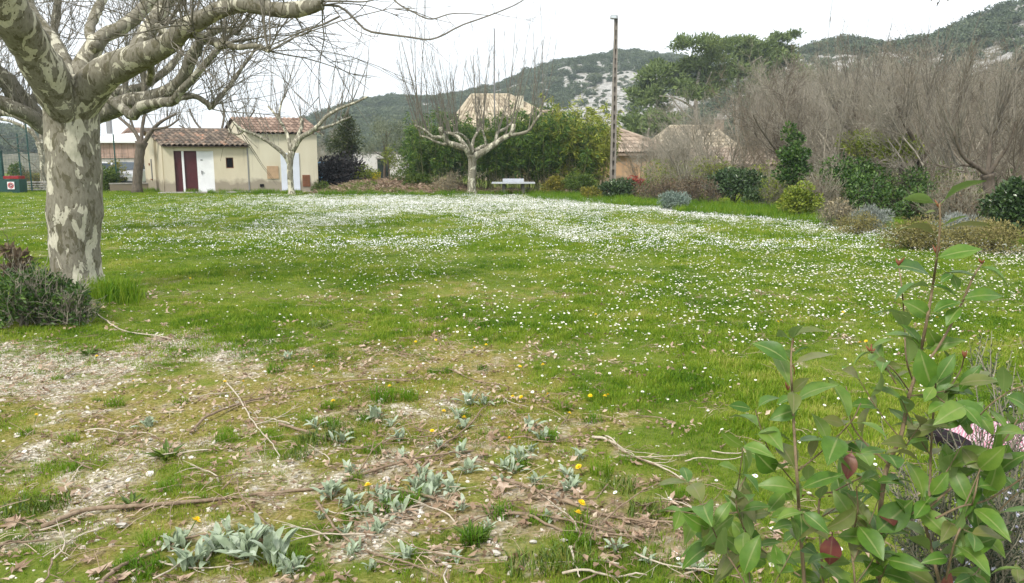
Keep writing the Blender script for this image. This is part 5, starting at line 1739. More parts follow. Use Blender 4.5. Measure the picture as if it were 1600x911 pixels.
S_('broad dark laurel bush right of the brown withered hedge', 1152, 319, 94, 262, 'laurel', 3600, .13, .07, low=0.3, lumps=18)
S_('dark green bush against the right side of the broad laurel', 1190, 324, 50, 285, 'laurel', 1500, .11, .055)
S_('olive-green bush below the long orange-walled house', 1050, 306, 84, 246, 'lime', 1500, .12, .04, twiggy=160, stem=M_GREYBARK, low=0.3)
S_('olive-green bush behind the broad dark laurel', 1112, 306, 74, 240, 'lime', 1500, .12, .04, twiggy=160, stem=M_GREYBARK, low=0.3)
S_('feathery pale green bush right of the broad laurel', 1212, 326, 44, 272, 'lime', 1000, .1, .03, twiggy=160, stem=M_GREYBARK)
S_('yellow-green leafy bush below the ivy-clad tree', 1258, 341, 62, 286, 'lime', 2600, .1, .05, lumps=18)
S_('ivy-clad leaning tree trunk above the yellow-green bush', 1240, 330, 56, 168, 'ivy', 3000, .1, .07, 'tree', 'ivy_clad_tree', lumps=26, low=0.15)
S_('large ivy-covered bush in the middle of the thicket', 1338, 330, 112, 236, 'ivy', 4200, .11, .075, lumps=22)
S_('dark ivy bush low down in front of the thicket', 1372, 336, 130, 284, 'ivy', 3600, .1, .07, lumps=22, twiggy=100)
S_('ivy growth on the bare trees above the ivy-covered bush', 1398, 330, 74, 200, M_L['lime'], 2600, .11, .06, 'climber', 'ivy_climber', low=0.55, twiggy=60)
S_('bright green leafy top behind the ivy-covered bush', 1350, 320, 84, 190, 'lime', 2400, .11, .06, 'climber', 'ivy_climber', low=0.6, twiggy=60)
S_('dark ivy bush under the spreading bare tree', 1450, 344, 90, 292, 'ivy', 2200, .09, .06, twiggy=160)
S_('dark green undergrowth far back between the thicket trees right of the ivy mound', 1470, 330, 150, 268, 'green', 2000, .12, .06, Y=31, twiggy=160)
S_('dark undergrowth far back at the right end of the thicket', 1580, 330, 150, 262, 'ivy', 2000, .12, .07, Y=32, twiggy=160)
S_('green undergrowth far back above the yellow-green leafy bush', 1285, 330, 110, 250, 'green', 1600, .12, .06, Y=36, twiggy=160)
S_('ivy mound under the leaning bare trees right of the ivy-covered bush', 1420, 336, 80, 262, 'ivy', 2200, .09, .06, twiggy=120)
S_('dark green undergrowth at the foot of the thicket behind the pale grey lavender', 1520, 350, 100, 306, 'green', 1800, .09, .045, twiggy=160)
S_('mixed green and brown undergrowth behind the feathery pale bush', 1196, 318, 70, 250, 'lime', 900, .1, .04, twiggy=200, stem=M_GREYBARK)
S_('brown tangle of dead stems left of the dark-trunked bare tree', 1500, 352, 90, 270, 'brown', 700, .07, .03, twiggy=420, stem=M_GREYBARK, lumps=18)
S_('brown tangle of dead stems behind the pale dry bush', 1290, 336, 60, 268, 'brown', 500, .07, .03, twiggy=300, stem=M_GREYBARK, lumps=14)
S_('pale dry twiggy bush left of the silver lavender', 1318, 356, 62, 312, 'straw', 900, .07, .025, twiggy=200, stem=M_GREYBARK)
S_('silver-grey lavender mound in front of the ivy', 1374, 362, 64, 322, 'lavender', 3000, .085, .014, lumps=22, up=0.9)
S_('low dry green mound at the foot of the silver lavender', 1345, 366, 74, 336, 'heath', 1500, .06, .022, lumps=18)
S_('yellowish heath mound at the lawn edge left of the foreground stem', 1442, 389, 112, 348, 'heath', 4200, .055, .02, lumps=30)
S_('pale grey lavender mound right of the foreground stem', 1508, 380, 74, 329, 'lavender', 3000, .085, .014, lumps=22, up=0.9)
S_('long yellow-brown heath mound at the right edge of the lawn', 1548, 396, 130, 354, 'heath', 4600, .055, .02, lumps=34)
S_('round glossy dark laurel at the right edge', 1592, 372, 100, 278, 'laurel', 4200, .11, .06, lumps=24, low=0.1)
S_('dark laurel beyond the right edge of the picture', 1690, 400, 120, 270, 'laurel', 3000, .11, .06, lumps=20, low=0.1)
# between the cream building and the bamboo
S_('small dark bush at the right corner of the cream building', 499, 302, 26, 281, 'green', 800, .09, .04)
S_('broad almost black bush right of the cream building', 530, 298, 92, 250, 'purple', 5200, .17, .09, Y=42.5, z0=.35, low=-.1, lrf=1.15, lumps=22)
S_('green bush between the black bush and the yellow tub', 570, 299, 46, 262, 'lime', 1300, .1, .045, Y=42, z0=.5)
S_('leafy green bush at the top of the leaf bank', 632, 300, 40, 262, 'green', 1300, .1, .045, Y=41, z0=.3)


def tree_px(label, Y, spec, w_, clumps, leaf, Lf, Wf, seed, name='tree', z0=0.0, grp=None, bark=M_BROWNBARK):
    g = np.random.default_rng(seed)
    q = P(*spec[0], Y)
    t_ = thing(name, label, 'tree', (q[0], Y, z0), grp)
    mb = MB(); Pp = limb_px(spec, Y, g, 0, 10); Pp[0, 2] = z0 - .1
    mb.curves(Pp, np.linspace(w_, w_ * .4, 10) * Y / F, 8, .5, 0, True, .12)
    top = Pp[5]
    for (cx, cy, rx, ry, n_) in clumps:
        c_ = P(cx, cy, Y + g.uniform(-.4, .4)); mb.curves(resample([top, top * .4 + c_ * .6 + g.normal(0, .1, 3), c_], 6), np.linspace(w_ * .4, w_ * .1, 6) * Y / F, 5, .5, 0, False)
    mb.build('trunk', bark, t_, True)
    mb = MB()
    for (cx, cy, rx, ry, n_) in clumps:
        c_ = P(cx, cy, Y) + [0, g.uniform(-.5, .5), 0]
        m_ = max(5, n_ // 60)
        sub = c_ + nrm(g.normal(size=(m_, 3))) * g.uniform(.3, 1, (m_, 1)) * np.array([rx, (rx + ry) / 2, ry]) * Y / F
        k = g.integers(0, m_, n_); off = g.normal(size=(n_, 3)) * min(rx, ry) * Y / F * .28
        mb.leaves(sub[k] + off, nrm(off + g.normal(size=(n_, 3)) * .1), Lf * g.uniform(.6, 1.3, n_), Wf, .2, None, 0, None, g)
    mb.build('crown', M_L[leaf], t_)
    return t_


tree_px('dark green conifer right of the cream building', 45, [(543, 290), (543, 262), (542, 235), (541, 205)], 3.2, [(541, 200, 16, 16, 1000), (530, 222, 20, 16, 1100), (552, 224, 16, 18, 1000), (541, 240, 22, 12, 900), (541, 188, 8, 8, 300)], 'conifer', .16, .06, 81, 'conifer', .5)
tree_px('pale silver-green olive tree between the conifer and the bamboo', 44, [(600, 295), (601, 265), (603, 235), (604, 205)], 2.6, [(590, 196, 18, 14, 700), (612, 200, 22, 16, 800), (598, 220, 26, 16, 900), (624, 225, 20, 18, 700), (580, 232, 14, 16, 500), (606, 245, 24, 12, 500)], 'olive', .15, .035, 82, 'olive_tree', .4)
tree_px('slender green tree at the left end of the bamboo', 42, [(642, 300), (642, 265), (643, 235), (644, 212)], 2.2, [(644, 212, 16, 14, 500), (640, 236, 20, 16, 700), (652, 252, 18, 16, 700), (634, 262, 14, 14, 400)], 'green', .14, .05, 83, 'young_tree', .3)
tree_px('slender pale-stemmed tree in front of the garden wall', 42.5, [(609, 300), (608, 270), (606, 250)], 1.6, [(606, 246, 16, 12, 350), (616, 258, 14, 12, 300)], 'lime', .13, .05, 84, 'young_tree', .4)
tree_px('bushy reddish-green tree at the left of the straw-roofed house', 50, [(660, 300), (660, 250), (662, 210)], 2.2, [(650, 200, 20, 10, 350), (672, 205, 20, 12, 350), (660, 222, 26, 10, 350)], 'heath', .14, .05, 85, 'young_tree')
# at the far left
S_('bright green shrub just right of the big plane trunk', 166, 299, 42, 254, 'green', 2600, .13, .055)
S_('yellow-green bush behind the wire fence by the white hall', 178, 297, 34, 246, 'yellow', 900, .12, .05, Y=44)
S_('green bush behind the wire fence above the waste container', 24, 297, 32, 246, 'green', 1100, .12, .05, Y=43)
S_('straggly bush behind the wire fence left of the slim plane tree', 46, 298, 34, 258, 'heath', 900, .1, .04, Y=43, twiggy=100)
S_('bush at the foot of the slim plane tree at the far left', 68, 299, 34, 268, 'green', 900, .1, .04, Y=43.5, twiggy=60)
S_('bush in shade behind the low tan wall', 84, 299, 40, 240, 'heath', 900, .11, .045, Y=46, twiggy=60)


# --- bamboo: each clump has its culms and drooping leaves
def bamboo_meshes(seed, leafm, H=4.2, nc=16, n_=2300):
    g = np.random.default_rng(seed)
    a = g.uniform(0, 6.283, nc); r_ = 0.55 * np.sqrt(g.random(nc))
    s = np.c_[r_ * np.cos(a), r_ * np.sin(a), np.full(nc, -.05)]
    L_ = H * g.uniform(.7, 1.2, nc)
    Pp, D = level(s, np.c_[np.cos(a) * .12, np.sin(a) * .12, np.ones(nc)], L_, 10, .05, .0, g)
    w_ = np.linspace(0, 1, 10) ** 2.2
    Pp = Pp + (np.c_[np.cos(a), np.sin(a), -.5 * np.ones(nc)] * .55)[:, None, :] * w_[None, :, None]
    mc = MB(); mc.curves(Pp, g.uniform(.012, .02, nc)[:, None] * np.linspace(1, .3, 10), 5, g.random(nc), 0, False)
    cl_ = n_ // 20; i0 = g.integers(0, nc, cl_); t0_ = g.beta(2.2, 1.4, cl_) * .84 + .16; o0 = g.normal(size=(cl_, 3)) * np.array([.34, .34, .1])
    q_ = g.integers(0, cl_, n_); i, t_ = i0[q_], t0_[q_]
    k = np.minimum((t_ * 9).astype(int), 8); u = (t_ * 9 - k)[:, None]
    c_ = Pp[i, k] * (1 - u) + Pp[i, k + 1] * u
    off = (o0[q_] + g.normal(size=(n_, 3)) * .12) * (1.2 - .5 * t_)[:, None]
    m = MB(); m.leaves(c_ + off, nrm(off * [1, 1, .4] * 2 + g.normal(size=(n_, 3)) * .3 + [0, 0, -.35]), g.uniform(.2, .42, n_), .06, .15, None, 0, None, g)
    return mc.mesh('bamboo_culms', m_culm, True), m.mesh('bamboo_leaves', leafm)


m_culm = m_bark('bamboo_culm', (0.14, 0.15, 0.06), (0.26, 0.25, 0.13))
bk_ = [bamboo_meshes(700 + k, M_L['bamboo']) for k in range(4)] + [bamboo_meshes(710 + k, M_L['bamboo2'], 4.4, 12, 2000) for k in range(2)]
g = np.random.default_rng(9)
spots = [(652, 41, 215, 0), (668, 40, 208, 1), (686, 41, 202, 2), (704, 40, 206, 3), (722, 41, 204, 0), (741, 40, 200, 1), (760, 41, 204, 2), (778, 40, 200, 3), (797, 41.5, 200, 0), (815, 40, 198, 1),
         (833, 41, 196, 2), (850, 40, 194, 3), (868, 41, 190, 0), (884, 39.8, 192, 1), (675, 43, 205, 3), (715, 43, 200, 2), (752, 43, 196, 0), (790, 43, 196, 2), (828, 43, 190, 1), (862, 43, 186, 3),
         (898, 40, 166, 4), (916, 39.5, 172, 5), (931, 40.5, 190, 4), (880, 42, 180, 5), (846, 42, 184, 4), (812, 42.5, 188, 5), (908, 42, 172, 5), (770, 42, 192, 4), (924, 41.5, 195, 1), (905, 39.0, 205, 2)]
for px_, Yd, pt, kd in spots:
    q = plan(px_, Yd); lab = 'dark green bamboo clump in the grove behind the table tennis table'
    if kd >= 4: lab = 'pale yellow-green bamboo clump rising above the right part of the grove' if px_ > 790 else 'pale yellow-green bamboo clump behind the pollarded plane tree'
    o = thing('bamboo', lab, 'bamboo', (q[0], q[1], 0), 'clumps of the bamboo grove', g.uniform(0, 6.28))
    s = zpx(pt - g.uniform(-6, 14), Yd) / (4.15 if kd < 4 else 4.4); o.scale = (s * .9, s * .9, s * 1.08)
    link('culms', bk_[kd][0], o); link('foliage', bk_[kd][1], o)

# ------------------------------------------------------------------ foreground: the broad-leaved shrub at the right
def m_bigleaf(name, c0, c1, c2, rib, back):
    """blade colour by leaf and by slow mottling, paler midrib (rnd = 0 on the rib, 1 at the rim), duller underside"""
    t = NT(name)
    k = t.math('ADD', t.math('MULTIPLY', t.orand(), 0.6), t.math('MULTIPLY', t.mr(t.noise(30, 3), 0.3, 0.7), 0.4))
    blade = t.ramp(k, [(0.1, c0), (0.5, c1), (0.9, c2)])
    e = t.attr('rnd')
    c_ = t.mix(t.mr(e, 0.02, 0.12, 0.75, 0.0), blade, rib)
    bf = t.n('ShaderNodeNewGeometry').outputs['Backfacing']
    c_ = t.mix(t.math('MULTIPLY', bf, 0.6), c_, back)
    t.bump(t.noise(160, 2), 0.15, 0.002)
    sp_ = t.noise(420, 2)
    c_ = t.mix(t.mr(sp_, 0.68, 0.72, 0, 0.6), c_, (0.12, 0.09, 0.03))
    return t.done(c_, 0.42, 0.38, 0.3)


M_BIG = m_bigleaf('broad_leaf', (0.05, 0.125, 0.014), (0.095, 0.195, 0.022), (0.175, 0.265, 0.045), (0.27, 0.31, 0.11), (0.2, 0.27, 0.1))
M_BIGY = m_bigleaf('young_broad_leaf', (0.1, 0.135, 0.03), (0.15, 0.18, 0.045), (0.2, 0.2, 0.06), (0.22, 0.2, 0.1), (0.2, 0.2, 0.09))
M_BIGR = m_bigleaf('reddened_broad_leaf', (0.13, 0.03, 0.035), (0.19, 0.055, 0.05), (0.24, 0.12, 0.06), (0.25, 0.14, 0.09), (0.2, 0.08, 0.08))
M_BUD = m_plain('red_brown_bud', (0.2, 0.075, 0.035), 0.6, 0.3, 0.25, 30)
M_STEM = m_bark('shrub_stem_bark', (0.13, 0.095, 0.055), (0.24, 0.18, 0.11), 60)


def big_leaf(seed, droop, fold):
    g = np.random.default_rng(seed)
    n_ = 7
    x = np.linspace(0, 1, n_)
    hw = np.array([0.03, 0.16, 0.235, 0.255, 0.21, 0.115, 0.0])
    zc = -droop * x ** 1.8 + 0.05 * np.sin(x * 3)
    wav = g.uniform(-.02, .02, (n_, 2))
    v, r = [], []
    for i in range(n_):
        v += [[x[i], -hw[i], zc[i] + hw[i] * fold + wav[i, 0]], [x[i], 0, zc[i]], [x[i], hw[i], zc[i] + hw[i] * fold + wav[i, 1]]]
        r += [1, 0, 1]
    f = []
    for i in range(n_ - 1):
        a = i * 3
        f += [[a, a + 3, a + 4, a + 1], [a + 1, a + 4, a + 5, a + 2]]
    m = MB(); m.add(v, f, np.array(r, float))
    m.curves(np.array([[-.14, 0, -.03], [-.06, 0, -.012], [0, 0, 0.0]]), np.full((1, 3), .014), 4, .05, 0, False)
    return m


leafv = {}
for nm_, mt_ in (('g', M_BIG), ('y', M_BIGY), ('r', M_BIGR)):
    leafv[nm_] = [big_leaf(800 + k, d_, f_).mesh('broad_leaf', mt_, True) for k, (d_, f_) in enumerate(((0.12, .35), (0.25, .25), (0.38, .45), (0.05, .15)))]

bsh = thing('shrub', 'broad-leaved green shrub with thin brown stems in the right foreground', 'shrub', (*plan(1390, 1.75), 0.0))
BASE = np.array(bsh.location)
YF = 1.75
g = np.random.default_rng(21)


def put_leaf(b, axis_, nrm_, L, w_, kind='g', var=None):
    axis_ = nrm(np.asarray(axis_, float)); nn = np.asarray(nrm_, float)
    nn = nn - axis_ * nn.dot(axis_)
    nn = nrm(nn); y_ = np.cross(nn, axis_)
    me = leafv[kind][var if var is not None else int(g.integers(0, 4))]
    o = link('leaf', me, bsh)
    M = Matrix(((axis_[0] * L, y_[0] * L * w_, nn[0] * L, b[0] - BASE[0]), (axis_[1] * L, y_[1] * L * w_, nn[1] * L, b[1] - BASE[1]),
                (axis_[2] * L, y_[2] * L * w_, nn[2] * L, b[2] - BASE[2]), (0, 0, 0, 1)))
    o.matrix_local = M
    return o


# stems: picture places of the visible ones, each at its own distance, all running down to the ground
STEMS = [
    ([(1372, 960), (1374, 828), (1379, 764), (1388, 725), (1408, 680), (1420, 620), (1432, 580), (1446, 512), (1456, 455), (1464, 400), (1469, 350), (1468, 318)], 1.75, 7.0, 2.2),
    ([(1430, 588), (1462, 548), (1490, 500), (1508, 462), (1521, 432), (1534, 412)], 1.74, 3.6, 2.4),
    ([(1266, 1000), (1257, 911), (1250, 820), (1245, 740), (1240, 660), (1237, 600), (1236, 560), (1238, 532)], 1.62, 6.0, 2.0),
    ([(1490, 1000), (1468, 911), (1443, 802), (1452, 773), (1454, 716), (1459, 636), (1462, 600)], 1.68, 5.0, 2.2),
    ([(1444, 800), (1480, 768), (1519, 738), (1548, 713), (1575, 680), (1590, 655)], 1.68, 3.4, 1.8),
    ([(1462, 810), (1500, 792), (1545, 780), (1600, 745), (1640, 715)], 1.6, 3.2, 2.0),
    ([(1478, 905), (1494, 840), (1513, 802), (1523, 773), (1530, 735)], 1.58, 3.2, 2.0),
    ([(1292, 1000), (1285, 888), (1280, 783), (1305, 767), (1347, 745)], 1.85, 4.2, 1.8),
    ([(1248, 735), (1283, 706), (1328, 661), (1345, 630)], 1.65, 2.4, 1.5),
    ([(1388, 725), (1350, 690), (1330, 660), (1325, 622), (1322, 604)], 1.75, 2.6, 1.6),
    ([(1428, 600), (1416, 560), (1413, 500), (1409, 450), (1404, 415)], 1.95, 2.4, 1.6),
    ([(1400, 600), (1385, 575), (1368, 560), (1362, 545)], 1.72, 2.0, 1.4),
    ([(1420, 610), (1398, 580), (1384, 568)], 1.74, 2.0, 1.4),
    ([(1456, 630), (1480, 610), (1500, 580), (1507, 556)], 1.8, 2.2, 1.6),
    ([(1210, 1000), (1160, 905), (1128, 855), (1112, 822), (1100, 790)], 1.55, 2.8, 1.5),
    ([(1150, 890), (1175, 860), (1160, 820), (1150, 780), (1165, 745)], 1.58, 2.4, 1.5),
    ([(1250, 900), (1205, 870), (1172, 845), (1140, 850)], 1.6, 2.4, 1.4),
    ([(1246, 760), (1225, 735), (1200, 700), (1180, 640)], 1.66, 2.0, 1.4),
    ([(1560, 1000), (1540, 900), (1530, 850), (1560, 800), (1590, 770)], 1.72, 3.0, 1.8),
    ([(1340, 1000), (1335, 900), (1330, 850), (1340, 800), (1338, 760)], 1.7, 3.2, 1.8),
    ([(1530, 650), (1550, 630), (1580, 610), (1610, 600)], 1.6, 2.2, 1.6),
]
ALL = []
for spec, Y, w0, w1 in STEMS:
    n_ = len(spec)
    Pp = resample([P(px, py, Y + 0.05 * math.sin(k * 1.3 + px)) for k, (px, py) in enumerate(spec)], 5 * n_)
    if spec[0][1] >= 960:                                   # down to the ground
        foot = np.array([BASE[0] + 0.12 * (Pp[0][0] - BASE[0]) * 3, Y, 0.0])
        Pp = np.r_[resample([foot, (foot * .4 + Pp[0] * .6) + [0, 0, -.05], Pp[0]], 8)[:-1], Pp]
        R = np.r_[np.full(7, w0), np.linspace(w0, w1, 5 * n_)]
    else:
        R = np.linspace(w0, w1, len(Pp))
    mb = MB(); mb.curves(Pp, R * Y / F * 0.62, 7, 0.5, 0, False, 0.08)
    mb.build('stem', M_STEM, bsh, True)
    ALL.append((Pp, w0, Y))

# hand-placed leaves where single ones stand out: base, tip, width factor, kind, how far the blade turns to the camera
HL = [((1458, 366), (1408, 340), .8, 'y', -.3), ((1475, 352), (1512, 336), .8, 'g', -.25), ((1470, 360), (1548, 350), .75, 'y', -.2), ((1462, 330), (1445, 332), .9, 'y', .5),
      ((1468, 402), (1536, 388), .95, 'g', .55), ((1534, 418), (1586, 436), .9, 'g', .1), ((1508, 466), (1572, 455), .8, 'g', .6), ((1450, 448), (1396, 444), .7, 'g', -.2), ((1456, 446), (1500, 462), .7, 'g', .1),
      ((1497, 452), (1488, 428), 1.1, 'g', .9), ((1470, 440), (1490, 425), .9, 'g', .6), ((1452, 494), (1417, 470), 1.1, 'g', .8), ((1460, 488), (1500, 462), .9, 'g', .3), ((1500, 480), (1478, 508), 1.0, 'g', .5),
      ((1410, 492), (1364, 480), .7, 'g', -.2), ((1438, 545), (1420, 505), .9, 'g', .4), ((1465, 540), (1450, 515), .9, 'g', .6), ((1470, 540), (1512, 530), .9, 'g', .2), ((1472, 545), (1487, 575), 1.0, 'g', .2),
      ((1238, 528), (1286, 504), .9, 'y', .3), ((1238, 560), (1226, 548), 1.2, 'g', .6), ((1240, 556), (1262, 540), .7, 'g', 0), ((1362, 545), (1392, 524), .9, 'g', .4), ((1362, 550), (1328, 560), .7, 'g', -.2),
      ((1384, 570), (1408, 574), 1.1, 'y', .6), ((1388, 572), (1368, 566), 1.2, 'y', .7), ((1398, 590), (1420, 580), 1.0, 'y', .3), ((1500, 600), (1560, 588), .9, 'y', .4), ((1500, 610), (1530, 570), .8, 'g', .3),
      ((1520, 600), (1580, 602), .8, 'g', -.1), ((1485, 585), (1450, 610), 1.0, 'g', .9), ((1480, 615), (1456, 640), 1.1, 'g', .9), ((1512, 618), (1480, 612), 1.0, 'g', .3),
      ((1500, 662), (1535, 628), 1.2, 'g', .9), ((1470, 668), (1505, 650), 1.1, 'g', .8), ((1560, 690), (1585, 660), 1.2, 'g', .9), ((1575, 695), (1562, 730), 1.2, 'g', .7), ((1488, 730), (1550, 690), 1.1, 'g', .3),
      ((1372, 830), (1424, 782), 1.15, 'g', .9), ((1465, 735), (1512, 715), 1.0, 'g', .6), ((1310, 838), (1368, 838), .9, 'g', .9), ((1500, 850), (1552, 828), 1.0, 'g', .6), ((1490, 845), (1505, 882), 1.0, 'g', .8),
      ((1330, 708), (1324, 748), 1.1, 'r', .8), ((1300, 838), (1296, 886), 1.3, 'r', .9), ((1130, 812), (1150, 850), 1.0, 'g', .9), ((1170, 850), (1146, 815), 1.2, 'g', .9), ((1115, 850), (1060, 880), .8, 'g', .5), ((1120, 848), (1058, 852), .6, 'g', -.1),
      ((1150, 880), (1112, 905), .9, 'y', .5), ((1160, 862), (1205, 880), 1.1, 'g', .9), ((1210, 736), (1185, 714), 1.3, 'g', .9), ((1225, 770), (1200, 800), 1.0, 'g', .8), ((1238, 780), (1205, 745), 1.2, 'g', .8), ((1250, 752), (1276, 738), .9, 'g', .5),
      ((1242, 620), (1214, 630), 1.0, 'g', .3), ((1240, 612), (1262, 590), 1.0, 'y', .7), ((1245, 640), (1205, 652), 1.1, 'g', .8), ((1560, 740), (1598, 700), 1.0, 'g', .3), ((1415, 760), (1380, 740), 1.1, 'g', .5), ((1515, 770), (1548, 800), 1.1, 'g', .3)]
for (b, tp, w_, kd, face) in HL:
    Y = 1.7 + g.uniform(-.06, .06)
    p0, p1 = P(*b, Y), P(*tp, Y + g.uniform(-.03, .01))
    L = np.linalg.norm(p1 - p0)
    toc = nrm(np.array([0, 0, 1.6]) - p0)
    n_ = np.array([0, 0, 1.0]) * (1 - abs(face)) + toc * face + g.normal(size=3) * .12
    if face < 0: n_ = np.array([0, .35, 1.0])
    put_leaf(p0, p1 - p0, n_, L, w_ * 1.05, kd)
# opposite pairs along the stems
cnt = 0
for (Pp, w0, Y) in ALL:
    D = nrm(np.gradient(Pp, axis=0))
    seg = np.r_[0, np.cumsum(np.linalg.norm(np.diff(Pp, axis=0), axis=1))]
    s, turn = seg[-1], g.uniform(0, 3)
    while s > 0.04:
        k = min(np.searchsorted(seg, s), len(Pp) - 1)
        c_ = Pp[k]; px_, py_ = proj(*c_)
        s -= g.uniform(0.045, 0.075); turn += 1.57
        open_ = ss(550, 760, py_)
        if py_ > 1050 or g.random() > 0.28 + 0.72 * open_: continue
        u = nrm(np.cross(D[k], [math.cos(turn), math.sin(turn), 0.1]))
        for sgn in (-1, 1):
            if g.random() < 0.16: continue
            a = nrm(u * sgn + D[k] * g.uniform(.1, .8) + g.normal(size=3) * .15)
            kd = 'y' if g.random() < 0.16 else 'g'
            if g.random() < 0.015: kd = 'r'
            put_leaf(c_ + a * .012, a, D[k] * .6 + np.array([0, -.2, .6]) + g.normal(size=3) * .42, g.uniform(.05, .1), g.uniform(.85, 1.15), kd); cnt += 1
        if g.random() < 0.36 * open_ and w0 > 2.2:          # a short side twig with leaves of its own
            a = nrm(u * g.choice([-1, 1]) + D[k] * .6 + g.normal(size=3) * .25)
            Q = resample([c_, c_ + a * .06 + [0, 0, .01], c_ + a * .13 + [0, 0, .04]], 6)
            mb = MB(); mb.curves(Q, np.linspace(.0017, .001, 6), 5, .5, 0, False); mb.build('twig', M_STEM, bsh, True)
            for q in (3, 5):
                for sgn in (-1, 1):
                    a2 = nrm(nrm(np.cross(a, [.2, .3 * sgn, 1])) * sgn + a * .7 + g.normal(size=3) * .2)
                    put_leaf(Q[q], a2, np.array([0, -.45, .8]) + g.normal(size=3) * .35, g.uniform(.05, .085), g.uniform(.85, 1.1), 'y' if g.random() < .25 else 'g'); cnt += 1
print('shrub leaves', cnt + len(HL))
for (bx, by) in ((1468, 326), (1534, 412), (1238, 540), (1404, 415), (1507, 560), (1362, 552), (1241, 585), (1231, 610), (1464, 398), (1384, 578)):
    m_ = MB()
    c_ = P(bx, by, 1.73)
    for k in range(int(g.integers(2, 5))):
        a = nrm(np.array([g.normal() * .45, g.normal() * .3, 1.0])); L = g.uniform(.012, .026)
        m_.curves(np.stack([c_, c_ + a * L * .5, c_ + a * L]), np.array([.0012, .0028, .0006]), 6, .5)
    m_.build('bud', M_BUD, bsh, True)

# rosemary with pale flowers in the bottom right corner, and a feathery grey bush at the right edge
M_ROSE = m_leaf('rosemary_needle', [(0.1, (0.02, 0.035, 0.018)), (0.5, (0.045, 0.065, 0.035)), (0.9, (0.11, 0.135, 0.085))], 0.6, 0.25, 0.1, 0.3, 6)
M_RFLOW = m_plain('rosemary_flower', (0.6, 0.6, 0.72), 0.7, 0.1)


def rosemary(label, px_, Y, top, wpx, n_st, seed, flowers):
    g = np.random.default_rng(seed)
    q = plan(px_, Y); Hh = zpx(top, Y); Wd = wpx * Y / F
    t_ = thing('rosemary_bush', label, 'shrub', (q[0], q[1], 0))
    a = g.uniform(0, 6.283, n_st); r_ = np.sqrt(g.random(n_st)) * .5
    s = np.c_[r_ * np.cos(a) * Wd * .5, r_ * np.sin(a) * Wd * .5, np.zeros(n_st)]
    Pp, D = level(s, np.c_[np.cos(a) * r_ * 1.0 * Wd / Hh, np.sin(a) * r_ * Wd / Hh, np.ones(n_st)], Hh * g.uniform(.7, 1.02, n_st), 12, .08, .03, g)
    mb = MB(); mb.curves(Pp, np.linspace(.005, .0015, 12)[None] * np.ones((n_st, 1)), 4, .5, 0, False); 
    s2, d2, i, t_k = offspring(Pp, D, 9, .3, .98, (20, 50), g)
    P2, D2 = level(s2, d2, g.uniform(.08, .22, len(s2)), 6, .08, .12, g)
    mb.curves(P2, np.linspace(.002, .001, 6)[None] * np.ones((len(s2), 1)), 3, .5)
    mb.build('stems', M_GREYBARK, t_, world=False)
    m = MB()
    for A_, B_, per in ((Pp, D, 60), (P2, D2, 20)):
        s3, d3, i, t_k = offspring(A_, B_, per, .25 if per == 60 else 0, 1, (35, 70), g)
        m.leaves(s3, d3, g.uniform(.014, .026, len(s3)), .0032, .1, None, 0, None, g)
    m.build('needles', M_ROSE, t_, world=False)
    if flowers:
        s3, d3, i, t_k = offspring(P2, D2, 1, .2, 1, (30, 80), g)
        pick = g.random(len(s3)) < flowers
        s3, d3 = s3[pick], d3[pick]
        m = MB()
        for k in range(4):
            m.leaves(s3 + d3 * .006, nrm(d3 + g.normal(size=d3.shape) * .7), .009, .007, .2, None, 0, None, g)
        tag(m.build('flowers', M_RFLOW, t_, world=False), kind='stuff')
    return t_


rosemary('dark rosemary bush with tiny pale flowers in the bottom right corner', 1600, 2.15, 735, 230, 70, 31, .3)
rosemary('feathery grey rosemary sprig at the right edge above the chequered cloth', 1650, 2.6, 555, 130, 24, 32, .1)

# chequered cloth lying folded on the grass behind the shrub
t = NT('red_white_check')
ck = t.n('ShaderNodeTexChecker'); ck.inputs['Scale'].default_value = 80
ck.inputs['Color1'].default_value = (0.4, 0.14, 0.2, 1); ck.inputs['Color2'].default_value = (0.6, 0.5, 0.52, 1)
t.l(t.objpos(), ck.inputs['Vector'])
M_CHECK = t.done(ck.outputs[0], 0.85, 0.1)
q = G(1545, 697)
cloth = thing('chequered_cloth', 'folded red and white chequered cloth lying on the grass behind the shrub', 'cloth', (q[0], q[1], 0), None, math.radians(12))
m_ = MB()
prof = [(-.2, .01), (-.21, .035), (-.17, .07), (0, .085), (.17, .07), (.21, .035), (.2, .01)]
xs_ = np.linspace(-.22, .75, 14); v = []
for x in xs_:
    for (y_, z_) in prof:
        v.append([x, y_ * (1 + .05 * math.sin(x * 9)), z_ * (1 + .1 * math.sin(x * 7 + 1) + .06 * math.sin(x * 19))])
f = [[i * 7 + j, i * 7 + j + 1, i * 7 + j + 8, i * 7 + j + 7] for i in range(13) for j in range(6)]
m_.add(v, f); m_.add(v[:7], [[0, 1, 2, 3, 4, 5, 6]]); m_.add(v[-7:], [[6, 5, 4, 3, 2, 1, 0]])
m_.build('fold', M_CHECK, cloth, True, world=False)
m_ = MB(); v = []
for i, x in enumerate((-.29, -.26, -.222)):
    for (y_, z_) in prof: v.append([x, y_ * (.75, .98, 1.04)[i], z_ * (.7, 1.0, 1.08)[i] + .002])
m_.add(v, [[i * 7 + j, i * 7 + j + 1, i * 7 + j + 8, i * 7 + j + 7] for i in range(2) for j in range(6)]); m_.add(v[:7], [[0, 1, 2, 3, 4, 5, 6]])
m_.build('black_end', m_plain('black_cloth', (0.02, 0.015, 0.018), 0.8, 0.1), cloth, True, world=False)

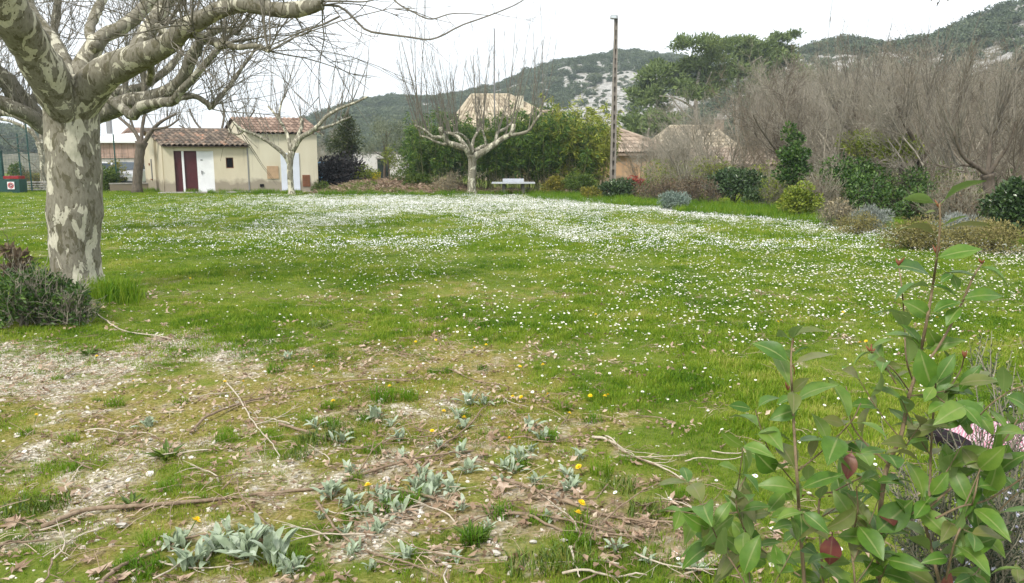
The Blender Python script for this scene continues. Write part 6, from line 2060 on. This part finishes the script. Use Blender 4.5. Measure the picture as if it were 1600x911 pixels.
# low dark bush round the foot of the big plane tree
S_('low dark-leaved bush with bare twigs at the left foot of the big plane tree', 18, 506, 158, 402, 'ivy', 3000, .055, .026, lumps=46, twiggy=180, lrf=.55, low=-.25, stem=M_GREYBARK, depth=.9, stems=14)
S_('low tangle of dark leaves and dead twigs in front of the big plane trunk', 92, 508, 100, 436, 'ivy', 800, .055, .024, lumps=26, twiggy=130, lrf=.6, low=-.25, stem=M_GREYBARK, depth=.6, stems=10)
S_('withered rust-coloured plant behind the dark bush at the left edge', 8, 400, 40, 358, 'brown', 260, .1, .06, lumps=6, twiggy=20, Y=9.2)

# ------------------------------------------------------------------ foreground: things lying and growing on the ground
def gz(px, py, up=0.0):
    q = G(px, py)
    return np.array([q[0], q[1], float(zg(q[0], q[1])) + up])


M_STICK = m_bark('dead_stick_bark', (0.16, 0.115, 0.075), (0.31, 0.235, 0.165), 40)
M_STICKP = m_bark('bleached_stick', (0.38, 0.32, 0.24), (0.56, 0.5, 0.4), 40)
TW = 'fallen branches and twigs in the foreground'


def stick(label, spec, r_px, mat=M_STICK, forks=0, lift=0.02, name='fallen_branch', cat='branch'):
    g = np.random.default_rng(int(spec[0][0] * 3 + spec[0][1]))
    pts = [gz(px, py, lift) for px, py in spec]
    b = pts[len(pts) // 2]
    t_ = thing(name, label, cat, (b[0], b[1], 0), TW)
    K = 6 * len(pts)
    Pp = resample(pts, K) + np.c_[np.zeros((K, 2)), .012 * np.sin(np.linspace(0, 9, K))]
    Pp[:, :2] += g.normal(0, .003, (K, 2))
    Y = b[1]
    mb = MB(); mb.curves(Pp, np.linspace(1, .45, K) * r_px * Y / F, 7, .5, 0, True, .15)
    mb.build('stem', mat, t_, True)
    if forks:
        mb = MB(); D = nrm(np.gradient(Pp, axis=0))
        s, d, i, k_ = offspring(Pp[None], D[None], forks, .3, .98, (25, 60), g); d[:, 2] = np.abs(d[:, 2]) * .3
        twig_cloud(mb, s, d, g.uniform(.12, .4, len(s)), r_px * .35 * Y / F, g, -.02, .15, 1, 5, 4)
        mb.build('side_twigs', mat, t_, True)
    return t_


stick('long curved brown branch lying from the left edge towards the middle of the foreground', [(66, 828), (130, 803), (200, 799), (300, 788), (400, 771), (500, 761), (590, 738), (660, 722), (740, 712)], 4.0, forks=5)
stick('brown branch rising out of the bottom edge beside the large woolly rosettes', [(150, 925), (185, 893), (225, 868), (290, 850), (345, 844)], 3.6)
stick('thin brown branch under the bright green tuft in the middle of the foreground', [(436, 667), (480, 680), (520, 689), (552, 699), (590, 701), (626, 686)], 2.6, forks=2)
stick('long thin bleached twig running from the yellow moss to the right', [(298, 677), (330, 654), (400, 628), (480, 609), (560, 602), (640, 600)], 2.2, forks=3)
stick('bleached forked twig beside the green tuft left of the middle', [(350, 598), (380, 638), (408, 678), (438, 718)], 1.6, M_STICKP, 3)
stick('thin brown branch running to the bottom edge between the rosettes', [(494, 786), (530, 838), (575, 864), (620, 888), (685, 915)], 2.6, forks=3)
stick('straight brown branch in front of the dead leaves', [(584, 764), (640, 777), (700, 790), (790, 806), (880, 826), (962, 842)], 3.0, forks=3)
stick('long brown branch lying across the dead leaves towards the shrub', [(768, 750), (850, 786), (960, 814), (1050, 824), (1180, 852)], 3.2, forks=4)
stick('short brown branch in front of the dandelions', [(798, 812), (880, 836), (1002, 851)], 2.8)
stick('pale forked branch on the green grass left of the shrub', [(926, 684), (962, 696), (1000, 720), (1064, 751)], 2.6, M_STICKP, 3)
stick('thin pale twig beside the pale forked branch', [(946, 684), (970, 700), (996, 722)], 1.6, M_STICKP)
stick('thin upright-leaning twig right of the woolly rosettes', [(640, 760), (690, 700), (740, 660), (756, 640)], 2.0, forks=4)
stick('pale twig sticking out of the bush at the foot of the plane tree', [(134, 484), (170, 508), (210, 524), (268, 536)], 1.5, M_STICKP, 1)
stick('bent pale twig on the gravel at the left edge', [(0, 594), (16, 592), (32, 584)], 1.4, M_STICK)
stick('thin bleached twig on the gravelly moss left of the green tufts', [(134, 675), (190, 676), (240, 684)], 1.4, M_STICKP)
stick('short crooked twig in the left foreground', [(104, 770), (112, 748), (132, 728)], 1.6, M_STICKP)
stick('brown twig at the bottom edge under the shrub', [(880, 905), (960, 902), (1010, 908)], 2.6, M_STICKP, 2)
stick('bent pale twig at the bottom of the picture right of the middle', [(890, 865), (897, 885), (905, 911)], 2.4, M_STICKP)
stick('thin twig in the grass to the left of the shrub', [(1070, 721), (1130, 718), (1190, 720)], 1.2, M_STICKP)
stick('thin twig in the grass beyond the dead leaves', [(800, 687), (850, 688), (920, 684)], 1.3)
stick('thin brown twig across the moss in the middle', [(690, 580), (740, 594), (800, 612)], 1.3)
stick('dark twig at the left edge of the foreground', [(0, 862), (30, 846), (62, 834)], 2.4)
g = np.random.default_rng(61)
proto = []
for k in range(5):
    m_ = MB(); n_ = 8
    Pp, D = level(np.zeros((1, 3)), np.array([[1., 0, 0]]), np.array([g.uniform(.2, .5)]), 9, .16, 0, g); Pp[..., 2] = np.abs(Pp[..., 2]) * .3 + .008
    m_.curves(Pp, np.linspace(.0045, .0018, 9)[None], 5, .5)
    s, d, i, k_ = offspring(Pp, D, 3, .3, .95, (25, 60), g); d[:, 2] = np.abs(d[:, 2]) * .2
    P2, _d = level(s, d, g.uniform(.05, .16, 3), 5, .15, 0, g); m_.curves(P2, np.linspace(.0022, .001, 5)[None] * np.ones((3, 1)), 4, .5)
    proto.append(m_.mesh('twig', M_STICKP if k % 2 else M_STICK, True))
for k in range(70):
    px_, py_ = g.uniform(-20, 1150), 540 + 371 * math.sqrt(g.random())
    p_ = gz(px_, py_, 0.012)
    o = link('twig', proto[k % 5], None, tuple(p_)); o.rotation_euler = (g.normal(0, .08), g.normal(0, .08), g.uniform(0, 6.28))
    tag(o, 'thin dry twig lying in the worn grass of the foreground', 'twig', 'small twigs lying in the foreground')

# dead plane leaves
M_DEAD = m_leaf('dead_plane_leaf', [(0.05, (0.13, 0.075, 0.045)), (0.4, (0.34, 0.235, 0.16)), (0.7, (0.5, 0.385, 0.29)), (1.0, (0.64, 0.53, 0.44))], 0.75, 0.2, 0.15, 0.15, 20, True)


def dead_leaf(seed):
    g = np.random.default_rng(seed)
    lob = [(0, .05), (25, .45), (50, .33), (62, .85), (80, .48), (90, 1.0), (100, .48), (118, .85), (130, .33), (155, .45), (180, .05), (230, .18), (310, .18)]
    pts = []
    for (a, r_) in lob:
        a = math.radians(a + g.uniform(-6, 6)); r_ *= g.uniform(.85, 1.1)
        pts.append([r_ * math.cos(a), r_ * math.sin(a) - .35])
    p = np.array(pts); c1, c2 = g.uniform(-.5, .7, 2)
    z = c1 * p[:, 0] ** 2 + c2 * (p[:, 1] - .1) ** 2 + g.normal(0, .07, len(p)) + .1
    v = np.r_[np.c_[p, z], [[0, -.1, .04]]]; n_ = len(p)
    m = MB(); m.add(v, [[i, (i + 1) % n_, n_] for i in range(n_)], g.random(n_ + 1))
    m.curves(np.array([[0, -.3, .05], [.03, -.6, .08], [.1, -.95, .03]]), np.full((1, 3), .018), 3, .2)
    return m.mesh('dead_leaf', M_DEAD)


dl = [dead_leaf(900 + k) for k in range(7)]
g = np.random.default_rng(62)
placed = []
x, y = fan(9000, 2.5, 9.5, 0.72, 0.0)
_, gr_, li_ = fields(x, y)
qx, qy = proj(x, y)
ok = rng.random(len(x)) < li_ * .9 + .006 + .06 * ss(600, 700, qy) * (1 - ss(950, 1300, qx))
for xx, yy_ in zip(x[ok][:235], y[ok][:235]): placed.append((xx, yy_, g.uniform(.03, .08)))
for px_, py_, s in ((155, 897, .1), (195, 900, .09), (20, 820, .1), (60, 818, .1), (80, 480, .11), (22, 520, .08), (100, 500, .07), (230, 505, .08), (255, 508, .08), (655, 675, .07), (640, 728, .1), (430, 790, .06), (410, 850, .07), (1065, 490, .08), (715, 800, .1), (760, 805, .1), (790, 772, .11), (945, 845, .09), (1000, 790, .08), (930, 850, .09), (1025, 748, .07), (1105, 800, .08), (565, 543, .08), (600, 600, .06), (725, 573, .05), (222, 427, .06), (875, 690, .05), (1130, 700, .05), (860, 700, .06), (290, 545, .06)):
    q = G(px_, py_); placed.append((q[0], q[1], s))
for k, (xx, yy_, s) in enumerate(placed[:290]):
    o = link('dead_leaf', dl[k % 7], None, (xx, yy_, float(zg(xx, yy_)) + .012))
    o.rotation_euler = (g.normal(0, .35), g.normal(0, .35), g.uniform(0, 6.28)); o.scale = [s] * 3
    tag(o, 'dead pinkish brown plane leaf lying on the ground', 'leaf', 'dead plane leaves lying on the ground')

# woolly grey rosettes: each leaf its own piece
M_WOOL = m_leaf('woolly_leaf', [(0.1, (0.22, 0.28, 0.17)), (0.5, (0.34, 0.41, 0.28)), (0.9, (0.5, 0.56, 0.45))], 0.9, 0.05, 0.2, 0.3, 20, True)


def wool_leaf(seed):
    g = np.random.default_rng(seed); n_ = 6
    x = np.linspace(0, 1, n_); hw = np.array([.05, .09, .13, .14, .1, .0]) * g.uniform(.8, 1.25); zc = .55 * x - .5 * x ** 2 * g.uniform(.3, 1.3)
    v = []; f = []
    for i in range(n_): v += [[x[i], -hw[i], zc[i] + hw[i] * .5], [x[i], 0, zc[i]], [x[i], hw[i], zc[i] + hw[i] * .5]]
    for i in range(n_ - 1): f += [[i * 3, i * 3 + 3, i * 3 + 4, i * 3 + 1], [i * 3 + 1, i * 3 + 4, i * 3 + 5, i * 3 + 2]]
    m = MB(); m.add(v, f, g.random(len(v))); return m.mesh('woolly_leaf', M_WOOL, True)


wl_ = [wool_leaf(920 + k) for k in range(4)]
g = np.random.default_rng(63)
big_r = [(300, 882, 60, 'large woolly grey rosette at the bottom left beside the rising branch'), (340, 858, 50, None), (382, 866, 64, 'large woolly grey rosette right of the bottom left dandelion'), (430, 876, 66, 'largest woolly grey rosette in the bottom left group'), (404, 842, 44, None), (280, 852, 40, 'woolly grey rosette just below the dandelion at the bottom left'), (455, 892, 40, None), (362, 835, 36, None)]
ros = big_r + [(530, 690, 34, 'small woolly rosette standing in the bright green tuft'), (520, 775, 40, None), (545, 790, 36, None), (600, 792, 36, None), (568, 806, 34, None), (622, 806, 36, None), (680, 762, 40, None), (705, 772, 36, None),
               (655, 774, 32, None), (730, 742, 34, None), (720, 712, 32, None), (726, 668, 30, None), (732, 632, 32, None), (756, 632, 26, None), (812, 722, 36, None), (828, 708, 28, None), (790, 735, 28, None), (231, 664, 26, 'small grey rosette on the gravelly moss at the left'),
               (906, 718, 30, 'woolly rosette left of the dandelion beside the bright yellow-green tuft'), (577, 893, 26, None), (890, 772, 30, None), (962, 862, 28, None), (1082, 892, 34, None), (590, 835, 34, None), (540, 835, 30, None), (660, 745, 30, None), (860, 820, 24, None), (1010, 878, 26, None), (450, 560, 18, None)]
for k in range(26):
    ros.append((g.uniform(470, 900), g.uniform(650, 880), g.uniform(20, 36), None))
for px_, py_, s, lab in ros:
    p_ = gz(px_, py_); L = s * 0.86 * p_[1] / F
    r_ = thing('woolly_rosette', lab or 'small silvery woolly-leaved rosette in the trodden middle foreground', 'plant', tuple(p_), 'woolly grey-green rosettes in the foreground', g.uniform(0, 6.28))
    n_ = int(g.integers(17, 26)) if s > 38 else int(g.integers(9, 17))
    for k in range(n_):
        o = link('leaf', wl_[k % 4], r_)
        tilt = g.uniform(0, .8) + (.8 if k > n_ * .55 else 0)
        o.rotation_euler = (0, -tilt, k * 2.4 + g.normal(0, .2)); o.scale = [L * g.uniform(.7, 1.1) * (.75 if k > n_ * .55 else 1)] * 3
        o.location = (g.normal(0, .018) * s / 40, g.normal(0, .018) * s / 40, .002)
# bright tufts of longer grass and leafy weeds
tf = [blade_tuft(70, .07, .05, .14, .006, 1.0, 940 + k).mesh('grass_tuft', M_VERGE) for k in range(3)]
td = [blade_tuft(90, .1, .04, .1, .006, 1.0, 945 + k).mesh('grass_tuft', M_L['green']) for k in range(2)]
for k in range(60):
    px_, py_ = g.uniform(-10, 1150), g.uniform(560, 905)
    p_ = gz(px_, py_); s = g.uniform(.35, .8)
    o = link('grass_tuft', tf[int(g.integers(0, 3))], None, tuple(p_)); o.rotation_euler = (0, 0, g.uniform(0, 6.28)); o.scale = [s * 1.2, s * 1.2, s * .8]
    tag(o, 'small fresh green grass tuft in the mossy gravelly foreground', 'grass tuft', 'small grass tufts in the foreground')
for px_, py_, s, kd, lab in ((352, 690, .8, 0, 'bright green grass tuft on the gravelly moss left of the thin branch'), (520, 684, 1.3, 1, 'dense dark green tuft in the middle of the foreground'), (485, 690, 1.0, 1, 'dark green tuft left of the small woolly rosette'), (470, 712, .9, 1, 'brownish green tuft below the thin branch'),
                             (940, 742, 1.0, 0, 'yellow-green long-bladed tuft beside a dandelion'), (966, 762, 1.0, 1, 'dark tuft right of the yellow-green tuft'), (740, 850, .9, 0, 'green tuft between the bare patches at the bottom'), (880, 884, 1.2, 1, 'green tuft at the bottom edge right of the middle'), (830, 890, 1.1, 1, 'green tuft at the bottom edge near the white stones'),
                             (430, 580, 1.0, 0, 'green tuft beside the gravel strip'), (600, 628, 1.2, 0, 'wide bright green tuft behind the thin bleached twig'), (640, 625, 1.0, 0, 'bright green tuft right of the wide one behind the bleached twig'), (168, 462, 1.6, 0, 'long grass tuft at the right foot of the big plane tree'), (180, 458, 1.4, 0, 'long grass tuft just right of the plane foot'), (500, 512, 1.2, 1, 'dark green tuft on the lawn edge behind the gravel strip'),
                             (80, 790, 1.0, 1, 'dark green weed patch in the left foreground'), (30, 800, 1.0, 1, 'dark green weed patch at the left edge of the foreground'), (880, 640, .9, 0, 'green tuft among the dandelions'), (1010, 800, 1.1, 1, 'green tuft behind the brown branch near the shrub'), (640, 790, .8, 0, 'small green tuft among the woolly rosettes')):
    p_ = gz(px_, py_)
    o = link('grass_tuft', (tf + td)[int(g.integers(0, 3)) if kd == 0 else 3 + int(g.integers(0, 2))], None, tuple(p_)); o.rotation_euler = (0, 0, g.uniform(0, 6.28)); o.scale = [s, s, s * .8]
    tag(o, lab, 'grass tuft', 'longer grass tufts in the foreground')
for px_, py_, s, lab in ((262, 718, 42, 'flat dark green weed rosette on the gravel'), (206, 790, 34, 'small dark green weed left of the long branch'), (738, 848, 46, 'ragged bright green weed rosette near the white stone'), (140, 555, 22, 'small weed beside a dandelion on the gravel strip')):
    p_ = gz(px_, py_); m_ = MB(); n_ = 26; L = s * p_[1] / F
    a = g.uniform(0, 6.283, n_); m_.leaves(np.c_[np.cos(a) * .01, np.sin(a) * .01, np.full(n_, .005)], np.c_[np.cos(a), np.sin(a), g.uniform(.1, .9, n_)], L * g.uniform(.5, 1.0, n_), L * .2, .3, None, 0, np.c_[g.normal(0, .2, (n_, 2)), np.ones(n_)], g)
    o = m_.build('weed', M_L['green'], None, False, tuple(p_)); tag(o, lab, 'weed', 'leafy weeds in the foreground')
# dandelions
M_DAND = m_plain('dandelion_yellow', (0.85, 0.6, 0.01), 0.6, 0.2, 0.08, 200)
dm = []
for k in range(3):
    m_ = MB(); gg = np.random.default_rng(950 + k)
    for ring, n_, z_ in ((1, 14, .0), (.75, 12, .004), (.45, 9, .008)):
        a = np.arange(n_) * 6.283 / n_ + ring
        d = np.c_[np.cos(a), np.sin(a), np.full(n_, .25 + z_ * 60)]
        m_.leaves(np.c_[np.zeros((n_, 2)), np.full(n_, .05 + z_)], d, .017 * ring, .006, .1, None, 0, np.c_[np.zeros((n_, 2)), np.ones(n_)], gg)
    m_.curves(np.array([[.004, 0, 0], [.002, 0, .03], [0, 0, .052]]), np.full((1, 3), .0017), 5, .5, 1)
    dm.append(m_.mesh('dandelion', [M_DAND, M_STALK]))
for px_, py_, s, lab in ((292, 829, 1.5, 'dandelion flower above the woolly rosettes at the bottom left'), (579, 770, 1.3, 'dandelion flower in the centre of the foreground among the rosettes'), (898, 801, 1.3, 'upper one of two dandelions in front of the dead leaves'), (895, 819, 1.3, 'lower one of two dandelions in front of the dead leaves'), (911, 736, 1.2, 'dandelion beside the yellow-green tuft'), (724, 657, 1.2, 'dandelion behind the leaning twig'),
                         (524, 630, 1.1, None), (691, 643, 1, None), (797, 691, 1.1, None), (860, 622, 1.1, None), (851, 573, 1.2, None), (885, 645, 1, None), (944, 620, 1, None), (922, 619, 1.1, None), (948, 619, 1, None), (490, 576, 1, None), (650, 530, .9, None), (680, 528, .9, None), (811, 570, 1, None), (1220, 500, 1, None), (1315, 488, 1.2, None), (1435, 531, 1.2, None), (1345, 536, 1.2, None),
                         (1356, 530, 1.1, None), (152, 557, 1.1, 'dandelion on the gravel strip near the plane tree'), (210, 598, 1, None), (348, 597, 1, None), (376, 598, 1, None), (54, 652, 1, 'dandelion on the moss at the left'), (610, 608, 1, None), (675, 672, 1, None), (772, 400, 1, None), (430, 450, 1, None), (296, 430, 1, None), (1466, 498, 1.2, None), (930, 487, 1, None), (1280, 520, 1.1, None), (1212, 503, 1, None), (760, 540, 1, None), (745, 545, 1, None), (820, 620, 1, None), (802, 622, 1, None)):
    p_ = gz(px_, py_ + 9)
    o = link('dandelion', dm[int(g.integers(0, 3))], None, tuple(p_)); o.scale = [s, s, s]; o.rotation_euler = (g.normal(.25, .2), g.normal(0, .2), g.uniform(0, 6.28))
    tag(o, lab or 'small yellow dandelion in the mossy lawn', 'dandelion', 'yellow dandelions in the lawn')
# white stones
M_WSTONE = m_plain('white_limestone', (0.5, 0.47, 0.42), 0.9, 0.15, 0.12, 60)
ws = [stone_mesh('stone', 960 + k, M_WSTONE) for k in range(5)]
for px_, py_, s, lab in ((774, 870, .055, 'flat white stone at the bottom of the picture'), (603, 748, .05, 'pale stone under the branch in the middle'), (170, 770, .045, 'angular white stone in the left foreground'), (192, 822, .06, 'pale block-shaped stone left of the dandelion'), (33, 769, .03, None), (203, 771, .025, None), (235, 686, .03, None), (296, 770, .022, None), (697, 888, .028, None), (702, 893, .022, None), (833, 852, .03, None), (880, 852, .03, None), (648, 838, .035, None), (455, 668, .03, None),
                         (486, 660, .025, None), (405, 548, .04, None), (105, 590, .05, None), (50, 585, .05, None), (345, 565, .04, None), (1255, 503, .04, None), (222, 427, .04, None), (1120, 592, .04, None), (770, 655, .03, None), (560, 655, .03, None), (1046, 660, .035, None)):
    p_ = gz(px_, py_, .006)
    o = link('stone', ws[int(g.integers(0, 5))], None, tuple(p_)); s *= .62; o.scale = (s, s, s * .8); o.rotation_euler = (g.normal(0, .2), g.normal(0, .2), g.uniform(0, 6.28))
    tag(o, lab or 'small white limestone pebble in the worn grass', 'stone', 'white stones in the worn grass')
# withered leaf dangling from a twig of a tree overhead, out of the picture
q = P(1466, 8, 3.2)
hang = thing('hanging_twig', 'dark withered leaf dangling on a twig at the top edge near the right', 'twig', tuple(q))
m_ = MB(); m_.curves(resample([P(1540, -260, 3.2), P(1500, -120, 3.2), P(1476, -30, 3.2), P(1468, 2, 3.2)], 14), np.linspace(.006, .0012, 14)[None], 5, .5); m_.build('twig', M_TWIG, hang, True)
m_ = MB(); m_.leaves(np.array([P(1469, 1, 3.2), P(1481, -6, 3.2), P(1455, -2, 3.2)]), np.array([[-.5, 0, -1.], [.1, 0, -1], [-.2, 0, -1]]), np.array([.028, .02, .012]), .012, .4, np.array([.1, .3, .2])); m_.build('leaf', M_L['brown'], hang, True)

# ------------------------------------------------------------------ the air: thin spring haze that pales the hills
mb = MB()
mb.box((0, 300, 70), (2990, 1190 * 2 - 10, 146))
t = NT('haze_air')
t.t.nodes.remove(t.b)
pv = t.n('ShaderNodeVolumePrincipled')
pv.inputs['Color'].default_value = (0.78, 0.9, 1.0, 1)
pv.inputs['Density'].default_value = 0.0005
t.l(pv.outputs[0], t.out.inputs['Volume'])
hz_ = mb.build('haze', t.m)
tag(hz_, kind='stuff')
